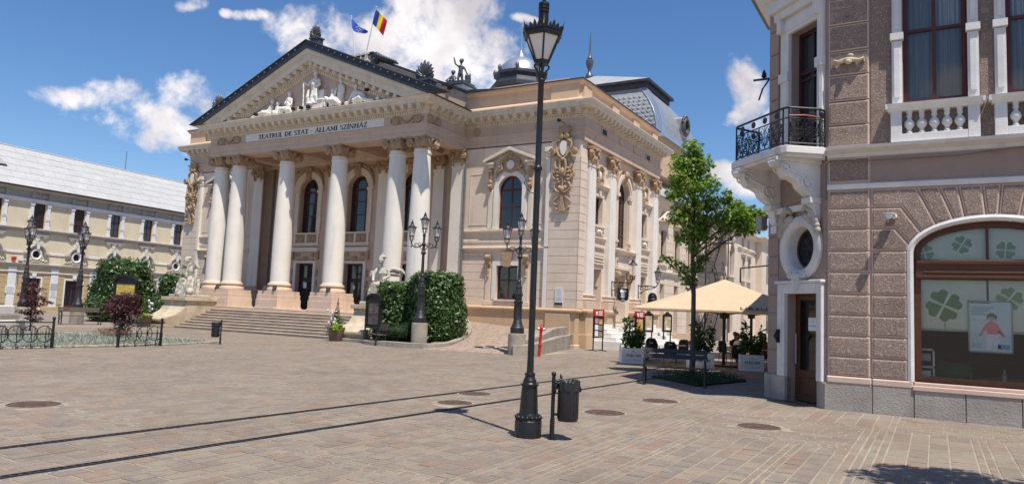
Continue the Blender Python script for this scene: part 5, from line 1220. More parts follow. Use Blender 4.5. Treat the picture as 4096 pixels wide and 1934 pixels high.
for c in [b+1.655 for b in bays]:
    mb = MB(K); mb.box(c-.3, c+.3, -.06, -.001, 0, 2.86); mb.box(c-.3, c+.3, -.05, -.002, 3.0, 3.28); lp(mb, 'ground_pilaster', WTRIM)
    for s in (-1, 1):
        for k in range(6): mb = MB(K); z = .5+.4*k; mb.box(min(c+s*.34, c+s*.86), max(c+s*.34, c+s*.86), -.03, -.001, z+.012, z+.388); lp(mb, 'stone_course', OCHRE)
mb = MB(K); mb.box(u0, bays[2]-.75, -.07, -.003, -.02, .3); mb.box(bays[2]+.75, bays[3]-.88, -.07, -.003, -.02, .3); mb.box(bays[3]+.88, u1, -.07, -.003, -.02, .3); lp(mb, 'plinth', OCHRE)
# roof of overlapping pale sheets
ev = (-.5, 9.40); rg = (6.0, 13.4); sl_ = math.atan2(rg[1]-ev[1], rg[0]-ev[0]); Lr = math.hypot(rg[0]-ev[0], rg[1]-ev[1])
RM = K @ Matrix.Translation((0, ev[0], ev[1])) @ Matrix.Rotation(sl_, 4, 'X')
mb = MB(RM); mb.box(u0, u1, 0, Lr, -.06, 0); lp(mb, 'roof_deck', ROOFS)
mb = MB(K); mb.loft([[(u0, rg[0], rg[1]-.03), (u0, 12, 9.4)], [(u1, rg[0], rg[1]-.03), (u1, 12, 9.4)]], closed=False); mb.tube([(u0, rg[0], rg[1]+.02), (u1, rg[0], rg[1]+.02)], .08, 8); lp(mb, 'roof_back', ROOFS)
mb = MB(); st = 1.04; ln = Lr/6
mb.loft([[(.0, 0, .012), (st-.012, 0, .012), (st-.012+.42, ln-.012, .004), (.42, ln-.012, .004)], [(.0, 0, .024), (st-.012, 0, .024), (st-.012+.42, ln-.012, .010), (.42, ln-.012, .010)]])
me = meshof(mb, 'roof_sheet', ROOFS); cnt = 0
for r in range(6):
    k = 0; off = r*.42 % st
    while True:
        u = -4.6+k*st+off+(.5 if r % 2 else 0)
        if u > 23: break
        put(me, 'roof_sheet', RM @ Matrix.Translation((u, r*ln, 0)), LB); k += 1
mb = MB(RM); mb.box(1.1, 1.9, 3.1, 4.2, .02, .12); sk = lp(mb, 'skylight', DKZINC)
mb = MB(RM @ Matrix.Translation((0, 0, .02))); mb.box(1.2, 1.85, 3.25, 4.1, .10, .115); build(mb, 'pane', ZINC, sk)
mb = MB(K); mb.tube([(15.2, 6.0, 13.3), (15.2, 6.0, 15.3)], .035, 6); lp(mb, 'lightning_rod', PIPE)
mb = MB(K); mb.box(1.35, 2.1, -.085, -.061, 1.28, 1.82); pl = lp(mb, 'name_plate', PAPER)
mb = MB(K)
for k in range(4): mb.box(1.42, 2.02-.1*(k % 2), -.088, -.0855, 1.36+.11*k, 1.41+.11*k)
build(mb, 'print', GREYT, pl)
mb = MB(K); cc = bays[2]+1.655; mb.box(cc-.27, cc+.27, -.085, -.061, 1.62, 2.15); lp(mb, 'stone_plaque', GREYT)
mb = MB(K); mb.box(cc-.28, cc+.28, -.085, -.062, 1.08, 1.58); pl = lp(mb, 'name_plate', PAPER)
mb = MB(K)
for k in range(4): mb.box(cc-.22, cc+.2-.06*(k % 2), -.088, -.0855, 1.14+.105*k, 1.19+.105*k)
build(mb, 'print', GREYT, pl)
text_on('2', .26, K, cc-.55, -.034, 1.25, INK, LB, name='house_number')
mb = MB(K); mb.box(1.62, 1.86, -.22, -.002, 3.78, 4.02); lp(mb, 'alarm_box', REDP)
mb = MB(K); mb.box(2.12, 2.34, -.2, -.002, 3.76, 4.0); lp(mb, 'alarm_box', PAPER)
IS = tag(thing('information_sign', 'small blue information sign hanging from a bracket on the yellow building', 'sign', -60.1, 29.0, 2.25), 'small blue information sign hanging from a bracket on the yellow building', 'sign')
M = K @ fr(2.15, -.15, 55, 0)
mb = MB(M); mb.box(-.02, .62, -.02, .02, 2.18, 2.82); build(mb, 'panel', BLUEP, IS)
mb = MB(M); mb.box(.26, .34, -.024, -.021, 2.4, 2.6); mb.lathe([(.05, -.024), (.05, -.021)], (.3, 0, 2.68), 10, axis='y'); mb.box(.16, .44, -.024, -.021, 2.27, 2.3); build(mb, 'letter_i', PAPER, IS)
mb = MB(M); mb.tube([(-.05, 0, 2.9), (.65, 0, 2.9)], .02, 5); mb.tube([(0, 0, 2.9), (.2, 0, 3.0), (.35, 0, 2.92), (.5, 0, 3.0)], .015, 5); build(mb, 'bracket', IRON, IS)
# ================================================================ BROWN CORNER BUILDING ON THE RIGHT
RB = thing('corner_building', 'brown corner building with rough stone blocks, white window trim and an arched shop window', 'building', 2, 18)
Fr = fr(0, 14.85, 0); Fc = fr(-1.75, 14.85, -45); Fl = fr(-3.06, 16.16, -90)
def rp(mb, name, m, smooth=0, bevel=0, parent=RB, **k): return build(mb, name, m, parent, smooth, bevel, **k)
UE = 9.0
AW = (-.33, 2.05, .62, 3.45, .55)
W1 = (-.47, .54, 5.66, 7.95, 0); W2 = (1.11, 2.12, 5.66, 7.95, 0)
mb = MB(Fr); mb.wall(-1.75, UE, 0, 4.9, [AW+(.22,)], .22); rp(mb, 'ground_floor_wall', MARGIN)
mb = MB(Fr); mb.wall(-1.75, UE, 4.9, 9.0, [W1+(.2,), W2+(.2,), (2.75, 3.75, 5.66, 7.95, 0, .2)], .2); rp(mb, 'upper_wall', TAUPE)
DH = (-1.2, -.22, -.02, 2.14, 0, .32); BD = (-1.12, -.22, 4.88, 7.55, 0, .3)
mb = MB(Fc); mb.wall(-1.855, 0, 0, 2.25, [DH], .32)
# wall with the round window: a square hole filled with a ring
c0, z0, ro = -.765, 3.04, .52
mb.wall(-1.855, 0, 2.25, 3.95, [(c0-ro, c0+ro, z0-ro, z0+ro, 0, .02)], .02)
n = 32; sq = []
for k in range(n):
    a = 2*math.pi*k/n; c, s = math.cos(a), math.sin(a); q = max(abs(c), abs(s)); sq.append((c/q*ro, s/q*ro))
for k in range(n):
    j = (k+1) % n; a, b = 2*math.pi*k/n, 2*math.pi*j/n
    mb.face(((c0+sq[k][0], .0, z0+sq[k][1]), (c0+sq[j][0], .0, z0+sq[j][1]), (c0+.48*math.cos(b), 0, z0+.48*math.sin(b)), (c0+.48*math.cos(a), 0, z0+.48*math.sin(a))))
mb.wall(-1.855, 0, 3.95, 9.0, [BD], .3); rp(mb, 'corner_wall', TAUPE)
mb = MB(Fl); mb.wall(-2.6, 0, 0, 9.0); mb.wall(-16, -2.6, 0, 6.0); mb.M = ID; mb.face(((-3.06, 18.76, 5.9), (9, 18.76, 5.9), (9, 18.76, 9), (-3.06, 18.76, 9))); mb.face(((-3.06, 32.1, 0), (9, 32.1, 0), (9, 32.1, 6), (-3.06, 32.1, 6))); mb.face(((9, 14.85, 0), (9, 32.1, 0), (9, 32.1, 6), (9, 14.85, 6))); mb.face(((9, 14.85, 6), (9, 18.76, 6), (9, 18.76, 9), (9, 14.85, 9))); rp(mb, 'side_wall', TAUPE)
pth = [(-3.06, 18.76), (-3.06, 16.16), (-1.75, 14.85), (9, 14.85)]
mb = MB(); mb.sweep([(-.05, 8.3), (.06, 8.32), (.06, 8.45), (.14, 8.5), (.36, 8.75), (.42, 8.8), (.42, 8.92), (.5, 9.0), (-.05, 9.02)], pth); rp(mb, 'eaves_cornice', RWHITE)
mb = MB(); mb.sweep([(.42, 9.02), (.46, 8.94), (.56, 8.94), (.6, 9.02), (.56, 9.06), (.46, 9.06)], pth); rp(mb, 'gutter', PIPE)
mb = MB(); mb.loft([[(-3.5, 18.8, 9.03), (-3.5, 16.0, 9.03), (-1.9, 14.4, 9.03), (9.4, 14.4, 9.03), (9.4, 18.8, 9.03)], [(-1.9, 18.4, 10.4), (-1.9, 17.2, 10.4), (-1.2, 16.6, 10.4), (7, 16.6, 10.4), (7, 18.4, 10.4)]]); mb.slab([(-3.3, 18.8), (9.2, 18.8), (9.2, 32.4), (-3.3, 32.4)], 6.0, 6.12); rp(mb, 'roof', flat('brown_roof', (.2, .09, .06), .8))
# stone blocks
def block(M, poly, d=-.045, e=.035, name='stone_block'):
    mb = MB(M); n = len(poly); cu = sum(p[0] for p in poly)/n; cz = sum(p[1] for p in poly)/n
    def inset(t):
        out = []
        for i in range(n):
            p, a, b = Vector(poly[i]), Vector(poly[i-1]), Vector(poly[(i+1) % n])
            d1 = (p-a).normalized(); d2 = (b-p).normalized(); n1 = Vector((-d1.y, d1.x)); n2 = Vector((-d2.y, d2.x)); m_ = n1+n2; m_ = m_/max(.3, m_.dot(n1)); out.append(p+m_*t)
        return out
    g, e1, e2 = inset(.012), inset(.022), inset(e+.012)
    mb.loft([[(u, -.001, z) for u, z in g], [(u, d*.7, z) for u, z in g], [(u, d*.9, z) for u, z in e1], [(u, d*.9, z) for u, z in inset(e)]], caps=False)
    mb.mi = 1
    r1 = [(u, d*.9, z) for u, z in inset(e)]; r2 = [(u, d-.012, z) for u, z in e2]
    mb.loft([r1, r2], caps=False)
    mb.f([mb.v(p) for p in r2])
    o = rp(mb, name, [MARGIN, TAUPE2]); return o
# rough vermiculated centre: real relief through the bump of the material
nt = TAUPE2.node_tree; b = nt.nodes['Principled BSDF']
g = nt.nodes.new('ShaderNodeNewGeometry'); wv = nt.nodes.new('ShaderNodeTexNoise'); wv.inputs['Scale'].default_value = 19; wv.inputs['Detail'].default_value = 3; wv.inputs['Distortion'].default_value = 2.2
nt.links.new(g.outputs['Position'], wv.inputs['Vector'])
rp_ = nt.nodes.new('ShaderNodeMapRange'); rp_.inputs[1].default_value = .38; rp_.inputs[2].default_value = .60; nt.links.new(wv.outputs[0], rp_.inputs[0])
bp = nt.nodes.new('ShaderNodeBump'); bp.inputs['Strength'].default_value = 1.0; bp.inputs['Distance'].default_value = .032; nt.links.new(rp_.outputs[0], bp.inputs['Height']); nt.links.new(bp.outputs[0], b.inputs['Normal'])
nt2 = TAUPE.node_tree
zs = [.63, .99, 1.37, 1.75, 2.13, 2.54, 2.93, 3.34, 3.73, 4.08]
for a, b in zip(zs, zs[1:]):
    block(Fr, [(-1.74, a), (-1.02, a), (-1.02, b), (-1.74, b)])
ac, ar, arz, azs = .86, 1.19+.09, .55+.09, 2.90
def arcpt(t): return (ac+ar*math.cos(t), azs+arz*math.sin(t))
def arcz(z): t = math.asin(max(0, min(1, (z-azs)/arz))); return ac-ar*math.cos(t)
for a, b in zip(zs[:6], zs[1:7]): block(Fr, [(-1.01, a), (-.42, a), (-.42, b), (-1.01, b)]); block(Fr, [(2.14, a), (2.70, a), (2.70, b), (2.14, b)])
for a, b in zip(zs[:9], zs[1:10]):
    block(Fr, [(2.72, a), (3.4, a), (3.4, b), (2.72, b)])
block(Fr, [(-1.01, 2.93), (arcz(2.93), 2.93), arcpt(R(167)), (-.62, 3.34), (-1.01, 3.34)])
block(Fr, [(-1.01, 3.34), (-.62, 3.34), arcpt(R(167)), arcpt(R(146)), (-.52, 3.73), (-1.01, 3.73)])
block(Fr, [(-1.01, 3.73), (-.52, 3.73), arcpt(R(146)), arcpt(R(130)), (-.28, 4.08), (-1.01, 4.08)])
tb = [130, 116, 108, 94, 86, 72, 64, 50]; ob = [-.28, .07, .36, .72, 1.0, 1.36, 1.65, 2.0]
for i in range(7): block(Fr, [arcpt(R(tb[i])), arcpt(R(tb[i+1])), (ob[i+1], 4.08), (ob[i], 4.08)])
block(Fr, [arcpt(R(50)), arcpt(R(20)), (2.6, 3.34), (2.7, 4.08), (2.0, 4.08)])
block(Fr, [arcpt(R(20)), arcpt(R(3)), (2.7, 2.93), (2.7, 3.34), (2.6, 3.34)])
for a, b in zip((4.22,), (4.70,)): block(Fr, [(-1.74, a), (-1.02, a), (-1.02, b), (-1.74, b)], d=-.02)
uz = [4.9, 5.32, 5.78, 6.28, 6.76, 7.28, 7.8, 8.3]
for a, b in zip(uz, uz[1:]): block(Fr, [(-1.74, a), (-1.02, a), (-1.02, b), (-1.74, b)])
mb = MB(Fr)
for a, b, c, d in ((-1.0, -.67, 4.92, 8.3), (.73, .92, 4.92, 8.3), (2.3, 2.6, 4.92, 8.3)): mb.box(a, b, -.012, -.001, c, d)
rp(mb, 'rough_render', TAUPE2)
for a, b in zip([.6]+zs[1:-1], zs[1:]):
    for q in ((-1.84, -1.5), (-.06, -.006)):
        mb = MB(Fc); mb.box(q[0], q[1], -.02, -.001, a+.012, b-.012); rp(mb, 'stone_block', TAUPE, bevel=.006)
for a, b in zip(uz, uz[1:]):
    mb = MB(Fc); mb.box(-1.84, -1.52, -.03, -.001, a+.012, b-.012); rp(mb, 'stone_block', TAUPE, bevel=.006)
for k in range(16):
    for a, b in zip([.6]+zs[1:-1], zs[1:]):
        if k < 5: mb = MB(Fl); mb.box(-.02-(k+1)*.9, -.02-k*.9-.02, -.02, -.001, a+.012, b-.012); rp(mb, 'stone_block', TAUPE)
# plinth slabs, ledge, string courses
pu = [-1.75, -1.0, -.34, .43, 1.22, 2.0, 2.75, 3.5, 4.5, 6, 9]
for a, b in zip(pu, pu[1:]):
    mb = MB(Fr); dd = -.06 if b <= -.33 else -.075; mb.box(a+(.006 if a > -1.7 else -.03), b-.006, dd+rnd.uniform(-.004, .004), 0, -.02, .5 if b <= -.33 else .47); rp(mb, 'plinth_slab', PLINTH, bevel=.008)
for a, b in ((-1.76, -1.01), (-1.0, -.35), (2.1, 2.74), (2.75, 3.5)):
    mb = MB(Fr); mb.prism([(a, .5), (b, .5), (b, .625), (a, .625)], -.07, -.001); rp(mb, 'ledge_stone', MARGIN, bevel=.02)
mb = MB(Fr); mb.box(-.36, 2.1, -.09, .2, .472, .56); mb.box(-.34, 2.08, -.05, .2, .56, .62); rp(mb, 'shop_sill', MARGIN, bevel=.012)
for a, b in ((-1.80, -1.2), (-.22, .03)):
    mb = MB(Fc); mb.box(a, b, -.07, .1, -.02, .49); rp(mb, 'door_plinth_block', PLINTH, bevel=.012)
mb = MB(Fl); mb.box(-16, .05, -.06, -.001, -.02, .5); rp(mb, 'side_plinth', PLINTH)
sp_ = [(-3.06, 20), (-3.06, 16.16), (-1.75, 14.85), (9, 14.85)]
mb = MB(); mb.sweep([(-.02, 4.08), (.05, 4.09), (.07, 4.13), (.07, 4.18), (-.02, 4.21)], sp_[2:]); mb.sweep([(-.02, 4.68), (.05, 4.70), (.07, 4.76), (.16, 4.79), (.24, 4.82), (.26, 4.87), (-.02, 4.90)], sp_[2:]); rp(mb, 'string_course', RWHITE)
mb = MB(Fr); mb.box(-1.01, 9, -.012, -.001, 4.215, 4.685); rp(mb, 'frieze_band', TAUPE)
# balustrades below the upper windows
blp = [(.001, 0), (.05, 0), (.055, .03), (.035, .06), (.04, .09), (.078, .14), (.085, .18), (.07, .23), (.035, .27), (.035, .30), (.05, .32), (.04, .36), (.05, .39), (.055, .42), (.001, .42)]
mbx = MB(); mbx.lathe(blp, n=14); me_b = meshof(mbx, 'baluster', RWHITE, 40)
for c in (.03, 1.62, 3.25):
    mb = MB(Fr); mb.box(c-.70, c-.52, -.16, -.001, 4.90, 5.48); mb.box(c+.50, c+.68, -.16, -.001, 4.90, 5.48); mb.box(c-.52, c+.50, -.155, -.002, 4.90, 5.04); rp(mb, 'balustrade', RWHITE, bevel=.006)
    for k in range(5): put(me_b, 'baluster', Fr @ Matrix.Translation((c-.40+.195*k, -.09, 5.04)), RB)
    mb = MB(Fr); mb.sweep([(-.02, 5.46), (.16, 5.46), (.18, 5.50), (.24, 5.54), (.25, 5.59), (-.02, 5.62)], [(c-.74, 0), (c-.74, -.0), (c+.72, -.0), (c+.72, 0)][1:3]); mb.box(c-.78, c-.739, -.24, 0, 5.5, 5.59); mb.box(c+.719, c+.76, -.24, 0, 5.5, 5.59); rp(mb, 'window_sill', RWHITE)
    for s in (-1, 1):
        mb = MB(Fr); m_ = c+s*.595
        mb.box(m_-.085, m_+.085, -.07, -.001, 5.62, 6.81); mb.box(m_-.05, m_+.05, -.095, -.002, 5.75, 6.75); mb.box(m_-.11, m_+.11, -.13, -.001, 6.82, 6.95); mb.box(m_-.08, m_+.08, -.07, -.002, 6.95, 8.0); mb.box(m_-.04, m_+.04, -.10, -.003, 7.02, 7.9)
        rp(mb, 'window_jamb', RWHITE, bevel=.005)
    mb = MB(Fr); mb.box(c-.7, c+.7, -.09, -.001, 8.0, 8.2); rp(mb, 'window_head', RWHITE)
    window(Fr, c-.5, c+.5, 5.66, 7.94, 0, .13, (.5,), (.60,), FRAME, CGLASS, parent=RB, fw_=.075)
    mb = MB(Fr)
    for s in (-1, 1):
        n = 26; pts = [(c+s*(.03+.47*k/n), .27+.02*math.sin(k*1.5)) for k in range(n+1)]
        mb.loft([[(u, d, 5.66) for u, d in pts], [(u, d, 7.95) for u, d in pts]], closed=False)
    rp(mb, 'curtain', CURT, 40)
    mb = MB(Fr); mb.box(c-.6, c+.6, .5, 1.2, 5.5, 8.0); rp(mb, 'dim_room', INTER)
# the arched shop window
mb = MB(Fr)
O1 = outline(*AW, 24); O2 = outline(AW[0]-.10, AW[1]+.10, AW[2], AW[3]+.10, .65, 24)
A = [[(u, -.05, z) for u, z in O2[1:]+O2[:1]], [(u, -.07, z) for u, z in [((p[0]+q[0])/2, (p[1]+q[1])/2) for p, q in zip(O1[1:]+O1[:1], O2[1:]+O2[:1])]], [(u, -.04, z) for u, z in O1[1:]+O1[:1]], [(u, .2, z) for u, z in O1[1:]+O1[:1]], [(u, -.001, z) for u, z in O2[1:]+O2[:1]]]
mb.loft([A[4], A[0], A[1], A[2], A[3]], caps=False, closed=False); rp(mb, 'arch_trim', RWHITE, 40)
SW = tag(thing('x', 'x', 'x'), 'x', 'x'); bpy.data.objects.remove(SW)
window(Fr, AW[0]+.01, AW[1]-.01, .62, 3.44, .54, .12, (), (), BROWNW, CGLASS, name='shop_window', parent=RB, fw_=.10, th=.08)
mb = MB(Fr); mb.box(.77, .81, .13, .19, 2.78, 3.42); rp(mb, 'mullion', BROWNW)
mb = MB(Fr); mb.box(AW[0]+.03, AW[1]-.03, .08, .2, 2.43, 2.78); mb.box(AW[0]+.05, AW[1]-.05, .05, .1, 2.7, 2.76); mb.box(AW[0]+.05, AW[1]-.05, .055, .1, 2.45, 2.50); mb.box(AW[0]+.15, AW[1]-.15, .065, .09, 2.54, 2.575); rp(mb, 'transom', BROWNW, bevel=.006)
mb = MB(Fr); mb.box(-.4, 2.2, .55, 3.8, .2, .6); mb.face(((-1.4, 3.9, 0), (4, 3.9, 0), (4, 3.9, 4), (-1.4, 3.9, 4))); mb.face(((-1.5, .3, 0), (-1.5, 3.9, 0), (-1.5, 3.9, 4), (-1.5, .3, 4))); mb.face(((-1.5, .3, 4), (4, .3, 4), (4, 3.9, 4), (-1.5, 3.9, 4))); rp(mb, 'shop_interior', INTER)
bl = MB(Fr); bl.box(.805, 2.02, .26, .263, 1.56, 3.5); rp(bl, 'roller_blind', BLIND)
bl = MB(Fr); bl.box(-.3, .77, .26, .263, 1.56, 3.5); BLD = rp(bl, 'roller_blind', BLIND)
mb = MB(Fr); mb.box(-.3, 2.02, .252, .27, 1.53, 1.57); build(mb, 'blind_bar', ZINC, BLD)
CLOV = [flat('clover_light', (.22, .33, .16)), flat('clover_dark', (.10, .20, .08))]
def clover(u, z, s, rot):
    mb = MB(Fr)
    for k in range(4):
        a = R(rot+90*k); 
        P = []
        for i in range(15):
            t = -1+2*i/14; ang = t*R(38); r = s*(1.0-.32*math.exp(-(t*3.2)**2)*.6-.25*t*t); P.append((u+r*math.cos(a+ang), .2585, z+r*math.sin(a+ang)))
        mb.face([(u+.08*s*math.cos(a), .2585, z+.08*s*math.sin(a))]+P)
    mb.face([(u, .2583, z), (u+.03*s, .2583, z-s*1.3), (u+.08*s, .2583, z-s*1.3)]); build(mb, 'clover_print', CLOV[0 if s < .25 else 1], BLD)
for u, z, s, r_ in ((.13, 1.98, .31, 20), (.42, 3.06, .17, 15), (1.06, 2.96, .17, 40), (-.16, 2.92, .17, 60), (1.1, 2.12, .22, 10), (1.6, 2.05, .3, 50), (1.6, 3.05, .17, 5)): clover(u, z, s, r_)
PO = tag(thing('framed_poster', 'framed poster of a person in a pink jumper hanging behind the shop window', 'poster', .82, 15.03, 1.19), 'framed poster of a person in a pink jumper hanging behind the shop window', 'poster')
PA = [(.49, 2.10), (1.14, 2.07), (1.14, 1.18), (.50, 1.22)]
px0, px1, pz0, pz1 = .49, 1.14, 1.19, 2.08
mb = MB(Fr)
for a, b, c, d in ((px0, px1, pz0, pz0+.025), (px0, px1, pz1-.025, pz1), (px0, px0+.025, pz0, pz1), (px1-.025, px1, pz0, pz1)): mb.box(a, b, .205, .225, c, d)
build(mb, 'frame', ZINC, PO)
mb = MB(Fr); mb.box(px0+.01, px1-.01, .215, .222, pz0+.01, pz1-.01); build(mb, 'print', flat('poster_blue', (.66, .76, .84)), PO)
def pr(poly, m, nm='print_shape', d=.2135): mb = MB(Fr); mb.face([(px0+u*.65, d, pz0+z*.89) for u, z in poly]); return build(mb, nm, m, PO)
PK = flat('pink_print', (.85, .22, .35)); SK = flat('skin_print', (.62, .42, .34)); HR = flat('hair_print', (.16, .10, .10)); LB_ = flat('pale_print', (.84, .87, .9)); CYN = flat('cyan_print', (.10, .42, .66)); TXT = flat('text_print', (.30, .42, .55))
pr([(.44, .40), (.40, .56), (.26, .36), (.30, .33), (.42, .46)], PK); pr([(.64, .40), (.66, .56), (.80, .36), (.76, .32), (.64, .46)], PK)
pr([(.42, .36), (.66, .36), (.68, .55), (.60, .60), (.48, .60), (.40, .55)], PK, d=.2133)
pr([(.40, .06), (.52, .06), (.54, .28), (.60, .06), (.74, .06), (.68, .37), (.42, .37)], LB_)
pr([(.53+.06*math.cos(k), .66+.06*math.sin(k)) for k in [i*.57 for i in range(11)]], SK, d=.2131); pr([(.43, .62), (.42, .72), (.50, .77), (.58, .76), (.66, .71), (.63, .62), (.58, .69), (.48, .69)], HR, d=.2129)
pr([(.26, .36), (.22, .33), (.26, .31), (.30, .34)], SK); pr([(.78, .35), (.84, .31), (.80, .30), (.75, .33)], SK)
pr([(.66, .08), (.92, .08), (.92, .17), (.66, .17)], CYN); pr([(.05, .95), (.52, .95), (.50, .975), (.05, .975)], flat('navy_print', (.03, .06, .14)))
for k, w_ in enumerate((.5, .42, .35, .3, .33)): pr([(.08, .86-.035*k), (.08+w_, .86-.035*k), (.08+w_, .88-.035*k), (.08, .88-.035*k)], TXT)
for k in range(4): pr([(.08, .10+.022*k), (.3, .10+.022*k), (.3, .108+.022*k), (.08, .108+.022*k)], TXT)
pr([(.14+.05*math.cos(k), .63+.04*math.sin(k)) for k in [i*.63 for i in range(10)]], PAPER); text_on('36', .05, Fr, px0+.14*.65, .212, pz0+.615*.89, TXT, PO, ext=.0005)
mb = MB(Fr)                                   # a little shop furniture near the glass
mb.box(-.28, -.02, .4, .7, .62, .66); mb.box(-.28, -.02, .4, .7, .86, .89); mb.box(-.05, -.02, .4, .7, .66, 1.2); mb.box(-.28, -.02, .4, .7, 1.17, 1.2); cb = tag(build(mb, 'display_rack', PAPER), 'small white display rack with leaflets inside the shop window', 'display rack')
for k, z in enumerate((.68, .98)): mb = MB(Fr); mb.prism([(-.24, z), (-.08, z), (-.08, z+.13), (-.24, z+.13)], .45, .46); build(mb, 'leaflet', GREYT if k else LB_, cb)
CH = tag(thing('green_armchair', 'dark green armchair behind the shop glass', 'armchair', .25, 16.0, .6), 'dark green armchair behind the shop glass', 'armchair')
GR = flat('green_cloth', (.02, .12, .075), .9)
mb = MB(fr(.28, 15.65)); mb.box(-.3, .3, -.1, .4, .6, .72); build(mb, 'seat', GR, CH, bevel=.03)
mb = MB(fr(.28, 15.65)); mb.prism([(-.32, .7), (.32, .7), (.3, .9), (.2, .96), (-.2, .96), (-.3, .9)], .3, .42); build(mb, 'backrest', GR, CH, bevel=.03)
mb = MB(Fr); mb.lathe([(.001, .66), (.045, .66), (.045, .8), (.02, .83), (.015, .88), (.03, .9), (.001, .9)], (1.03, .6, 0), 12); tag(build(mb, 'soap_bottle', mat('grey_bottle', (.3, .33, .33), .3, .1, 3)), 'small pump bottle standing on the shop counter behind the glass', 'bottle')
mb = MB(Fr); mb.box(.5, 2.0, .5, 1.0, .60, .655); tag(build(mb, 'counter_top', flat('pale_counter', (.2, .2, .18))), 'low pale counter along the bottom of the shop window', 'counter')
# corner door with its surround
mb = MB(Fc)
for a, b in ((-1.43, -1.2), (-.22, -.06)): mb.box(a, b, -.09, .02, .49, 2.34); 
mb.box(-1.2, -.22, -.09, .02, 2.14, 2.34); mb.box(-1.48, -.03, -.13, -.001, 2.34, 2.40)
mb.box(-1.38, -1.26, -.11, -.08, .55, 2.28); rp(mb, 'door_surround', RWHITE, bevel=.012)
mb = MB(Fc); a, b = -1.19, -.23
mb.box(a, a+.12, .18, .24, 0.03, 2.13); mb.box(b-.12, b, .18, .24, .03, 2.13); mb.box(a+.12, b-.12, .18, .24, 2.02, 2.13); mb.box(a+.12, b-.12, .18, .24, .03, .16); mb.box(a+.12, b-.12, .18, .24, .5, .64); mb.box(a+.12, b-.12, .195, .23, .16, .5); DR = rp(mb, 'street_door', BROWNW, bevel=.006)
mb = MB(Fc); mb.face(((a+.12, .215, .64), (b-.12, .215, .64), (b-.12, .215, 2.02), (a+.12, .215, 2.02))); build(mb, 'pane', CGLASS, DR)
mb = MB(Fc); mb.tube([(a+.07, .14, .75), (a+.07, .14, 1.35)], .016, 8); build(mb, 'handle', ZINC, DR)
mb = MB(Fc); mb.box(-.82, -.56, .206, .211, 1.42, 1.68); mb.mi = 1; mb.box(-.78, -.6, .2045, .2058, 1.50, 1.53); mb.box(-.74, -.64, .2045, .2058, 1.59, 1.61); mb.box(-.8, -.6, .2045, .2058, 1.655, 1.67); build(mb, 'notice', [PAPER, GREYT], DR)
mb = MB(Fc); mb.box(-.5, -.36, .206, .211, .68, .82); build(mb, 'sticker', PAPER, DR)
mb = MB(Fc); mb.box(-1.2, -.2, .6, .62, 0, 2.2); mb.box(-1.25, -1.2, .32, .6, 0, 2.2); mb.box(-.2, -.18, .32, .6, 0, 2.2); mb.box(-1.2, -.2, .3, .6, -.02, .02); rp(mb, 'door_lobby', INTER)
mb = MB(Fc); mb.box(-1.15, -.27, -.5, -.12, .001, .02); tag(build(mb, 'door_mat', BLACK), 'black door mat before the corner door', 'door mat')
mb = MB(Fc); mb.box(-1.36, -1.29, -.16, -.11, 1.15, 1.42); mb.tube([(-1.325, -.15, 1.2), (-1.325, -.22, 1.28), (-1.325, -.15, 1.38)], .02, 6); rp(mb, 'letter_box', BLACK)
# round window
mb = MB(Fc); mb.lathe([(.40, .25), (.42, .0), (.44, -.06), (.50, -.10), (.56, -.085), (.62, -.07), (.645, -.05), (.645, -.001)], (c0, 0, z0), 40, axis='y', caps=False); OW = rp(mb, 'round_window', RWHITE, 45)
mb = MB(Fc); mb.lathe([(.41, .23), (.41, .19), (.36, .19), (.36, .23)], (c0, 0, z0), 32, axis='y', caps=False); build(mb, 'sash', BROWNW, OW, 45)
mb = MB(Fc); mb.lathe([(.38, .21), (.001, .21)], (c0, 0, z0), 32, axis='y'); build(mb, 'pane', GLASS, OW)
mb = MB(Fc)
for s in (-1, 1):
    for k in range(6): a_ = R(90-s*(22+8*k)); rr = .66+.02*math.sin(k*2); mb.ball((c0+rr*math.cos(a_), -.08, z0+rr*math.sin(a_)), (.085, .06, .08), 8, 6)
    mb.tube([(c0+s*.18, -.1, z0+.72), (c0+s*.32, -.12, z0+.8), (c0+s*.45, -.1, z0+.68), (c0+s*.55, -.08, z0+.5), (c0+s*.58, -.06, z0+.36)], [.05, .08, .08, .07, .03], 7)
rp(mb, 'shell_ornament', mat('worn_plaster', (.42, .37, .33), .9, .2, 6, .3, 40), 50)
mb = MB(Fc); mb.prism([(c0-.14, 2.52), (c0+.14, 2.52), (c0+.08, 2.3), (c0+.06, 2.22), (c0-.06, 2.22), (c0-.08, 2.3)], -.16, -.02); mb.ball((c0, -.14, 2.48), (.1, .07, .1), 8, 6)
for s in (-1, 1): volute(mb, (c0+s*.19, -.1, 2.5), .07, 0, .05)
rp(mb, 'window_bracket', RWHITE, 45)
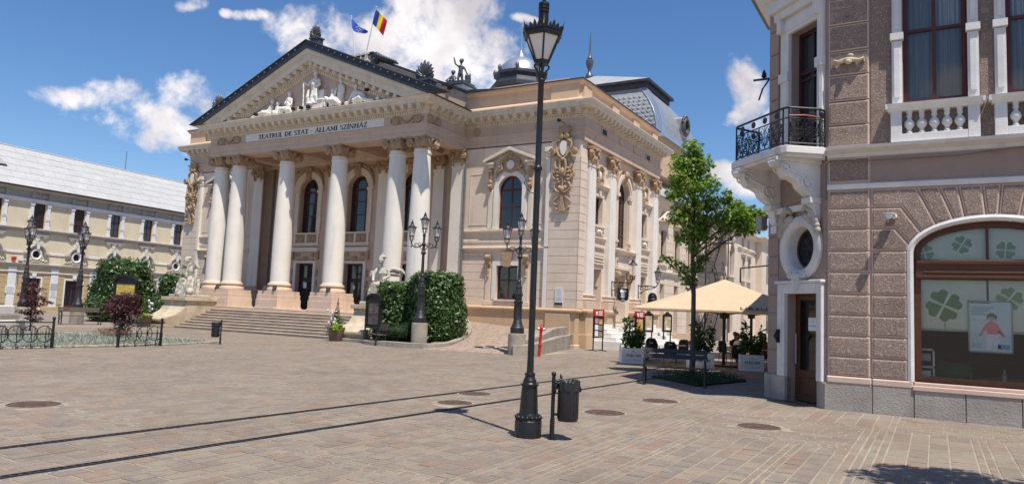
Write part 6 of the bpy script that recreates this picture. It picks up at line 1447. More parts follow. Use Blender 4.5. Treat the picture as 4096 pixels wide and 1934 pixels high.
# balcony
slab = [(-3.29, 16.13), (-3.72, 15.52), (-3.66, 15.40), (-2.50, 14.23), (-2.38, 14.19), (-1.78, 14.62), (-1.74, 14.80), (-3.05, 16.13)]
mb = MB(); mb.slab(slab, 4.74, 4.88); mb.slab([(x+(-2.5-x)*.06, y+(15.3-y)*.06) for x, y in slab], 4.68, 4.745); BAL = rp(mb, 'balcony_slab', RWHITE, bevel=.01)
def corbel(t):
    M = Fc @ Matrix.Translation((-t, 0, 0)); mb = MB(M)
    P = [(0, 4.68), (-1.0, 4.68), (-1.04, 4.60), (-.98, 4.52), (-.86, 4.50), (-.84, 4.42), (-.76, 4.33), (-.62, 4.30), (-.5, 4.24), (-.42, 4.12), (-.28, 4.02), (-.2, 3.98), (-.16, 3.80), (-.12, 3.62), (0, 3.52)]
    mb.loft([[(-.11, d, z) for d, z in P], [(.11, d, z) for d, z in P]])
    for s in (-1, 1):
        mb.tube([(s*.125, -.80+.12*math.cos(k*.6)*(1-.05*k), 4.50+.12*math.sin(k*.6)*(1-.05*k)) for k in range(16)], .022, 5)
        mb.tube([(s*.125, -.30+.16*math.cos(k*.6+2)*(1-.05*k), 4.24+.16*math.sin(k*.6+2)*(1-.05*k)) for k in range(16)], .025, 5)
        mb.tube([(s*.12, -.92, 4.56), (s*.125, -.6, 4.42), (s*.125, -.42, 4.36), (s*.12, -.2, 4.08)], .025, 5)
    mb.box(-.15, .15, -1.02, 0, 4.62, 4.69); mb.box(-.14, .14, -.26, -.001, 3.86, 3.98); mb.box(-.10, .10, -.1, -.002, 3.40, 3.55)
    return rp(mb, 'corbel', RWHITE, bevel=.008)
corbel(.30); corbel(1.56)
mb = MB(Fc); mb.box(-1.45, -.42, -.10, -.001, 3.78, 3.9); mb.box(-1.45, -.42, -.06, -.002, 4.5, 4.68); rp(mb, 'corbel_band', RWHITE)
RL = [(-3.27, 16.08), (-3.62, 15.52), (-3.58, 15.42), (-2.47, 14.32), (-2.36, 14.28), (-1.86, 14.62), (-1.80, 14.82)]
mb = MB()
for z, r in ((5.62, .022), (5.42, .013), (4.94, .015)): mb.tube([(x, y, z) for x, y in RL], r, 6)
for x, y in RL[:1]+RL[1:2]+RL[3:]: mb.tube([(x, y, 4.88), (x, y, 5.64)], .016, 6)
BR = build(mb, 'railing', IRON, BAL)
mb = MB()
def curl(M, u, z, r, turn, s=1, n=12): mb.M = M; mb.tube([(u+s*r*(1-.055*k)*math.cos(turn+.55*k), 0, z+r*(1-.055*k)*math.sin(turn+.55*k)) for k in range(n)], .0085, 4)
for a, b in zip(RL, RL[1:]):
    A_, B_ = Vector(a), Vector(b); ln = (B_-A_).length; M = fr(a[0], a[1], math.degrees(math.atan2(B_.y-A_.y, B_.x-A_.x)))
    m_ = max(1, round(ln/.36))
    if ln < .16: continue
    for k in range(m_):
        u = ln*(k+.5)/m_; w_ = ln/m_
        mb.M = M; mb.tube([(u, 0, 4.94), (u, 0, 5.42)], .009, 4)
        for s in (-1, 1):
            curl(M, u+s*w_*.26, 5.30, .085, 1.5, s); curl(M, u+s*w_*.25, 5.05, .085, -1.4, s); curl(M, u+s*w_*.2, 5.18, .055, 3.0, -s); curl(M, u+s*w_*.34, 5.17, .05, .4, s)
            mb.M = M; mb.tube([(u, 0, 4.95), (u+s*.05, 0, 5.1), (u+s*.10, 0, 5.22), (u+s*.12, 0, 5.33)], .008, 4); mb.tube([(u, 0, 5.0), (u+s*.09, 0, 5.06), (u+s*.15, 0, 5.16)], .008, 4)
            mb.tube([(u+s*w_*.48, 0, 4.95), (u+s*w_*.4, 0, 5.2), (u+s*w_*.48, 0, 5.4)], .008, 4)
        mb.M = M; mb.lathe([(.05, -.008), (.066, -.008), (.066, .008), (.05, .008)], (u, 0, 5.52), 10, axis='y')
mb.M = ID; build(mb, 'scrollwork', IRON, BAL)
mb = MB(); mb.tube([(-2.36, 14.27, 5.46), (-2.1, 14.43, 5.48), (-1.86, 14.61, 5.46)], .014, 6); build(mb, 'flower_rail', flat('rust_orange', (.35, .08, .03)), BAL)
# balcony door and surround
mb = MB(Fc)
for a, b in ((-1.38, -1.12), (-.22, -.07)):
    mb.box(a, b, -.08, .02, 4.9, 7.55); mb.box(a-.03, b+.02, -.12, -.001, 6.55, 6.75); mb.box(a+.04, b-.03, -.1, -.07, 5.0, 6.5)
mb.box(-1.38, -.07, -.08, .02, 7.55, 7.9); mb.box(-1.30, -.15, -.10, -.07, 7.62, 7.84)
mb.box(-1.55, -.0, -.28, -.001, 8.08, 8.28); mb.box(-1.48, -.03, -.18, -.002, 7.9, 8.08)
for s in (-1.3, -.15): mb.box(s-.06, s+.06, -.2, -.003, 7.6, 7.95)
rp(mb, 'balcony_door_surround', RWHITE, bevel=.008)
window(Fc, -1.11, -.23, 4.9, 7.54, 0, .18, (.5,), (.62, .68), DOORW, GLASS, name='balcony_door', parent=RB, fw_=.09)
# small fixings on the walls
M = Fr @ Matrix.Translation((-.63, 0, 3.52)); SCAM = tag(thing('security_camera', 'white security camera on the brown wall left of the shop arch', 'security camera', -.63, 14.75, 3.5), 'white security camera on the brown wall left of the shop arch', 'security camera')
mb = MB(M); mb.lathe([(.05, 0), (.05, -.06), (.03, -.08)], (0, -.03, .03), 12, axis='y'); mb.tube([(0, -.08, .03), (0, -.14, .02)], .02, 6); build(mb, 'mount', PAPER, SCAM)
mb = MB(M @ Matrix.Rotation(R(-18), 4, 'Z')); mb.tube([(-.02, -.13, .045), (.04, -.36, .005)], [.055, .05], 12); mb.box(-.05, .09, -.38, -.1, .052, .066); build(mb, 'body', PAPER, SCAM, 40)
mb = MB(Fr); mb.ball((-1.37, -.11, 6.55), (.11, .07, .06), 10, 8); mb.ball((-1.37, -.16, 6.5), (.06, .05, .05), 8, 6); mb.ball((-1.34, -.12, 6.63), (.06, .05, .04), 8, 6)
for s in (-1, 1): mb.tube([(-1.37+s*.08, -.1, 6.55), (-1.37+s*.18, -.12, 6.52), (-1.37+s*.24, -.1, 6.56), (-1.37+s*.26, -.06, 6.5)], [.05, .04, .035, .02], 7)
rp(mb, 'wall_mask', SAND, 50)
mb = MB(Fr); mb.tube([(-1.4, -.04, 7.42), (-1.4, -.16, 7.40)], .025, 7); rp(mb, 'wall_hook', PIPE)
mb = MB(Fr); mb.tube([(-1.78, -.03, 3.9), (-1.77, -.05, 4.55), (-1.7, -.08, 4.64), (-1.0, -.08, 4.60), (.4, -.08, 4.60), (1.2, -.08, 4.68), (2.5, -.08, 4.69)], .012, 5); rp(mb, 'cable', flat('grey_cable', (.16, .14, .12)))
mb = MB(fr(-3.06, 16.6, 0)); mb.box(-.45, -.02, -.02, .02, 6.95, 6.99); mb.lathe([(.001, 0), (.06, .03), (.05, .1), (.01, .2)], (-.22, 0, 6.99), 8); mb.tube([(-.1, 0, 6.97), (-.25, 0, 6.75), (-.33, 0, 6.5)], .02, 5); rp(mb, 'flag_holder', IRON)
# ================================================================ STREET FURNITURE, PLANTS, PEOPLE
def pt(px, py, depth):          # survey helper: a point of the place from its bearing and distance
    d = fw + (px-2048)/2920*rt - (py-967)/2920*up; return Vector((0, 0, 1.6))+d*depth
def place(o, x, y, z=0, ang=0, s=1, label=None):
    o.matrix_basis = fr(x, y, ang, z) @ Matrix.Scale(s, 4); WM[o.name] = o.matrix_basis.copy()
    if label: o['label'] = label
    return o
def T0(name, cat, group=None): return thing(name, cat, cat, group=group)
# ---- tall lamp post
LP = thing('lamp_post', 'tall black lamp post with a crowned glass lantern standing beside a litter bin', 'lamp post', -4.49, 8.31)
M = wm(LP)
mb = MB(M); mb.lathe([(.172, 0), (.172, .20), (.166, .215), (.16, .22)], n=32); build(mb, 'base', IRON, LP, 40)
mb = MB(M); mb.lathe([(.155, .215), (.16, .24), (.155, .285), (.13, .295), (.120, .30), (.099, .64)], n=32)
for k in range(16): a = k*math.pi/8; mb.ball((.155*math.cos(a), .155*math.sin(a), .25), (.024, .024, .028), 8, 6)
build(mb, 'taper', IRON, LP, 40)
mb = MB(M); mb.lathe([(.11, .64), (.117, .645), (.117, .665), (.095, .67), (.085, .685), (.088, .70), (.078, .72), (.066, .745), (.06, .77), (.068, .775), (.068, .80), (.045, .81), (.041, 1.0), (.041, 3.42), (.058, 3.43), (.058, 3.46), (.044, 3.475), (.040, 3.5), (.038, 4.6), (.05, 4.62), (.05, 4.64), (.042, 4.65), (.05, 4.68), (.07, 4.705), (.07, 4.725), (.04, 4.735)], n=24); build(mb, 'shaft', IRON, LP, 40)
mb = MB(M)
for k in range(4):
    a = R(45+90*k); c, s = math.cos(a), math.sin(a)
    mb.tube([(c*r, s*r, z) for r, z in ((.05, 4.73), (.07, 4.77), (.10, 4.80), (.10, 4.83), (.08, 4.84))], .012, 6)
mb.tube([(0, 0, 4.72), (0, 0, 4.86)], .012, 6); build(mb, 'bracket', IRON, LP, 40)
hx = lambda r, z, n=6, o=0: [(r*math.cos(2*math.pi*k/n+o), r*math.sin(2*math.pi*k/n+o), z) for k in range(n)]
OFF = R(62)
mb = MB(M); mb.loft([hx(.098, 4.845, 6, OFF), hx(.105, 4.875, 6, OFF), hx(.098, 4.90, 6, OFF)])
for k in range(6):
    a = OFF+k*math.pi/3; mb.tube([(.098*math.cos(a), .098*math.sin(a), 4.88), (.245*math.cos(a), .245*math.sin(a), 5.23)], .012, 6)
mb.loft([hx(.235, 5.20, 6, OFF), hx(.265, 5.20, 6, OFF), hx(.278, 5.235, 6, OFF), hx(.278, 5.27, 6, OFF), hx(.10, 5.36, 6, OFF), hx(.09, 5.36, 6, OFF)])
build(mb, 'lantern_frame', IRON, LP)
for k in range(6):
    a, b = OFF+k*math.pi/3, OFF+(k+1)*math.pi/3; mb = MB(M)
    mb.face([(r*math.cos(t), r*math.sin(t), z) for r, t, z in ((.094, a, 4.90), (.094, b, 4.90), (.235, b, 5.21), (.235, a, 5.21))]); build(mb, 'lantern_pane', FROST, LP)
mb = MB(M)
for k in range(6):
    a, b = OFF+k*math.pi/3, OFF+(k+1)*math.pi/3; A = Vector((math.cos(a), math.sin(a), 0))*.275; B = Vector((math.cos(b), math.sin(b), 0))*.275
    for j in range(5):
        c = A.lerp(B, (j+.5)/5); h = (.05, .075, .105, .075, .05)[j]; e = (B-A).normalized()*.03; o = c.normalized()*.012
        mb.loft([[c-e-o+Vector((0, 0, 5.265)), c+e-o+Vector((0, 0, 5.265)), c+e*.5-o*.5+Vector((0, 0, 5.27+h*.6)), c+Vector((0, 0, 5.27+h)), c-e*.5-o*.5+Vector((0, 0, 5.27+h*.6))], [c-e+o+Vector((0, 0, 5.265)), c+e+o+Vector((0, 0, 5.265)), c+e*.5+o*2+Vector((0, 0, 5.27+h*.6)), c+o*3+Vector((0, 0, 5.27+h)), c-e*.5+o*2+Vector((0, 0, 5.27+h*.6))]])
    mb.loft([[A*.96+Vector((0, 0, 5.26)), A*1.02+(B-A)*.06+Vector((0, 0, 5.26)), A*1.14+Vector((0, 0, 5.40))], [A*1.02-(B-A)*.06+Vector((0, 0, 5.26)), A*1.05+Vector((0, 0, 5.26)), A*1.15+Vector((0, 0, 5.41))]])
build(mb, 'crown', IRON, LP)
mb = MB(M); mb.lathe([(.085, 5.34), (.07, 5.38), (.058, 5.40), (.058, 5.55), (.072, 5.56), (.072, 5.58), (.064, 5.585), (.064, 5.60), (.074, 5.605), (.074, 5.63), (.066, 5.635), (.066, 5.65), (.074, 5.655), (.072, 5.685), (.03, 5.70), (.015, 5.71)], n=20)
for k in range(10): a = k*math.pi/5; mb.tube([(.06*math.cos(a), .06*math.sin(a), 5.41), (.06*math.cos(a), .06*math.sin(a), 5.54)], .008, 5)
mb.ball((0, 0, 5.725), .024, 10, 8); mb.tube([(0, 0, 5.74), (0, 0, 5.78)], .008, 6); build(mb, 'chimney', IRON, LP, 40)
mb = MB(M); mb.tube([(-.03, -.02, 3.12), (-.08, -.04, 3.14), (-.13, -.06, 3.2)], .012, 6); mb.tube([(-.13, -.06, 3.2), (-.15, -.07, 3.24), (-.155, -.072, 3.26), (-.14, -.07, 3.275)], .004, 4); build(mb, 'hook', IRON, LP)
# ---- litter bins
def litter_bin(label, bag=True):
    t = thing('litter_bin', label, 'litter bin', group='litter bins on posts')
    mb = MB(); mb.lathe([(.055, 0), (.055, .015), (.03, .02), (.03, .26), (.024, .262), (.024, .78), (.015, .785)], n=14); mb.ball((0, 0, .812), .032, 12, 8)
    build(mb, 'post', IRON, t, 40)
    mb = MB()
    for k in range(4): a = R(45+90*k); mb.ball((.042*math.cos(a), .042*math.sin(a), .02), .01, 6, 4)
    mb.box(.02, .07, -.012, .012, .30, .33); mb.box(.02, .07, -.012, .012, .66, .69); build(mb, 'clamp', IRON, t)
    mb = MB(); mb.lathe([(.001, .24), (.122, .24), (.125, .255), (.128, .26), (.130, .70), (.135, .705), (.135, .72), (.126, .72), (.12, .3), (.001, .29)], (.19, 0, 0), 32)
    for k in range(18): a = 2*math.pi*k/18; mb.tube([(.19+.1305*math.cos(a), .1305*math.sin(a), .27), (.19+.1305*math.cos(a), .1305*math.sin(a), .69)], .003, 4)
    build(mb, 'bucket', IRON2, t, 40)
    mb = MB(); n = 44; rg = []
    for z, r in ((.62, .137), (.66, .140), (.70, .142), (.735, .146), (.745, .128), (.70, .112), (.60, .105)):
        rg.append([(.19+(r+.012*noise3(k, z))*math.cos(2*math.pi*k/n), (r+.012*noise3(k, z))*math.sin(2*math.pi*k/n), z+.018*noise3(k*1.7, z*3+9)) for k in range(n)])
    mb.loft(rg, caps=False); 
    mb.tube([(.07, -.05, .72), (.03, -.06, .70), (.02, -.05, .62), (.03, -.04, .57)], [.035, .04, .028, .008], 8, flat=.5); mb.tube([(.32, -.02, .68), (.335, .0, .63), (.33, .01, .6)], [.02, .03, .012], 7, flat=.5); mb.tube([(.1, .02, .76), (.085, .01, .8), (.09, 0, .82)], [.02, .01, .003], 6)
    build(mb, 'bin_bag', mat('black_bag', (.022, .022, .024), .32, .4, 30, .4, 60, spec=.6) if 'black_bag' not in bpy.data.materials else bpy.data.materials['black_bag'], t, 60)
    return t
from mathutils import noise as mn
def noise3(a, b): return mn.noise(Vector((a*.55, b*7.3, a*.21+b)))*1.6
B1 = litter_bin('black litter bin on a post with a bunched bag, next to the tall lamp post'); place(B1, -4.17, 8.35, 0, 30)
dup(B1, -21.23, 16.88, 0, 205, 'small black litter bin in front of the theatre steps')
# ---- three-lantern lamp posts on round plinths
def street_lantern(mb, gl, x, y, z, s=1):
    mb.lathe([(r*s, z+h*s) for r, h in ((.02, -.22), (.05, -.20), (.03, -.17))], (x, y, 0), 10)
    for k in range(6):
        a = k*math.pi/3; c, q = math.cos(a), math.sin(a)
        mb.tube([(x+c*r*s, y+q*r*s, z+h*s) for r, h in ((.03, -.17), (.08, -.14), (.10, -.06), (.10, 0))], .011*s, 5); mb.tube([(x+c*.10*s, y+q*.10*s, z), (x+c*.155*s, y+q*.155*s, z+.34*s)], .008*s, 4)
        mb.ball((x+c*.19*s, y+q*.19*s, z+.40*s), .018*s, 6, 4)
    mb.lathe([(r*s, z+h*s) for r, h in ((.09, -.01), (.115, 0), (.115, .02), (.1, .025))], (x, y, 0), 14)
    mb.lathe([(r*s, z+h*s) for r, h in ((.15, .335), (.20, .345), (.195, .37), (.15, .40), (.10, .44), (.085, .48), (.07, .49), (.05, .52), (.06, .53), (.06, .57), (.04, .58), (.055, .59), (.02, .615), (.025, .63), (.006, .70))], (x, y, 0), 14)
    gl.lathe([(r*s, z+h*s) for r, h in ((.092, .022), (.148, .336))], (x, y, 0), 12)
def three_lamp(label):
    t = thing('three_lantern_lamp', label, 'lamp post', group='ornate lamp posts with three lanterns')
    mb = MB(); mb.lathe([(.32, -.25), (.32, .0), (.315, .70), (.30, .76), (.28, .77)], n=28); build(mb, 'stone_base', CONC, t, 40)
    z0 = .77
    mb = MB(); mb.lathe([(.245, z0), (.25, z0+.02), (.25, z0+.2), (.225, z0+.22), (.215, z0+.26), (.19, z0+.30), (.165, z0+.40), (.155, z0+.42), (.16, z0+.44), (.14, z0+.47), (.135, z0+.9), (.14, z0+1.05), (.16, z0+1.08), (.17, z0+1.12), (.17, z0+1.16), (.12, z0+1.18), (.13, z0+1.3), (.135, z0+1.45), (.12, z0+1.55), (.10, z0+1.6), (.12, z0+1.63), (.12, z0+1.67), (.085, z0+1.72), (.09, z0+1.8), (.08, z0+1.84), (.10, z0+1.87), (.07, z0+1.92), (.062, z0+2.0)], n=22)
    for k in range(8): a = k*math.pi/4; mb.tube([(.138*math.cos(a), .138*math.sin(a), z0+.5), (.14*math.cos(a), .14*math.sin(a), z0+1.0)], .012, 5); mb.ball((.13*math.cos(a), .13*math.sin(a), z0+1.4), (.03, .03, .07), 7, 5)
    build(mb, 'pedestal', IRON2, t, 40)
    mb = MB(); mb.lathe([(.062, z0+1.98), (.055, z0+2.7), (.075, z0+2.72), (.085, z0+2.78), (.055, z0+2.82), (.06, z0+3.05), (.08, z0+3.08), (.075, z0+3.14), (.05, z0+3.17), (.045, z0+3.4), (.065, z0+3.44), (.06, z0+3.5), (.03, z0+3.52)], n=16)
    for k in range(4): a = R(45+90*k); mb.ball((.09*math.cos(a), .09*math.sin(a), z0+2.76), (.035, .035, .06), 6, 5)
    build(mb, 'shaft', IRON2, t, 40)
    for s in (-1, 1):
        mb = MB(); gl = MB()
        mb.tube([(s*x, 0, z0+z) for x, z in ((.05, 3.08), (.18, 3.0), (.32, 2.96), (.44, 3.02), (.50, 3.12), (.49, 3.2))], [.03, .026, .024, .024, .024, .03], 7)
        mb.tube([(s*x, 0, z0+z) for x, z in ((.05, 2.86), (.12, 2.95), (.2, 3.06), (.28, 3.13), (.36, 3.1), (.36, 3.03), (.30, 3.02))], .02, 6)
        mb.tube([(s*(.17+.055*math.cos(k*.6)), 0, z0+3.10+.055*math.sin(k*.6)) for k in range(10)], .014, 5); mb.ball((s*.50, 0, z0+3.0), .035, 8, 6)
        street_lantern(mb, gl, s*.50, 0, z0+3.40, .96)
        a = build(mb, 'lantern_arm', IRON2, t, 40); build(gl, 'lantern_glass', FROST, a, 40)
    mb = MB(); gl = MB(); street_lantern(mb, gl, 0, 0, z0+3.72, 1.0); a = build(mb, 'top_lantern', IRON2, t, 40); build(gl, 'lantern_glass', FROST, a, 40)
    return t
L1 = three_lamp('three lantern lamp post on a stone base beside the red hydrant'); place(L1, -12.89, 22.77, 0, 32, .985)
dup(L1, -17.05, 22.55, .2, 30, 'three lantern lamp post standing against the tall clipped hedge', scale=.97)
dup(L1, -37.6, 18.6, 0, -15, 'three lantern lamp post before the red door of the yellow building, leftmost', scale=1.0)
dup(L1, -37.4, 21.05, 0, -15, 'three lantern lamp post behind the brown bench, left of the big dark hedge', scale=1.0)
# ---- benches
def bench(name, label, wood, iron, ln=1.46, slats=3):
    t = thing(name, label, 'bench', group='park benches in the square')
    for k in range(4): mb = MB(); mb.box(-ln/2, ln/2, -.20+.1*k, -.115+.1*k, .40, .425); build(mb, 'seat_slat', wood, t, bevel=.006)
    for k, z in enumerate((.60, .72)[:2]):
        mb = MB(fr(0, .20+.035*k)); mb.loft([[(-ln/2, 0, z), (ln/2, 0, z), (ln/2, .028, z), (-ln/2, .028, z)], [(-ln/2, .03, z+.105), (ln/2, .03, z+.105), (ln/2, .058, z+.105), (-ln/2, .058, z+.105)]]); build(mb, 'back_slat', wood, t, bevel=.006)
    for s in (-1, 1):
        x = s*(ln/2-.05); mb = MB()
        mb.tube([(x, .13, .02), (x, .17, .3), (x, .2, .42), (x, .25, .62), (x, .31, .84)], .028, 8); mb.tube([(x, -.22, .02), (x, -.20, .25), (x, -.21, .42), (x, -.23, .52), (x, -.19, .60), (x, -.08, .62), (x, .05, .60), (x, .22, .57)], .027, 8)
        mb.tube([(x, -.20, .30), (x, -.08, .32), (x, .06, .26), (x, .14, .08)], .016, 7); mb.tube([(x, -.21, .39), (x, .2, .39)], .02, 7); mb.tube([(x, -.14, .42), (x, -.12, .52), (x, -.06, .60)], .012, 6)
        for y in (-.22, .13): mb.box(x-.04, x+.04, y-.05, y+.05, 0, .022)
        build(mb, 'end_frame', iron, t, 40)
    return t
DB = bench('park_bench', 'dark slatted bench facing the square in front of the small tree', DBENCH, IRON); place(DB, -5.24, 16.73, 0, 15)
BB = bench('park_bench', 'brown slatted bench in front of the left stone lamp base', BENCHW, IRON, 1.86); place(BB, -36.5, 20.72, 0, 78)
sb = dup(BB, -18.9, 22.35, 0, -38, 'brown slatted bench under the framed notice board, by the right statue'); sb.scale = (.72, .95, 1)
# ---- bicycle racks of crossed rings
def rack(n, first, label):
    t = thing('bicycle_rack', label, 'bicycle rack', group='bicycle racks beside the grass bed')
    W_ = n*.365+.02
    for x in ((0, W_) if first else (W_,)):
        mb = MB(); mb.lathe([(.07, 0), (.07, .015), (.045, .02), (.045, .42), (.033, .43), (.033, .78), (.02, .79), (.045, .80)], (x, 0, 0), 16); mb.ball((x, 0, .835), .045, 12, 8); build(mb, 'post', IRON, t, 40)
    for z in (.72, .40): mb = MB(); mb.tube([(0 if first else -.6, 0, z), (W_, 0, z)], .015, 8); build(mb, 'rail', IRON, t, 40)
    for k in range(n):
        x = .2+.365*k
        for s in (-1, 1):
            c, q = math.cos(R(90+s*16)), math.sin(R(90+s*16)); mb = MB()
            mb.tube([(x+.04*s+.21*math.cos(a)*q*.62, .21*math.cos(a)*.78*s, .40+.22*math.sin(a)) for a in [2*math.pi*i/24 for i in range(25)]], .012, 6, caps=False); build(mb, 'wheel_ring', IRON, t, 50)
        mb = MB(); mb.tube([(x, 0, .2), (x, 0, 0)], .012, 6); build(mb, 'ring_leg', IRON, t)
    return t
k1 = rack(4, False, 'black bicycle rack with ring holders, cut by the left edge of the view'); place(k1, -21.33, 9.90, 0, 89)
k2 = rack(4, True, 'black bicycle rack with ring holders between two ball topped posts'); place(k2, -21.05, 13.13, 0, 95)
# ---- grass bed, monument base, maples
mb = MB(); mb.slab(BED, -.01, .03); BEDO = tag(build(mb, 'grass_bed', mat('bed_soil', (.16, .15, .09), .95, .3, 2)), 'low bed of blue green grass behind the bicycle racks', 'grass bed')
mb = MB(); P = BED+BED[:1]
for a, b in zip(P, P[1:]): mb.tube([(a[0], a[1], .02), (b[0], b[1], .02)], .05, 4)
build(mb, 'bed_edge', MORT, BEDO)
mb = MB()
for _ in range(22000):
    x, y = rnd.uniform(-31, -21.4), rnd.uniform(7, 17.6)
    if not inpoly(x, y, BED): continue
    if rnd.random() < .35 and x < -26: continue
    d = Vector((rnd.uniform(-1, 1), rnd.uniform(-1, 1), rnd.uniform(.2, 1.0))).normalized(); s = rnd.uniform(.12, .26)*(1.0+.4*mn.noise(Vector((x*1.5, y*1.5, 0))))
    e = Vector((-d.y, d.x, 0))*.02; p = Vector((x, y, .02)); q = p+d*s+Vector((d.x*.08, d.y*.08, -.03))
    mb.f([mb.v(p-e), mb.v(p+e), mb.v(q)])
build(mb, 'blue_grass', GRASS, BEDO, kind='stuff')
MO = thing('monument_base', 'stepped pale stone monument base at the left edge', 'monument', -31.5, 14.3)
for k, (h0, h1, w_) in enumerate(((0, .42, 1.2), (.42, .62, .95), (.62, .95, .8), (.95, 1.35, .35))):
    mb = MB(fr(-31.4, 14.0, 30)); mb.box(-w_, w_, -w_, w_, h0, h1-.003); build(mb, 'stone_tier', MARBLE if k != 1 else CONC, MO, bevel=.02)
def shrub(name, label, cat, x, y, leafm, clus, n, size, stems=4, shape=OVAL, group=None, z=0, upb=.4, core=None):
    t = thing(name, label, cat, x, y, z, group=group); M = wm(t); H = max(c[2] for c, r in clus)
    mb = MB(M)
    for k in range(stems):
        c = clus[k % len(clus)][0]; a = rnd.uniform(0, 6.28)
        mb.tube([(.04*math.cos(a), .04*math.sin(a), -.02), (c[0]*.4, c[1]*.4, c[2]*.5), (c[0], c[1], c[2])], [.02, .014, .006], 6)
    build(mb, 'stem', BARK, t, 40)
    if core:
        mb = MB(M)
        for c, r in clus: mb.ball(c, [q*core for q in r], 12, 8)
        build(mb, 'inner_foliage', HEDGED, t, 60, kind='stuff')
    mb = MB(M)
    tot = sum(r[0]*r[1]*r[2] for c, r in clus)
    for c, r in clus: cluster(mb, c, r, int(n*r[0]*r[1]*r[2]/tot), size, shape, upb, .2)
    build(mb, 'foliage', leafm, t, kind='stuff'); return t
LAYER = [((.0, 0, .75), (.5, .5, .12)), ((-.25, .1, 1.05), (.45, .45, .12)), ((.3, -.1, 1.3), (.5, .45, .12)), ((0, 0, 1.6), (.4, .4, .15)), ((.1, .1, .5), (.35, .35, .12)), ((-.3, -.1, 1.4), (.35, .3, .1)), ((.75, .2, 1.15), (.25, .25, .08)), ((0, 0, 1.85), (.2, .2, .1))]
shrub('red_maple', 'small red leaved maple behind the left bicycle rack', 'maple', -29.9, 15.1, REDL, LAYER, 1500, .085, 5, STAR, 'dark red maples in the grass bed', upb=1.2)
LAYER2 = [((0, 0, 1.05), (.75, .7, .35)), ((.3, 0, 1.45), (.5, .5, .25)), ((-.4, 0, 1.3), (.45, .45, .2)), ((.1, 0, .6), (.5, .5, .2)), ((.0, 0, .3), (.4, .4, .15)), ((.6, .1, .95), (.4, .4, .2))]
shrub('red_maple', 'bushy dark red maple behind the second bicycle rack', 'maple', -26.0, 16.3, REDL, LAYER2, 2600, .085, 6, STAR, 'dark red maples in the grass bed', upb=1.0)
shrub('red_maple', 'red maple cut off by the left edge of the view above the pale monument', 'maple', -31.2, 12.7, REDL, [((0, 0, 1.9), (.4, .4, .3)), ((.1, .1, 1.45), (.4, .4, .25))], 500, .085, 3, STAR, 'dark red maples in the grass bed', upb=1.0)
shrub('rust_fern', 'low rust coloured fronds around the foot of the bushy maple', 'fern', -25.4, 15.6, RUST, [((0, 0, .2), (1.0, .5, .16)), ((-.5, .2, .25), (.5, .4, .15))], 700, .13, 3, BLADE)
shrub('rust_fern', 'low rust coloured fronds under the small maple at the far left', 'fern', -29.0, 13.9, RUST, [((0, 0, .15), (.9, .5, .14)), ((-.5, -.4, .2), (.6, .5, .15))], 600, .12, 3, BLADE)
# ---- hedges: woody core and a coat of leaves
def hedge(label, x, y, z, ang, blocks, n, size=.12, cat='hedge'):
    t = thing('hedge', label, cat, x, y, z, ang, group='clipped laurel hedges'); M = wm(t)
    mb = MB(M)
    for c, r, p in blocks:
        rings = []
        for j in range(9):
            a = -math.pi/2+math.pi*j/8; cz = math.copysign(abs(math.sin(a))**p, math.sin(a)); cr = max(.05, abs(math.cos(a))**p)
            rings.append([(c[0]+r[0]*.93*cr*math.cos(q), c[1]+r[1]*.93*cr*math.sin(q), c[2]+r[2]*.95*cz) for q in [2*math.pi*k/18 for k in range(18)]])
        mb.loft(rings)
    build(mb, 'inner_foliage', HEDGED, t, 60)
    mb = MB(M); tot = sum(r[0]*r[2] for c, r, p in blocks)
    for c, r, p in blocks:
        for _ in range(int(n*r[0]*r[2]/tot)):
            q = rnd.uniform(0, 6.283)
            if rnd.random() < .8: cz = rnd.uniform(-1, 1); sn = abs(cz)**(1/p); cr = math.sqrt(max(0, 1-sn*sn))**p
            else: cr = math.sqrt(rnd.random()); sn = math.sqrt(max(0, 1-(cr**(1/p))**2)); cz = sn**p
            a = math.copysign(math.asin(min(1, sn)), cz); k = rnd.uniform(.90, 1.05)+.05*mn.noise(Vector((q*2, a*3, x)))
            nn = Vector((math.cos(q)*cr, math.sin(q)*cr, math.sin(a)))+rdir()*.75+Vector((0, 0, .25))
            leaf(mb, (c[0]+r[0]*k*cr*math.cos(q), c[1]+r[1]*k*cr*math.sin(q), c[2]+r[2]*k*cz), size*rnd.uniform(.6, 1.3), OVAL, nn, rnd.uniform(0, 6.28))
    build(mb, 'leaf_coat', HEDGE, t, kind='stuff')
    mb = MB(M)
    for c, r, p in blocks: mb.tube([(c[0], c[1], c[2]-r[2]-.15), (c[0], c[1], c[2])], .06, 6)
    build(mb, 'stem', BARK, t); return t
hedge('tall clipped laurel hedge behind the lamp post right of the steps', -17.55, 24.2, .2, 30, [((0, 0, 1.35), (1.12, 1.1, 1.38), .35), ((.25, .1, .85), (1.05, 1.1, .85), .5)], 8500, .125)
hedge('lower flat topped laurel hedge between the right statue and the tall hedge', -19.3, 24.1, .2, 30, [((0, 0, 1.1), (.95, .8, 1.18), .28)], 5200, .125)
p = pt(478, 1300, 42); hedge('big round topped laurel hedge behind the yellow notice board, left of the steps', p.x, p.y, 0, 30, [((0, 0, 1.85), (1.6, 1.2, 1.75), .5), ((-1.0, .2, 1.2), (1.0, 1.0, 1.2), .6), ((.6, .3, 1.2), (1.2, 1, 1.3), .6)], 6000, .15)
p = pt(690, 1285, 45); hedge('laurel hedge tucked behind the left statue', p.x, p.y, 0, 30, [((0, 0, 1.4), (.95, 1.0, 1.45), .4)], 2600, .15)
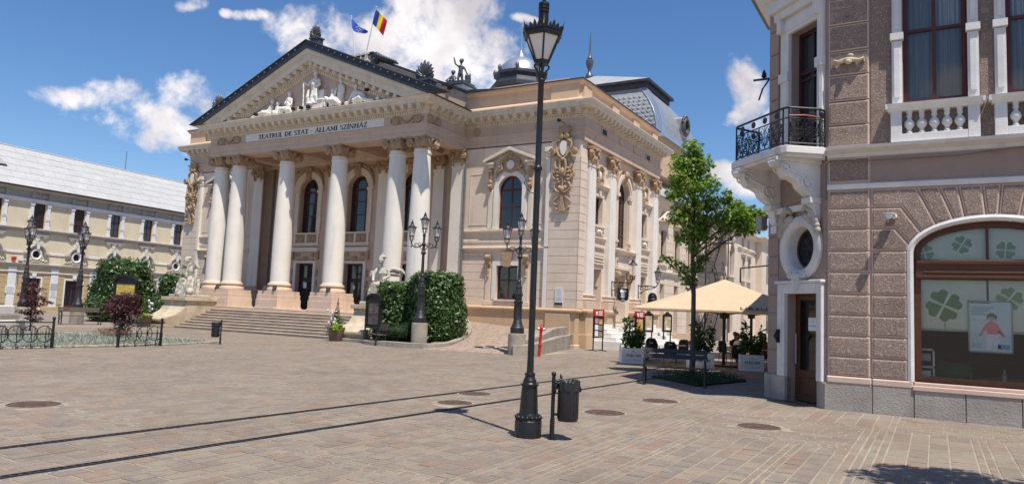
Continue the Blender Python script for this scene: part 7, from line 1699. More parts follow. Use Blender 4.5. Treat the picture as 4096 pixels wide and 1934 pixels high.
p = pt(385, 1285, 40.5); shrub('leafy_bush', 'light green leafy bush beside the brown bench at the left', 'bush', p.x, p.y, HEDGE, [((0, 0, .75), (.8, .7, .7)), ((-.4, 0, 1.1), (.5, .4, .4)), ((.6, .1, .6), (.6, .5, .6))], 1400, .15, 5, core=.8)
p = pt(625, 1290, 41); WB = shrub('white_flower_bush', 'bush with big white flowers left of the left statue', 'bush', p.x, p.y, HEDGE, [((0, 0, .8), (.75, .6, .7)), ((-.5, .2, 1.2), (.6, .5, .5)), ((.5, 0, .6), (.4, .4, .5))], 1400, .14, 5, core=.75)
mb = MB(wm(WB))
for _ in range(16): c = (rnd.uniform(-.1, .7), -.55+rnd.uniform(-.1, .1), rnd.uniform(.4, 1.35)); mb.ball(c, (.09, .07, .08), 7, 5)
build(mb, 'flower_heads', FLOW, WB, 50, kind='stuff')
# juniper ground cover before the hedges
shrub('juniper', 'spreading green juniper sloping up to the lamp post hedge', 'juniper', -18.6, 23.0, JUNI, [((0, 0, .42), (.85, .5, .3)), ((.55, .3, .62), (.5, .4, .3)), ((-.7, .1, .3), (.5, .4, .25))], 4200, .11, 3, BLADE, z=.12, core=.6)
# ---- raised bed kerb, ramp with cobbles and its curved side wall
def wall_strip(path, w_, m, name, parent=None):       # path of (x,y,z0,z1)
    mb = MB(); rings = []
    for i, p in enumerate(path):
        a = Vector(path[max(0, i-1)][:2]); b = Vector(path[min(len(path)-1, i+1)][:2]); t = (b-a).normalized(); n = Vector((t.y, -t.x))*w_/2
        rings.append([(p[0]-n.x, p[1]-n.y, p[2]), (p[0]+n.x, p[1]+n.y, p[2]), (p[0]+n.x, p[1]+n.y, p[3]), (p[0]-n.x, p[1]-n.y, p[3])])
    mb.loft(rings); return build(mb, name, m, parent, 30, .012)
def spl(P, n=6):
    out = []
    for i in range(len(P)-1):
        p0, p1, p2, p3 = P[max(0, i-1)], P[i], P[i+1], P[min(len(P)-1, i+2)]
        for k in range(n):
            t = k/n; out.append(tuple(.5*((2*b)+(-a+c)*t+(2*a-5*b+4*c-d)*t*t+(-a+3*b-3*c+d)*t**3) for a, b, c, d in zip(p0, p1, p2, p3)))
    return out+[tuple(P[-1])]
kb = spl([(-21.2, 22.95, -.02, .12), (-20.0, 22.75, -.02, .14), (-19.2, 22.2, -.02, .16), (-18.2, 21.95, -.02, .2), (-17.0, 22.05, -.02, .2), (-16.2, 22.6, 0, .22), (-16.25, 23.8, .1, .32), (-16.9, 25.6, .3, .56), (-18.0, 27.4, .6, .85), (-19.3, 29.0, .85, 1.1)])
PB = tag(thing('planting_bed', 'curved raised planting bed with a stone kerb under the hedges', 'planting bed', -18.5, 24), 'curved raised planting bed with a stone kerb under the hedges', 'planting bed')
wall_strip(kb, .26, CONC, 'kerb', PB)
mb = MB(); mb.slab([(p[0], p[1]) for p in kb]+[(-19.6, 29.2), (-21.0, 25.5)], -.01, .16); build(mb, 'soil', mat('soil', (.06, .045, .03), .95, .3, 6), PB)
A, B, C_, D = Vector((-16.4, 22.0, .004)), Vector((-12.9, 22.9, .004)), Vector((-13.75, 29.2, .62)), Vector((-19.6, 29.2, .98))
def ramp(u, v): return (A.lerp(B, u)).lerp(D.lerp(C_, u), v)
mb = MB()
for i in range(8):
    for j in range(8): mb.face([ramp((i+a)/8, (j+b)/8) for a, b in ((0, 0), (1, 0), (1, 1), (0, 1))])
RP = build(mb, 'ramp', MORT, None, kind='structure')
mb = MB()
for j in range(42):
    for i in range(30):
        u, v = (i+.5*(j % 2)+rnd.uniform(-.1, .1))/30.5, (j+.5)/42; c = ramp(u, v); a, b = rnd.uniform(.055, .075), .064
        t = [mb.v((c.x+s*a*.85, c.y+q*b*.8, c.z+.012+q*b*.1)) for s, q in ((-1, -1), (1, -1), (1, 1), (-1, 1))]; l = [mb.v((c.x+s*a, c.y+q*b, c.z+q*b*.1)) for s, q in ((-1, -1), (1, -1), (1, 1), (-1, 1))]
        mb.f(t)
        for k in range(4): mb.f((l[k], l[(k+1) % 4], t[(k+1) % 4], t[k]))
build(mb, 'cobbles', REDC, RP, kind='stuff')
RW = tag(thing('ramp_wall', 'curved two step concrete wall along the cobbled ramp behind the hydrant', 'wall', -12.9, 25), 'curved two step concrete wall along the cobbled ramp behind the hydrant', 'wall')
wall_strip(spl([(-12.9, 22.45, -.02, .34), (-12.55, 22.9, -.02, .38), (-12.55, 23.7, -.02, .44), (-12.95, 25.3, -.02, .5), (-13.5, 27.2, -.02, .56), (-13.75, 28.7, -.02, .6)]), .28, CONC, 'lower_wall', RW)
wall_strip(spl([(-12.95, 23.0, -.02, .52), (-12.85, 23.8, -.02, .60), (-13.2, 25.3, .1, .74), (-13.72, 27.1, .1, .88), (-14.0, 28.9, .2, .95)]), .32, CONC, 'upper_wall', RW)
KS = tag(thing('kerb_stones', 'rough broken kerb stones on the paving left of the round lamp base', 'stones', -14.2, 23.9), 'rough broken kerb stones on the paving left of the round lamp base', 'stones')
for k, (x, y, h, w_) in enumerate(((-14.55, 23.9, .17, .2), (-14.3, 23.75, .15, .13), (-14.1, 23.65, .16, .14), (-13.85, 23.5, .14, .14), (-13.65, 23.4, .12, .12))):
    mb = MB(fr(x, y, -25+rnd.uniform(-12, 12))); mb.loft([[(-w_, -.12, 0), (w_, -.12, 0), (w_, .14, 0), (-w_, .14, 0)], [(-w_*.9, -.10, h), (w_*.95, -.11, h*.9), (w_*.85, .1, h), (-w_*.92, .12, h*1.1)]]); build(mb, 'stone', CONC if k else SAND, KS, bevel=.025)
# ---- hydrant
HY = thing('hydrant', 'slim red fire hydrant leaning slightly before the curved ramp wall', 'hydrant', -12.02, 22.85)
M = wm(HY) @ Matrix.Rotation(R(3), 4, 'Y')
mb = MB(M); mb.lathe([(.055, 0), (.055, .36), (.07, .37), (.07, .43), (.052, .44), (.05, .9), (.075, .92), (.08, .99), (.07, 1.03), (.05, 1.05), (.03, 1.07), (.03, 1.11), (.001, 1.12)], n=16); build(mb, 'column', REDP, HY, 40)
for s in (-1, 1): mb = MB(M @ Matrix.Rotation(R(35), 4, 'Z')); mb.lathe([(.001, s*.05), (.05, s*.06), (.055, s*.14), (.04, s*.16), (.001, s*.17)], (0, 0, .96), 12, axis='x'); build(mb, 'outlet', SILV, HY, 40)
# ---- stair pedestals with statues
def stair_pedestal(x0, x1, label):
    t = thing('statue_pedestal', label, 'pedestal', (x0+x1)/2, 24.8, group='sandstone pedestals beside the steps')
    P = [(25.95, 0), (25.95, 1.36), (24.15, 1.36), (24.05, 1.1), (23.85, .85), (23.55, .66), (23.2, .55), (22.98, .50), (22.86, .42), (22.86, .32), (22.96, .26), (23.0, .2), (22.95, .17), (22.9, .15), (22.9, 0)]
    mb = MB(); mb.loft([[(x0+.04, y, z) for y, z in P], [(x1-.04, y, z) for y, z in P]]); build(mb, 'scroll_block', SAND, t, 30, .015)
    mb = MB(); mb.box(x0-.06, x1+.06, 23.95, 25.97, 1.36, 1.54); build(mb, 'cap', SAND, t, bevel=.02)
    mb = MB(); mb.box(x0+.2, x1-.2, 24.2, 25.6, 1.54, 1.68); build(mb, 'statue_base', STAT, t, bevel=.03)
stair_pedestal(-34.95, -33.02, 'sandstone scroll pedestal left of the theatre steps'); stair_pedestal(-21.84, -20.1, 'sandstone scroll pedestal right of the theatre steps')
def seated_statue(label, x, y, z, ang, right):
    M = fr(x, y, ang, z) @ Matrix.Scale(1.14, 4)
    L_ = [([(0, .18, .0), (0, .15, .55)], [.32, .26]), ([(0, .12, .62), (0, .08, .9), (0, .05, 1.12), (0, .04, 1.32)], [.22, .165, .19, .13]), ([(0, .04, 1.34), (0, .0, 1.48)], [.07, .06]),
          ([(.11, .08, .66), (.16, -.30, .70), (.14, -.38, .35), (.12, -.40, .06)], [.15, .13, .10, .075]), ([(-.11, .08, .66), (-.20, -.34, .66), (-.22, -.32, .32), (-.24, -.36, .05)], [.15, .13, .10, .075]),
          ([(.12, -.40, .05), (.12, -.56, .03)], [.06, .04]), ([(-.24, -.36, .05), (-.24, -.52, .03)], [.06, .04])]
    for k in range(7): a = -.3+.1*k; L_.append(([(a, -.18, .70), (a*1.1, -.34, .45), (a*1.3, -.34+.03*(k % 2), .03)], [.05, .06, .075]))
    L_ += [([(-.3, .2, .75), (-.36, .1, .4), (-.38, .1, .03)], [.08, .1, .13]), ([(.3, .2, .8), (.38, .15, .45), (.36, .1, .03)], [.08, .1, .12])]
    if right:
        L_ += [([(-.2, .04, 1.27), (-.3, -.12, 1.05), (-.22, -.34, .82)], [.08, .065, .045]), ([(.2, .04, 1.27), (.28, .0, 1.0), (.1, -.28, .86)], [.08, .065, .05]), ([(-.22, -.34, .82), (-.2, -.42, .80)], [.05, .03]),
               ([(.05, .16, 1.15), (.35, .3, 1.3), (.68, .34, 1.24), (.82, .3, 1.12)], [.08, .10, .09, .03]), ([(.1, .2, 1.1), (.4, .34, 1.12), (.7, .36, 1.05)], [.07, .1, .04]), ([(-.35, -.05, 1.18), (-.42, -.1, .95)], [.1, .05])]
        hd = (-.04, -.05, 1.62); bl = [((.0, -.0, 1.74), (.14, .15, .07)), ((-.02, .0, 1.83), (.05, .05, .06))]
    else:
        L_ += [([(-.2, .04, 1.27), (-.36, -.12, 1.22), (-.22, -.16, 1.45)], [.08, .07, .05]), ([(.2, .04, 1.27), (.42, -.02, 1.28), (.2, -.06, 1.5)], [.085, .075, .05]), ([(0, -.1, 1.4), (-.05, -.16, 1.1), (-.05, -.2, .8)], [.06, .05, .06]), ([(.3, -.5, .12), (.42, -.62, .14)], [.15, .05])]
        hd = (-.14, -.06, 1.60); bl = [((-.1, .02, 1.70), (.14, .15, .09)), ((.28, -.45, .16), (.17, .17, .16))]
    bl += [(hd, (.115, .13, .15)), ((hd[0]-.01, hd[1]-.13, hd[2]-.02), (.022, .035, .03)), ((hd[0], hd[1]-.10, hd[2]-.085), (.05, .04, .04))]
    return tag(sculpt('statue', STAT, None, M, L_, bl, .018, 1, .05), label, 'statue', 'stone statues beside the steps')
seated_statue('stone statue of a seated draped figure with raised hands beside a jug', -33.95, 24.75, 1.66, 28, False)
seated_statue('stone statue of a seated winged figure in draped cloth', -20.9, 24.75, 1.66, 22, True)
# ---- pots with flowers
def pot(label, x, y, tall):
    t = thing('flower_pot', label, 'flower pot', x, y, group='flower pots by the steps'); M = wm(t)
    mb = MB(M); mb.lathe([(.24, 0), (.27, .05), (.33, .50), (.36, .52), (.36, .57), (.31, .57), (.29, .45), (.001, .45)], n=24); build(mb, 'pot', TERRA, t, 40)
    mb = MB(M); cluster(mb, (.18, -.18, .55), (.26, .22, .16), 90, .14, OVAL, .6); build(mb, 'lime_leaves', LIME, t, kind='stuff')
    mb = MB(M); cluster(mb, (0, .05, .75), (.34, .3, .32), 240, .09, OVAL, .4); cluster(mb, (-.05, 0, 1.15), (.16, .16, .28), 90, .08, OVAL, .4); cluster(mb, (-.35, -.1, .35), (.1, .12, .28), 80, .06, OVAL, 0); build(mb, 'foliage', HEDGE, t, kind='stuff')
    mb = MB(M)
    for _ in range(15 if tall else 8): mb.ball((rnd.uniform(-.3, .15), rnd.uniform(-.3, 0), rnd.uniform(.65, 1.3 if tall else .85)), (.05, .045, .05), 7, 5)
    build(mb, 'white_flowers', FLOW, t, 50, kind='stuff')
    mb = MB(M); cluster(mb, (-.32, -.12, .58), (.16, .12, .09), 40, .07, OVAL, .4); build(mb, 'pink_flowers', PINKF, t, kind='stuff')
    if tall:
        mb = MB(M)
        for k in range(4): a = R(45+90*k); mb.tube([(.16*math.cos(a), .16*math.sin(a), .5), (0, 0, 1.72)], .011, 5)
        for z, r in ((.9, .115), (1.2, .075)): mb.tube([(r*math.cos(a), r*math.sin(a), z) for a in [k*math.pi/4 for k in range(9)]], .008, 4)
        mb.tube([(0, 0, 1.68), (.0, 0, 1.78)], .014, 5); mb.tube([(0, 0, 1.5), (.1, 0, 1.56)], .01, 4); build(mb, 'trellis', BARK, t)
pot('tall flower pot with white flowers and pointed trellis at the right of the steps', -21.45, 22.72, True)
pot('flower pot with lime green leaves at the left end of the steps', -33.8, 22.35, False)
mb = MB(fr(-34.6, 22.5, 30)); mb.loft([[(-.4, -.25, 0), (.4, -.25, 0), (.4, .25, 0), (-.4, .25, 0)], [(-.5, -.3, .55), (.5, -.3, .55), (.5, .3, .55), (-.5, .3, .55)]]); tag(build(mb, 'stone_trough', CONC, bevel=.02), 'empty grey stone trough beside the left statue pedestal', 'trough')
# ---- notice boards
def notice(label, x, y, ang, w_, ptop, arch, prints, s=1):
    t = thing('notice_board', label, 'notice board', x, y, 0, ang, group='arched notice boards'); M = wm(t) @ Matrix.Scale(s, 4)
    for q in (-1, 1): mb = MB(M); mb.lathe([(.05, 0), (.05, .5), (.035, .52), (.035, ptop), (.05, ptop+.02), (.02, ptop+.05)], (q*w_/2, 0, 0), 12); build(mb, 'post', IRON, t, 40)
    mb = MB(M); mb.box(-w_/2, w_/2, -.06, .06, .62, .70); mb.box(-w_/2, w_/2, -.05, .05, ptop-.06, ptop); mb.arch(0, ptop-.02, w_/2-.02, w_/2+.06, -.09, .09, 14, rz=arch, rz2=arch+.07); mb.box(-w_/2+.03, w_/2-.03, .02, .05, .70, ptop); mb.prism(outline(-w_/2+.04, w_/2-.04, ptop-.03, ptop+arch-.02, arch), .0, .05); build(mb, 'case', IRON, t)
    for (a, b, c, d, m_) in prints: mb = MB(M); mb.box(a, b, -.02, .015, c, d); build(mb, 'poster', m_, t)
    mb = MB(M); mb.face(((-w_/2+.03, -.045, .7), (w_/2-.03, -.045, .7), (w_/2-.03, -.045, ptop), (-w_/2+.03, -.045, ptop))); build(mb, 'pane', TGLASS, t)
PH1 = mat('warm_photo_print', (.30, .18, .10), .5, .6, 7, c2=(.55, .45, .36)); PH2 = mat('orange_photo_print', (.50, .20, .03), .5, .5, 9, c2=(.75, .5, .2)); PH3 = mat('pink_photo_print', (.55, .10, .22), .5, .5, 14, c2=(.7, .4, .45)); YEL = mat('yellow_print', (.70, .40, .02), .5, .4, 5, c2=(.85, .66, .2))
notice('black arched notice board beside the right statue', -19.55, 22.75, 18, .62, 1.75, .22, [(-.2, .22, .78, 1.15, PH1), (-.2, .22, 1.18, 1.62, PH1)])
p = pt(487, 1330, 39.5); notice('arched notice board with a yellow poster before the big left hedge', p.x, p.y, 22, 1.25, 2.1, .32, [(-.5, .5, 1.45, 2.0, YEL)], 1.05)
# ---- theatre poster stands and menu boards
def stand(label, x, y, ang, kind):
    t = thing('poster_stand', label, 'poster stand', x, y, 0, ang, group='poster stands by the side doors'); M = wm(t)
    for q in (-1, 1): mb = MB(M); mb.box(q*.23-.02, q*.23+.02, -.02, .02, 0, .6); mb.box(q*.23-.02, q*.23+.02, -.32, .32, 0, .03); build(mb, 'leg', IRON, t)
    mb = MB(M); mb.box(-.26, .26, -.03, .03, .55, 1.45); build(mb, 'board', BLACK, t)
    mb = MB(M); mb.box(-.265, .265, -.035, .035, 1.45, 1.75); hd = build(mb, 'header', REDP, t)
    mb = MB(M); mb.prism([(-.17, 1.66), (-.06, 1.66), (-.08, 1.52), (-.11, 1.48), (-.14, 1.52)], -.038, -.036); mb.box(-.02, .18, -.038, -.036, 1.64, 1.68); mb.box(-.02, .16, -.038, -.036, 1.57, 1.61); mb.box(-.02, .17, -.038, -.036, 1.50, 1.54); build(mb, 'header_print', PAPER, hd)
    if kind: 
        for r_ in range(3):
            for c in range(2): mb = MB(M); x0 = -.19+.2*c; z = 1.15-.27*r_-.03*c; mb.box(x0, x0+.17, -.036, -.031, z, z+.22); build(mb, 'print', (PH3, PH2, PAPER, PH1)[(r_*2+c) % 4 if r_ < 2 else 2+c % 2], t)
    else: mb = MB(M); mb.box(-.17, .17, -.036, -.031, .62, 1.38); build(mb, 'print', PH2, t)
stand('black poster stand with a red header and six small pictures by the theatre corner', -12.45, 29.0, 55, True)
q = pt(2487, 1385, 36.0); stand('black poster stand with a red header and one orange picture by the middle door', -12.3, 33.6, 55, False)
def menu(label, x, y, ang):
    t = thing('menu_board', label, 'menu board', x, y, 0, ang, group='black menu boards with curved tops'); M = wm(t)
    for q in (-1, 1): mb = MB(M); mb.box(q*.2-.025, q*.2+.025, -.025, .025, 0, 1.0); build(mb, 'leg', IRON, t)
    mb = MB(M); mb.prism([(-.27, .75), (.27, .75), (.27, 1.62), (.2, 1.68), (.1, 1.72), (.06, 1.8), (-.06, 1.8), (-.1, 1.72), (-.2, 1.68), (-.27, 1.62)], -.04, .04); build(mb, 'board', BLACK, t, bevel=.01)
    mb = MB(M); mb.box(-.18, .18, -.046, -.041, .85, 1.55); build(mb, 'menu_sheet', mat('menu_paper', (.40, .30, .14), .5, .4, 6, c2=(.6, .52, .36)) if 'menu_paper' not in bpy.data.materials else bpy.data.materials['menu_paper'], t); mb = MB(M); mb.box(-.1, .12, -.050, -.047, .86, .98); build(mb, 'price_slip', PAPER, t)
menu('black menu board with a curved top nearer the middle theatre door', -12.35, 35.0, 48); menu('black menu board with a curved top before the rear wing', -12.1, 37.2, 48)
# ---- lamps on the side facade, hanging sign, plaques
def wall_lamp(label, u, lit):
    t = thing('wall_lamp', label, 'wall lamp', SX+.28, u, 3.0, 0, group='bracket lamps on the theatre side'); M = fr(SX+.27, u, 0, 3.05)
    mb = MB(M); mb.tube([(0, 0, .12), (0, 0, -.5), (.02, 0, -.9)], .025, 6); mb.tube([(0, 0, .05), (.5, 0, .05), (.95, 0, 0), (1.05, 0, .12)], .03, 7); mb.tube([(0, 0, -.35), (.2, 0, -.3), (.42, 0, -.12), (.7, 0, -.1), (.95, 0, 0)], .022, 6)
    for c in (.18, .45): mb.tube([(c+.09*math.cos(k*.6), 0, -.08+.09*math.sin(k*.6)) for k in range(12)], .016, 5)
    build(mb, 'bracket', IRON2, t, 40); mb = MB(M); gl = MB(M)
    if lit:
        street_lantern(mb, gl, 1.05, 0, .38, 1.05); a = build(mb, 'lantern', IRON2, t, 40); build(gl, 'lantern_glass', mat('clear_lantern_glass', (.45, .42, .38), .2, .1, 4), a, 40)
    else:
        for k in range(6): a = k*math.pi/3; mb.tube([(1.05+r*math.cos(a), r*math.sin(a), z) for r, z in ((.03, .15), (.12, .22), (.14, .36))], .013, 5)
        mb.tube([(1.05+.14*math.cos(a), .14*math.sin(a), .36) for a in [k*math.pi/6 for k in range(13)]], .015, 5); mb.tube([(1.05, 0, .15), (1.05, .02, .9)], .012, 5)
        mb.lathe([(.22, .88), (.2, .93), (.12, .99), (.08, 1.02), (.08, 1.08), (.02, 1.14)], (1.05, .02, 0), 12); build(mb, 'lantern_holder', IRON2, t, 40)
wall_lamp('bracket wall lamp without glass over the middle theatre door', PU[1]+.05, False); wall_lamp('bracket wall lamp with a glass lantern right of the middle door', PU[2]+.05, True)
HS = thing('hanging_sign', 'black hanging shield sign with a white mask emblem by the middle door', 'sign', -12.95, 33.0, 2.2, 55)
M = wm(HS)
mb = MB(M); mb.prism([(-.30, .10), (-.2, .03), (0, -.02), (.2, .03), (.30, .10), (.30, .62), (-.30, .62)], -.03, .03); build(mb, 'panel', BLACK, HS)
mb = MB(M)
for k in range(4): mb.box(-.12+.065*k, -.09+.065*k, -.034, -.031, .14+.02*abs(k-1.5), .40)
mb.prism([(-.17, .42), (.15, .42), (.18, .5), (.08, .56), (0, .53), (-.08, .57), (-.18, .52)], -.034, -.031); mb.box(-.1, .1, -.034, -.031, .05, .07); build(mb, 'emblem', PAPER, HS)
mb = MB(M); mb.tube([(0, 0, .62), (0, 0, .86)], .015, 5); build(mb, 'hanger', IRON, HS)
HS2 = thing('hanging_sign', 'small black round topped hanging sign by the last theatre door', 'sign', -12.9, 37.1, 2.05, 55); M = wm(HS2)
mb = MB(M); mb.prism(outline(-.27, .27, 0, .72, .27), -.03, .03); build(mb, 'panel', BLACK, HS2); mb = MB(M); mb.box(-.15, .15, -.033, -.031, .2, .24); mb.box(-.12, .12, -.033, -.031, .38, .42); mb.lathe([(.05, -.033), (.02, -.033)], (0, 0, .58), 8, axis='y'); build(mb, 'print', GREYT, HS2)
mb = MB(fr(0, PY-.13)); mb.box(-14.68, -14.29, -.035, 0, 1.88, 2.62); PQ = tag(build(mb, 'wall_plaque', mat('grey_plaque', (.64, .65, .66), .4, .06, 3)), 'grey information plaque on the right corner pier of the theatre', 'plaque')
mb = MB(fr(0, PY-.13)); mb.box(-14.68, -14.29, -.0365, -.0355, 1.88, 1.98); build(mb, 'footer', INK, PQ)
mb = MB(fr(0, PY-.13))
for z, w_ in ((2.56, .2), (2.53, .12)): mb.box(-14.485-w_/2, -14.485+w_/2, -.0365, -.0355, z, z+.016)
for k in range(5): mb.box(-14.63, -14.36+.02*(k % 2), -.0365, -.0355, 2.2-.035*k, 2.212-.035*k)
for a, b, c, d in ((-14.56, -14.54, 2.3, 2.48), (-14.42, -14.40, 2.3, 2.48), (-14.54, -14.42, 2.46, 2.48), (-14.54, -14.42, 2.3, 2.32), (-14.5, -14.46, 2.36, 2.42)): mb.box(a, b, -.0365, -.0355, c, d)
build(mb, 'print', GREYT, PQ)
# ---- roof sculpture, flags
PP = thing('sculpture_plinth', 'white roof plinth under the cast figures right of the pediment', 'plinth', -20.95, 29.75, 11.0)
mb = MB(); mb.box(-21.5, -20.4, 29.5, 30.5, 11.0, 12.75); build(mb, 'block', RELIEF, PP, bevel=.01); mb = MB(); mb.box(-21.62, -20.28, 29.38, 30.6, 12.75, 12.82); mb.box(-21.54, -20.36, 29.46, 30.54, 12.82, 12.95); build(mb, 'cap', PATINA, PP)
mb = MB(); mb.box(-21.2, -21.0, 29.3, 29.48, 12.5, 12.68); mb.tube([(-21.0, 29.45, 12.5), (-20.8, 29.42, 12.3), (-20.75, 29.45, 11.8)], .02, 5); build(mb, 'floodlight', BLACK, PP)
PT = thing('figure_group', 'dark metal roof sculpture of a standing child with raised arm and a seated child', 'sculpture', -20.95, 30.0, 12.95, 20); M = wm(PT)
sculpt('standing_child', PATINA, PT, M, [([(.02, 0, .5), (.03, 0, .72), (.04, 0, .95)], [.13, .12, .12]), ([(.04, 0, .95), (.05, 0, 1.08)], [.06, .05]), ([(-.04, 0, .5), (-.07, -.05, .26), (-.05, 0, .03)], [.085, .065, .045]), ([(.09, 0, .5), (.12, .02, .26), (.16, 0, .03)], [.085, .065, .045]), ([(-.05, 0, .03), (-.05, -.1, .02)], .04), ([(.16, 0, .03), (.16, -.1, .02)], .04), ([(-.08, 0, .92), (-.26, -.02, 1.05), (-.33, -.04, 1.32)], [.06, .05, .04]), ([(.15, 0, .92), (.28, 0, .72), (.36, -.02, .55)], [.06, .05, .04])], [((.05, -.01, 1.2), (.11, .12, .13)), ((.06, .03, 1.25), (.12, .12, .1)), ((.04, -.12, 1.18), (.02, .03, .02)), ((-.34, -.04, 1.36), (.04, .03, .05))], .022, 2)
sculpt('seated_child', PATINA, PT, M, [([(-.36, 0, .12), (-.36, 0, .42)], [.13, .11]), ([(-.36, 0, .42), (-.36, 0, .5)], .045), ([(-.32, -.05, .12), (-.2, -.25, .2), (-.18, -.3, .03)], [.08, .07, .045]), ([(-.42, -.05, .12), (-.5, -.25, .14), (-.55, -.35, .02)], [.08, .07, .04]), ([(-.46, 0, .38), (-.6, -.08, .22), (-.72, -.1, .12)], [.05, .045, .035]), ([(-.26, 0, .38), (-.15, -.1, .25)], [.05, .04])], [((-.36, -.01, .6), (.1, .11, .12)), ((-.36, .03, .65), (.12, .11, .09))], .022, 2)
sculpt('mask', PATINA, PT, M, [([(.45, -.05, .05), (.45, -.05, .5)], [.17, .14])], [((.45, -.14, .3), (.16, .08, .22)), ((.38, -.22, .36), .03), ((.52, -.22, .36), .03)], .025, 2)
def flag(label, x, y, z, lean, h, cols_, fly, n=10, group='flags on the theatre roof'):
    t = thing('flag', label, 'flag', x, y, z, group=group); d = Vector((lean, 0, 1)).normalized(); b = Vector((x, y, z)); top = b+d*h
    mb = MB(); mb.tube([b, top+d*.05], [.035, .02], 8); mb.ball(top+d*.08, .04, 8, 6); build(mb, 'pole', mat('white_pole', (.6, .6, .6), .4, .1, 5) if 'white_pole' not in bpy.data.materials else bpy.data.materials['white_pole'], t, 40)
    P = fly(top, d); cloth = MB(); rows, cols = len(P), len(P[0])
    ids = [[cloth.v(p) for p in r] for r in P]
    for i in range(rows-1):
        for j in range(cols-1):
            cloth.mi = min(len(cols_)-1, int(j*len(cols_)/(cols-1))); cloth.f((ids[i][j], ids[i][j+1], ids[i+1][j+1], ids[i+1][j]))
    o = build(cloth, 'flag_cloth', cols_, t, 60); return t, P
FB, FYE, FRD, FEU = flat('flag_blue', (.02, .06, .35)), flat('flag_yellow', (.80, .58, .02)), flat('flag_red', (.55, .02, .03)), flat('european_blue', (.02, .08, .42))
CRV = Vector((.864, .503, 0)); NRM = Vector((.503, -.864, 0))
def fly_ro(top, d):
    return [[top-d*(.05+.80*i/8)+CRV*(.66*j/12-.06*(i/8)*(j/12))+Vector((0, 0, -.62*(j/12)**1.15))+NRM*(.07*math.sin(j*.75+i*.35)) for j in range(13)] for i in range(9)]
def fly_eu(top, d):
    tip = top+CRV*.95+Vector((0, 0, -.78))
    return [[(top-d*(.05+.72*i/6)).lerp(tip+Vector((0, 0, .05-.10*i/6)), j/12)+NRM*(.06*math.sin(j*.8+i*.5))-Vector((0, 0, .10*math.sin(math.pi*j/12))) for j in range(13)] for i in range(7)]
flag('blue yellow and red flag flying from the right roof pole', PX+.45, PY-.25, 14.6, .21, 2.95, [FB, FYE, FRD], fly_ro)
t, P = flag('blue flag with yellow stars on the left roof pole', PX-.15, PY-.25, 14.6, -.20, 2.75, [FEU], fly_eu)
mb = MB()
for k in range(8): a = k*math.pi/4; i, j = 3+round(2*math.sin(a)), 5+round(2*math.cos(a)); mb.ball(Vector(P[i][j])+Vector((0, -.02, 0)), (.035, .01, .035), 6, 4)
build(mb, 'stars', FYE, t, kind='stuff')
mb = MB(); zz = 14.55
for u in (-.65, -.2, .3, .75): mb.box(PX+u-.02, PX+u+.02, PY-.4, PY-.34, zz, zz+.5)
for z in (zz+.05, zz+.42): mb.box(PX-.75, PX+.85, PY-.42, PY-.33, z, z+.05)
mb.box(PX-.75, PX+.85, PY-.33, PY-.1, zz+.02, zz+.06); part(mb, 'flag_bracket', RELIEF)
# ---- the small tree with its bed
TR = thing('tree', 'slim young tree with star shaped leaves growing behind the dark bench', 'tree', -5.62, 19.45); M = wm(TR)
tr = [(0, 0, -.05), (.01, .0, 1.0), (.0, .02, 2.2), (-.04, .0, 3.2), (-.02, .02, 4.2), (-.1, 0, 5.2), (-.12, 0, 6.15)]
mb = MB(M); mb.tube(tr, [.085, .07, .062, .055, .042, .026, .008], 10); build(mb, 'trunk', BARK, TR, 50)
CR = Vector((.864, .503, 0)); DP = Vector((-.503, .864, 0))
lobes = [((-.15, 6.75), .36, .34), ((-.5, 6.35), .40, .32), ((.2, 6.35), .42, .34), ((-.12, 6.2), .45, .4), ((-.62, 5.85), .36, .32), ((.35, 5.75), .55, .36), ((-.2, 5.55), .60, .40), ((-.7, 5.3), .34, .26), ((.45, 5.2), .52, .34), ((-.25, 4.95), .55, .32), ((.3, 4.7), .55, .34), ((-.55, 4.6), .45, .26), ((0, 4.3), .50, .26), ((-.28, 4.05), .34, .2), ((.3, 4.15), .45, .22),
         ((1.1, 4.85), .36, .30), ((1.4, 4.75), .44, .34), ((1.75, 4.9), .40, .30), ((1.45, 5.15), .34, .24), ((1.95, 4.55), .40, .24), ((1.1, 4.45), .42, .26), ((2.1, 4.85), .28, .2), ((1.6, 4.35), .40, .2), ((1.0, 5.35), .2, .26),
         ((-.5, 3.2), .30, .16), ((-.25, 2.95), .34, .2), ((-.9, 3.35), .22, .1), ((-.1, 2.65), .26, .2), ((.1, 3.1), .28, .2), ((.25, 3.4), .2, .16), ((-.05, 3.7), .25, .16)]
br = MB(M); fo = MB(M)
for k, ((a, z), rh, rv) in enumerate(lobes):
    a *= .875; z = 1.6+(z-1.6)*.875; rh *= .84; rv *= .88
    c = CR*a+DP*rnd.uniform(-.3, .3)*(1 if z > 4 else .5)+(Vector((0, 0, 0)) if a < .8 else DP*.25); c.z = z
    zt = max(2.0, z-.55-abs(a)*.35); i = 0; tp = Vector((0, 0, zt))
    br.tube([tp, tp.lerp(c, .55)+Vector((0, 0, .06)), c], [.022, .014, .005], 6)
    for _ in range(4): q = c+Vector((rnd.uniform(-1, 1)*rh*.7, rnd.uniform(-1, 1)*rh*.7, rnd.uniform(-.6, .8)*rv)); br.tube([tp.lerp(c, .7), q], [.009, .003], 4)
    n = int(760*rh*rv+26)*(2.7 if z > 3.6 else 1.5)
    for _ in range(int(n)):
        d = rdir(); s = rnd.random()**.4; p_ = Vector((c.x+d.x*rh*s, c.y+d.y*rh*s, c.z+d.z*rv*s)); leaf(fo, p_, .112*rnd.uniform(.6, 1.2), STAR, d*.5+rdir()*.7+Vector((0, 0, .7)), rnd.uniform(0, 6.28), .35)
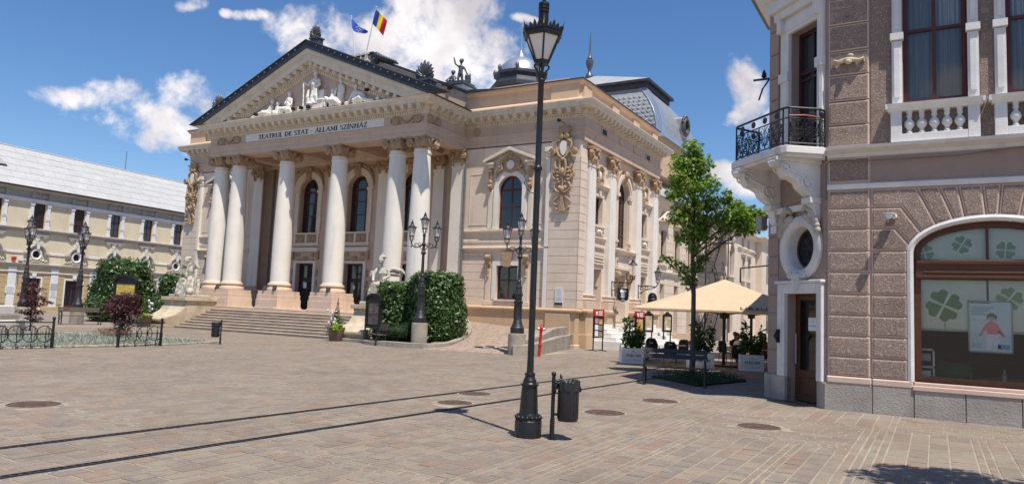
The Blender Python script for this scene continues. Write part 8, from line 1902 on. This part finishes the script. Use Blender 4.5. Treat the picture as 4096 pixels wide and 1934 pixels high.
build(br, 'branches', BARK, TR, 50); build(fo, 'crown', TREEL, TR, kind='stuff')
t = thing('ground_juniper', 'dark low juniper patch on the paving behind the bench', 'juniper', -5.3, 18.5)
mb = MB(); P = [(-6.35, 18.35), (-4.75, 16.95), (-4.2, 19.4), (-5.4, 20.4)]
mb.slab(P, .0, .05); build(mb, 'bed', HEDGED, t)
mb = MB()
for _ in range(3600):
    x, y = rnd.uniform(-6.5, -4.1), rnd.uniform(16.9, 20.4)
    if inpoly(x, y, P): leaf(mb, (x, y, rnd.uniform(.02, .2)), rnd.uniform(.10, .2), BLADE, rdir()+Vector((0, 0, .6)), rnd.uniform(0, 6.28))
build(mb, 'foliage', JUNI, t, kind='stuff')
# street tree outside the view whose shade falls on the paving, and the tip of a lime plant in the corner
TR2 = thing('tree', 'street tree to the right of the view whose leaves shade the paving', 'tree', 2.35, 7.5); M = wm(TR2)
mb = MB(M); mb.tube([(0, 0, 0), (0, .02, 2), (-.05, .05, 4), (-.2, .2, 5.4)], [.09, .08, .06, .02], 10); build(mb, 'trunk', BARK, TR2, 50)
mb = MB(M)
for c in ((-.4, .3, 5.0), (-.9, .2, 4.9), (.1, .5, 5.1), (-.6, .7, 5.2), (.4, .1, 5.0), (-.2, -.2, 5.3), (.7, .7, 5.2), (-.3, .9, 4.8)): cluster(mb, c, (.42, .42, .3), 130, .17, STAR, .8)
build(mb, 'crown', TREEL, TR2, kind='stuff')
# ---- cafe terrace
def parasol(label, x, y, ang, half, z0, z1, printed):
    t = thing('parasol', label, 'parasol', x, y, 0, ang, group='large beige cafe parasols'); M = wm(t)
    mb = MB(M); mb.box(-.055, .055, -.055, .055, .06, z1-.1); build(mb, 'pole', IRON, t, bevel=.008)
    mb = MB(M); mb.box(-.14, .14, -.14, .14, z0-.24, z0-.06); mb.box(-.45, .45, -.45, .45, .0, .07); build(mb, 'hub', IRON, t, bevel=.01)
    n = 8; rings = []
    for f in (0, .35, .7, 1.0):
        r = []
        for sd in range(4):
            for k in range(n):
                u = -1+2*k/n; a = R(90*sd); x_, y_ = half*f, half*f*u; sag = .06*math.sin(math.pi*f)+.05*f*(1-u*u)*0
                r.append((x_*math.cos(a)-y_*math.sin(a), x_*math.sin(a)+y_*math.cos(a), z1+(z0-z1)*f-sag*(1-.5*u*u)))
        rings.append(r)
    mb = MB(M); rings[0] = [(p_[0]*0+.04*math.cos(2*math.pi*i/32), .04*math.sin(2*math.pi*i/32), z1) for i, p_ in enumerate(rings[3])]
    e = [(p_[0], p_[1], p_[2]-.05) for p_ in rings[3]]
    mb.loft(rings+[e], caps=False); build(mb, 'canopy', CANVAS, t, 40)
    mb = MB(M)
    for k in range(8):
        a = R(45*k); q = half*(1.38 if k % 2 else 1)*.97; mb.tube([(0, 0, z0-.12), (q*.5*math.cos(a), q*.5*math.sin(a), z0+.12), (q*math.cos(a), q*math.sin(a), z0-.01)], .02, 5)
    build(mb, 'ribs', IRON, t)
    if printed:
        sl2 = math.atan2(z1-z0, half); MM = M @ Matrix.Translation((half*.33, -half*.965, z0+.02)) @ Matrix.Rotation(sl2, 4, 'X') @ Matrix.Translation((0, 0, .035))
        me = text_mesh('URSUS', .30, INK, .004, 'lettering', 'CENTER', 1.1); me.transform(Matrix.Shear('XY', 4, (.18, 0)) if False else Matrix.Identity(4)); put(me, 'lettering', MM, t)
p1 = Vector((-6.1, 24.75)); parasol('big beige parasol with a dark brand name, nearest of the cafe parasols', p1.x, p1.y, 14, 2.75, 1.82, 2.88, True)
q = pt(3005, 1300, 30.5); parasol('second beige parasol behind the nearest one, its pole between planter and pier', q.x, q.y, 14, 2.6, 1.86, 2.8, False)
q = pt(3130, 1300, 37); parasol('beige parasol farthest back on the terrace, half hidden by the brown building', q.x, q.y, 14, 2.6, 1.9, 2.85, False)
def planter(label, x, y, ang, w_, lean=0):
    t = thing('planter_box', label, 'planter', x, y, 0, ang, group='white planter boxes with wine lettering'); M = wm(t)
    mb = MB(M); mb.box(-w_/2, w_/2, 0, .34, 0, .50); b = build(mb, 'box', PLANTB, t, bevel=.006)
    mb = MB(M); mb.box(-w_/2+.02, w_/2-.02, .02, .32, .5, .505); build(mb, 'soil', HEDGED, t)
    l = MB(M); serif(l, 'PURCARI', .085, -w_*.29, .225, -.006, -.0015, w_*.62); build(l, 'lettering', INK, b)
    l = MB(M); serif(l, 'NOCTURNE', .05, -w_*.31, .10, -.006, -.0015, w_*.66); build(l, 'lettering', GREYT, b)
    l = MB(M); l.prism([(-.16, .35), (0, .40), (.17, .35), (.1, .36), (0, .375), (-.1, .36)], -.004, -.0015); l.prism([(-.05, .40), (0, .44), (.05, .40)], -.004, -.0015); l.box(-.08, .09, -.004, -.0015, .195, .20); build(l, 'emblem', GREYT, b)
    mb = MB(M); st = MB(M)
    for k in range(11):
        u = -w_/2+.08+(w_-.16)*k/10; h = rnd.uniform(.3, 1.0); x1, y1 = u+rnd.uniform(-.15, .15), .17+rnd.uniform(-.15, .1)
        st.tube([(u, .17, .48), ((u+x1)/2, .17, .5+h*.5), (x1, y1, .5+h)], [.012, .009, .004], 5)
        for i in range(34):
            f = rnd.uniform(.1, 1.05); c = Vector((u+(x1-u)*f, .17+(y1-.17)*f, .5+h*f)); leaf(mb, c+rdir()*.05, rnd.uniform(.10, .19), OVAL, rdir()+Vector((0, 0, .5)), rnd.uniform(0, 6.28))
    build(st, 'stems', BARK, t, 40); build(mb, 'foliage', HEDGE, t, kind='stuff')
planter('white planter box with a wine name, leftmost by the theatre steps', -8.53, 22.8, 37, .77); planter('white planter box half hidden behind the bench and the tree trunk', -6.22, 22.62, 37, .78); planter('white planter box with a wine name in the shade of the brown building', -4.9, 23.4, 20, .72)
def chair(label):
    t = thing('cafe_chair', label, 'chair', group='dark rattan chairs on the cafe terrace')
    mb = MB(); mb.box(-.19, .19, -.19, .19, .34, .37); build(mb, 'seat', BLACK, t, bevel=.01)
    mb = MB(); mb.loft([[(-.19, .17, .36), (0, .21, .36), (.19, .17, .36), (.19, .20, .36), (0, .24, .36), (-.19, .20, .36)], [(-.2, .2, .66), (0, .26, .66), (.2, .2, .66), (.2, .23, .66), (0, .29, .66), (-.2, .23, .66)], [(-.13, .24, .76), (0, .28, .77), (.13, .24, .76), (.13, .27, .76), (0, .31, .77), (-.13, .27, .76)]]); build(mb, 'backrest', BLACK, t)
    mb = MB(); mb.box(-.06, .06, .305, .315, .66, .69); build(mb, 'back_slot', GREYT, t)
    for sx in (-1, 1):
        for sy in (-1, 1): mb = MB(); mb.tube([(sx*.17, sy*.17, .35), (sx*.2, sy*.2, 0)], .012, 6); build(mb, 'leg', PIPE, t)
        mb = MB(); mb.tube([(sx*.2, .2, .55), (sx*.23, 0, .54), (sx*.22, -.17, .5), (sx*.2, -.18, .36)], .014, 6); build(mb, 'armrest', BLACK, t)
    return t
c0_ = chair('dark rattan chair directly right of the leftmost planter box'); place(c0_, -8.35, 24.15, 0, 190)
for x, y, a, l in ((-7.6, 23.7, 200, 'dark rattan chair showing its back between the two left planters'), (-8.9, 25.6, 20, 'dark rattan chair facing the square on the far side of the left table'), (-7.9, 25.9, 350, 'dark rattan chair on the far side of the second table'), (-7.1, 25.2, 100, 'dark rattan chair side on beside the second table'), (-9.6, 25.0, 270, 'dark rattan chair at the theatre side of the left table'), (-5.55, 24.3, 200, 'dark rattan chair under the seated man in the white shirt'), (-5.2, 26.0, 20, 'dark rattan chair behind the shaded planter'), (-6.6, 27.2, 60, 'dark rattan chair far back under the parasols')): dup(c0_, x, y, 0, a, l)
def table(label):
    t = thing('cafe_table', label, 'table', group='small cafe tables under the parasols')
    mb = MB(); mb.box(-.33, .33, -.33, .33, .585, .61); build(mb, 'top', PANEL, t, bevel=.008)
    mb = MB(); mb.tube([(0, 0, .585), (0, 0, .03)], .03, 8); mb.box(-.22, .22, -.03, .03, 0, .03); mb.box(-.03, .03, -.22, .22, 0, .032); build(mb, 'pedestal', IRON, t); return t
t0_ = table('small cafe table next to the leftmost planter box'); place(t0_, -8.75, 24.85, 0, 20); dup(t0_, -7.75, 24.85, 0, 15, 'small cafe table behind the half hidden planter'); dup(t0_, -5.0, 24.7, 0, 20, 'small cafe table where the people sit in the shade')
def person(label, x, y, ang, shirt, legs, hair, seat=True, s=.82, skin=None, longhair=False):
    t = thing('person', label, 'person', x, y, 0, ang, group='people sitting at the cafe'); M = wm(t) @ Matrix.Scale(s, 4); SKN = skin or bpy.data.materials['skin']
    hip = .46 if seat else .92; k = hip-.46
    arms = [([(q*.19, 0, 1.0+k), (q*.25, -.1, .78+k), (q*.16, -.34, .72+k)], [.05, .042, .034]) for q in (-1, 1)]
    hands = [([(q*.16, -.34, .72+k), (q*.13, -.42, .72+k)], [.036, .04]) for q in (-1, 1)]+[([(q*.13+.018*(i-1.5), -.42, .72+k), (q*.13+.022*(i-1.5), -.48, .715+k), (q*.13+.02*(i-1.5), -.51, .69+k)], .0115) for q in (-1, 1) for i in range(4)]+[([(q*.10, -.38, .72+k), (q*.07, -.43, .70+k)], .013) for q in (-1, 1)]
    sculpt('body', SKN, t, M, [([(0, 0, hip), (0, 0, .75+k), (0, 0, 1.02+k)], [.14, .12, .13]), ([(0, 0, 1.02+k), (0, -.01, 1.16+k)], [.06, .052])]+arms+hands+[([(q*.09, 0, hip), (q*.11, -.38 if seat else -.02, hip if seat else .5), (q*.11, -.40 if seat else .02, .08), (q*.11, -.52 if seat else -.1, .04)], [.085, .065, .045, .035]) for q in (-1, 1)], [((0, -.02, 1.27+k), (.082, .10, .115)), ((0, -.12, 1.25+k), (.015, .022, .018)), ((.085, 0, 1.26+k), (.015, .025, .03)), ((-.085, 0, 1.26+k), (.015, .025, .03)), ((0, -.10, 1.20+k), (.035, .02, .012))], .016, 2)
    sculpt('shirt', shirt, t, M, [([(0, 0, hip-.02), (0, 0, .75+k), (0, 0, 1.0+k), (0, 0, 1.08+k)], [.165, .15, .155, .075]), ([(-.12, 0, 1.02+k), (.12, 0, 1.02+k)], .075)]+[([(q*.17, 0, 1.02+k), (q*.24, -.07, .84+k)], [.066, .062]) for q in (-1, 1)], [], .02, 2)
    sculpt('trousers', legs, t, M, [([(q*.08, .02, hip), (q*.11, -.38 if seat else -.02, hip if seat else .5), (q*.11, -.40 if seat else .02, .12)], [.11, .08, .062]) for q in (-1, 1)], [((0, .02, hip), (.16, .13, .1))], .02, 2)
    hb = [((0, .015, 1.31+k), (.092, .105, .10))]+([((0, .06, 1.2+k), (.10, .07, .16))] if longhair else [])
    sculpt('hair', hair, t, M, [], hb, .014, 1)
    mb = MB(M)
    for q in (-1, 1): mb.ball((q*.032, -.113, 1.285+k), (.012, .008, .008), 6, 4)
    build(mb, 'eyes', INK, t); return t
flat('skin', (.42, .24, .17), .6); BH, DH_, WS, BS, JN, GN = flat('brown_hair', (.06, .03, .02), .6), flat('dark_hair', (.015, .012, .01), .6), flat('white_shirt', (.70, .70, .72), .8), flat('black_shirt', (.012, .012, .014), .8), flat('blue_jeans', (.08, .14, .26), .8), flat('brown_top', (.16, .07, .04), .8)
person('man in a white shirt and jeans seated with his back to the square', -5.55, 24.28, 115, WS, JN, BH)
person('woman with brown hair in a brown top seated opposite the man in white', -4.95, 25.45, -10, GN, BS, BH, longhair=True)
person('person in dark clothes seated behind the nearest parasol pole', -6.0, 25.9, 40, BS, JN, DH_)
q = pt(3058, 1480, 25.4); person('man in black standing beside the shaded planter at the building edge', -4.05, 23.9, 75, BS, BS, DH_, False, .80)
# ---- fixings seen past the corner of the brown building, far red roof
q = pt(3046, 890, 17.2); mb = MB(fr(q.x, q.y, -30, q.z-.18)); mb.box(-.09, .09, -.1, .1, 0, .33); SPK = tag(build(mb, 'wall_box', mat('grey_box', (.34, .33, .32), .5, .1, 4), bevel=.01), 'grey metal box hanging off the left edge of the brown building', 'box')
mb = MB(); mb.box(q.x, -3.0, q.y-.02, q.y+.02, q.z+.1, q.z+.15); build(mb, 'arm', PIPE, SPK)
a, b = pt(2962, 1072, 17.4), pt(3085, 1060, 17.0); mb = MB(); mb.tube([a, b], .018, 6); mb.tube([a, a-Vector((0, 0, .35))], .02, 6); tag(build(mb, 'banner_rod', PIPE), 'thin grey rod sticking out from the side of the brown building', 'rod')
HR_ = thing('red_roofed_house', 'far house with an orange tiled roof at the end of the street', 'house', -18, 118)
q = pt(3090, 1200, 112); M = fr(q.x, q.y, 10)
mb = MB(M); mb.box(-6, 10, 0, 10, 0, 6.4); build(mb, 'wall', mat('pale_house_wall', (.5, .5, .5), .8), HR_)
mb = MB(M); mb.loft([[(-6.6, -.6, 6.4), (10.6, -.6, 6.4), (10.6, 10.6, 6.4), (-6.6, 10.6, 6.4)], [(-5.5, 5, 10.2), (9, 5, 10.2), (9, 5.2, 10.2), (-5.5, 5.2, 10.2)]]); build(mb, 'roof', mat('orange_tiles', (.45, .13, .05), .8, .2, 3), HR_)
mb = MB(M); mb.box(-4.5, -3.5, 1.0, 1.6, 6.8, 7.6); build(mb, 'roof_window', GLASS, HR_)
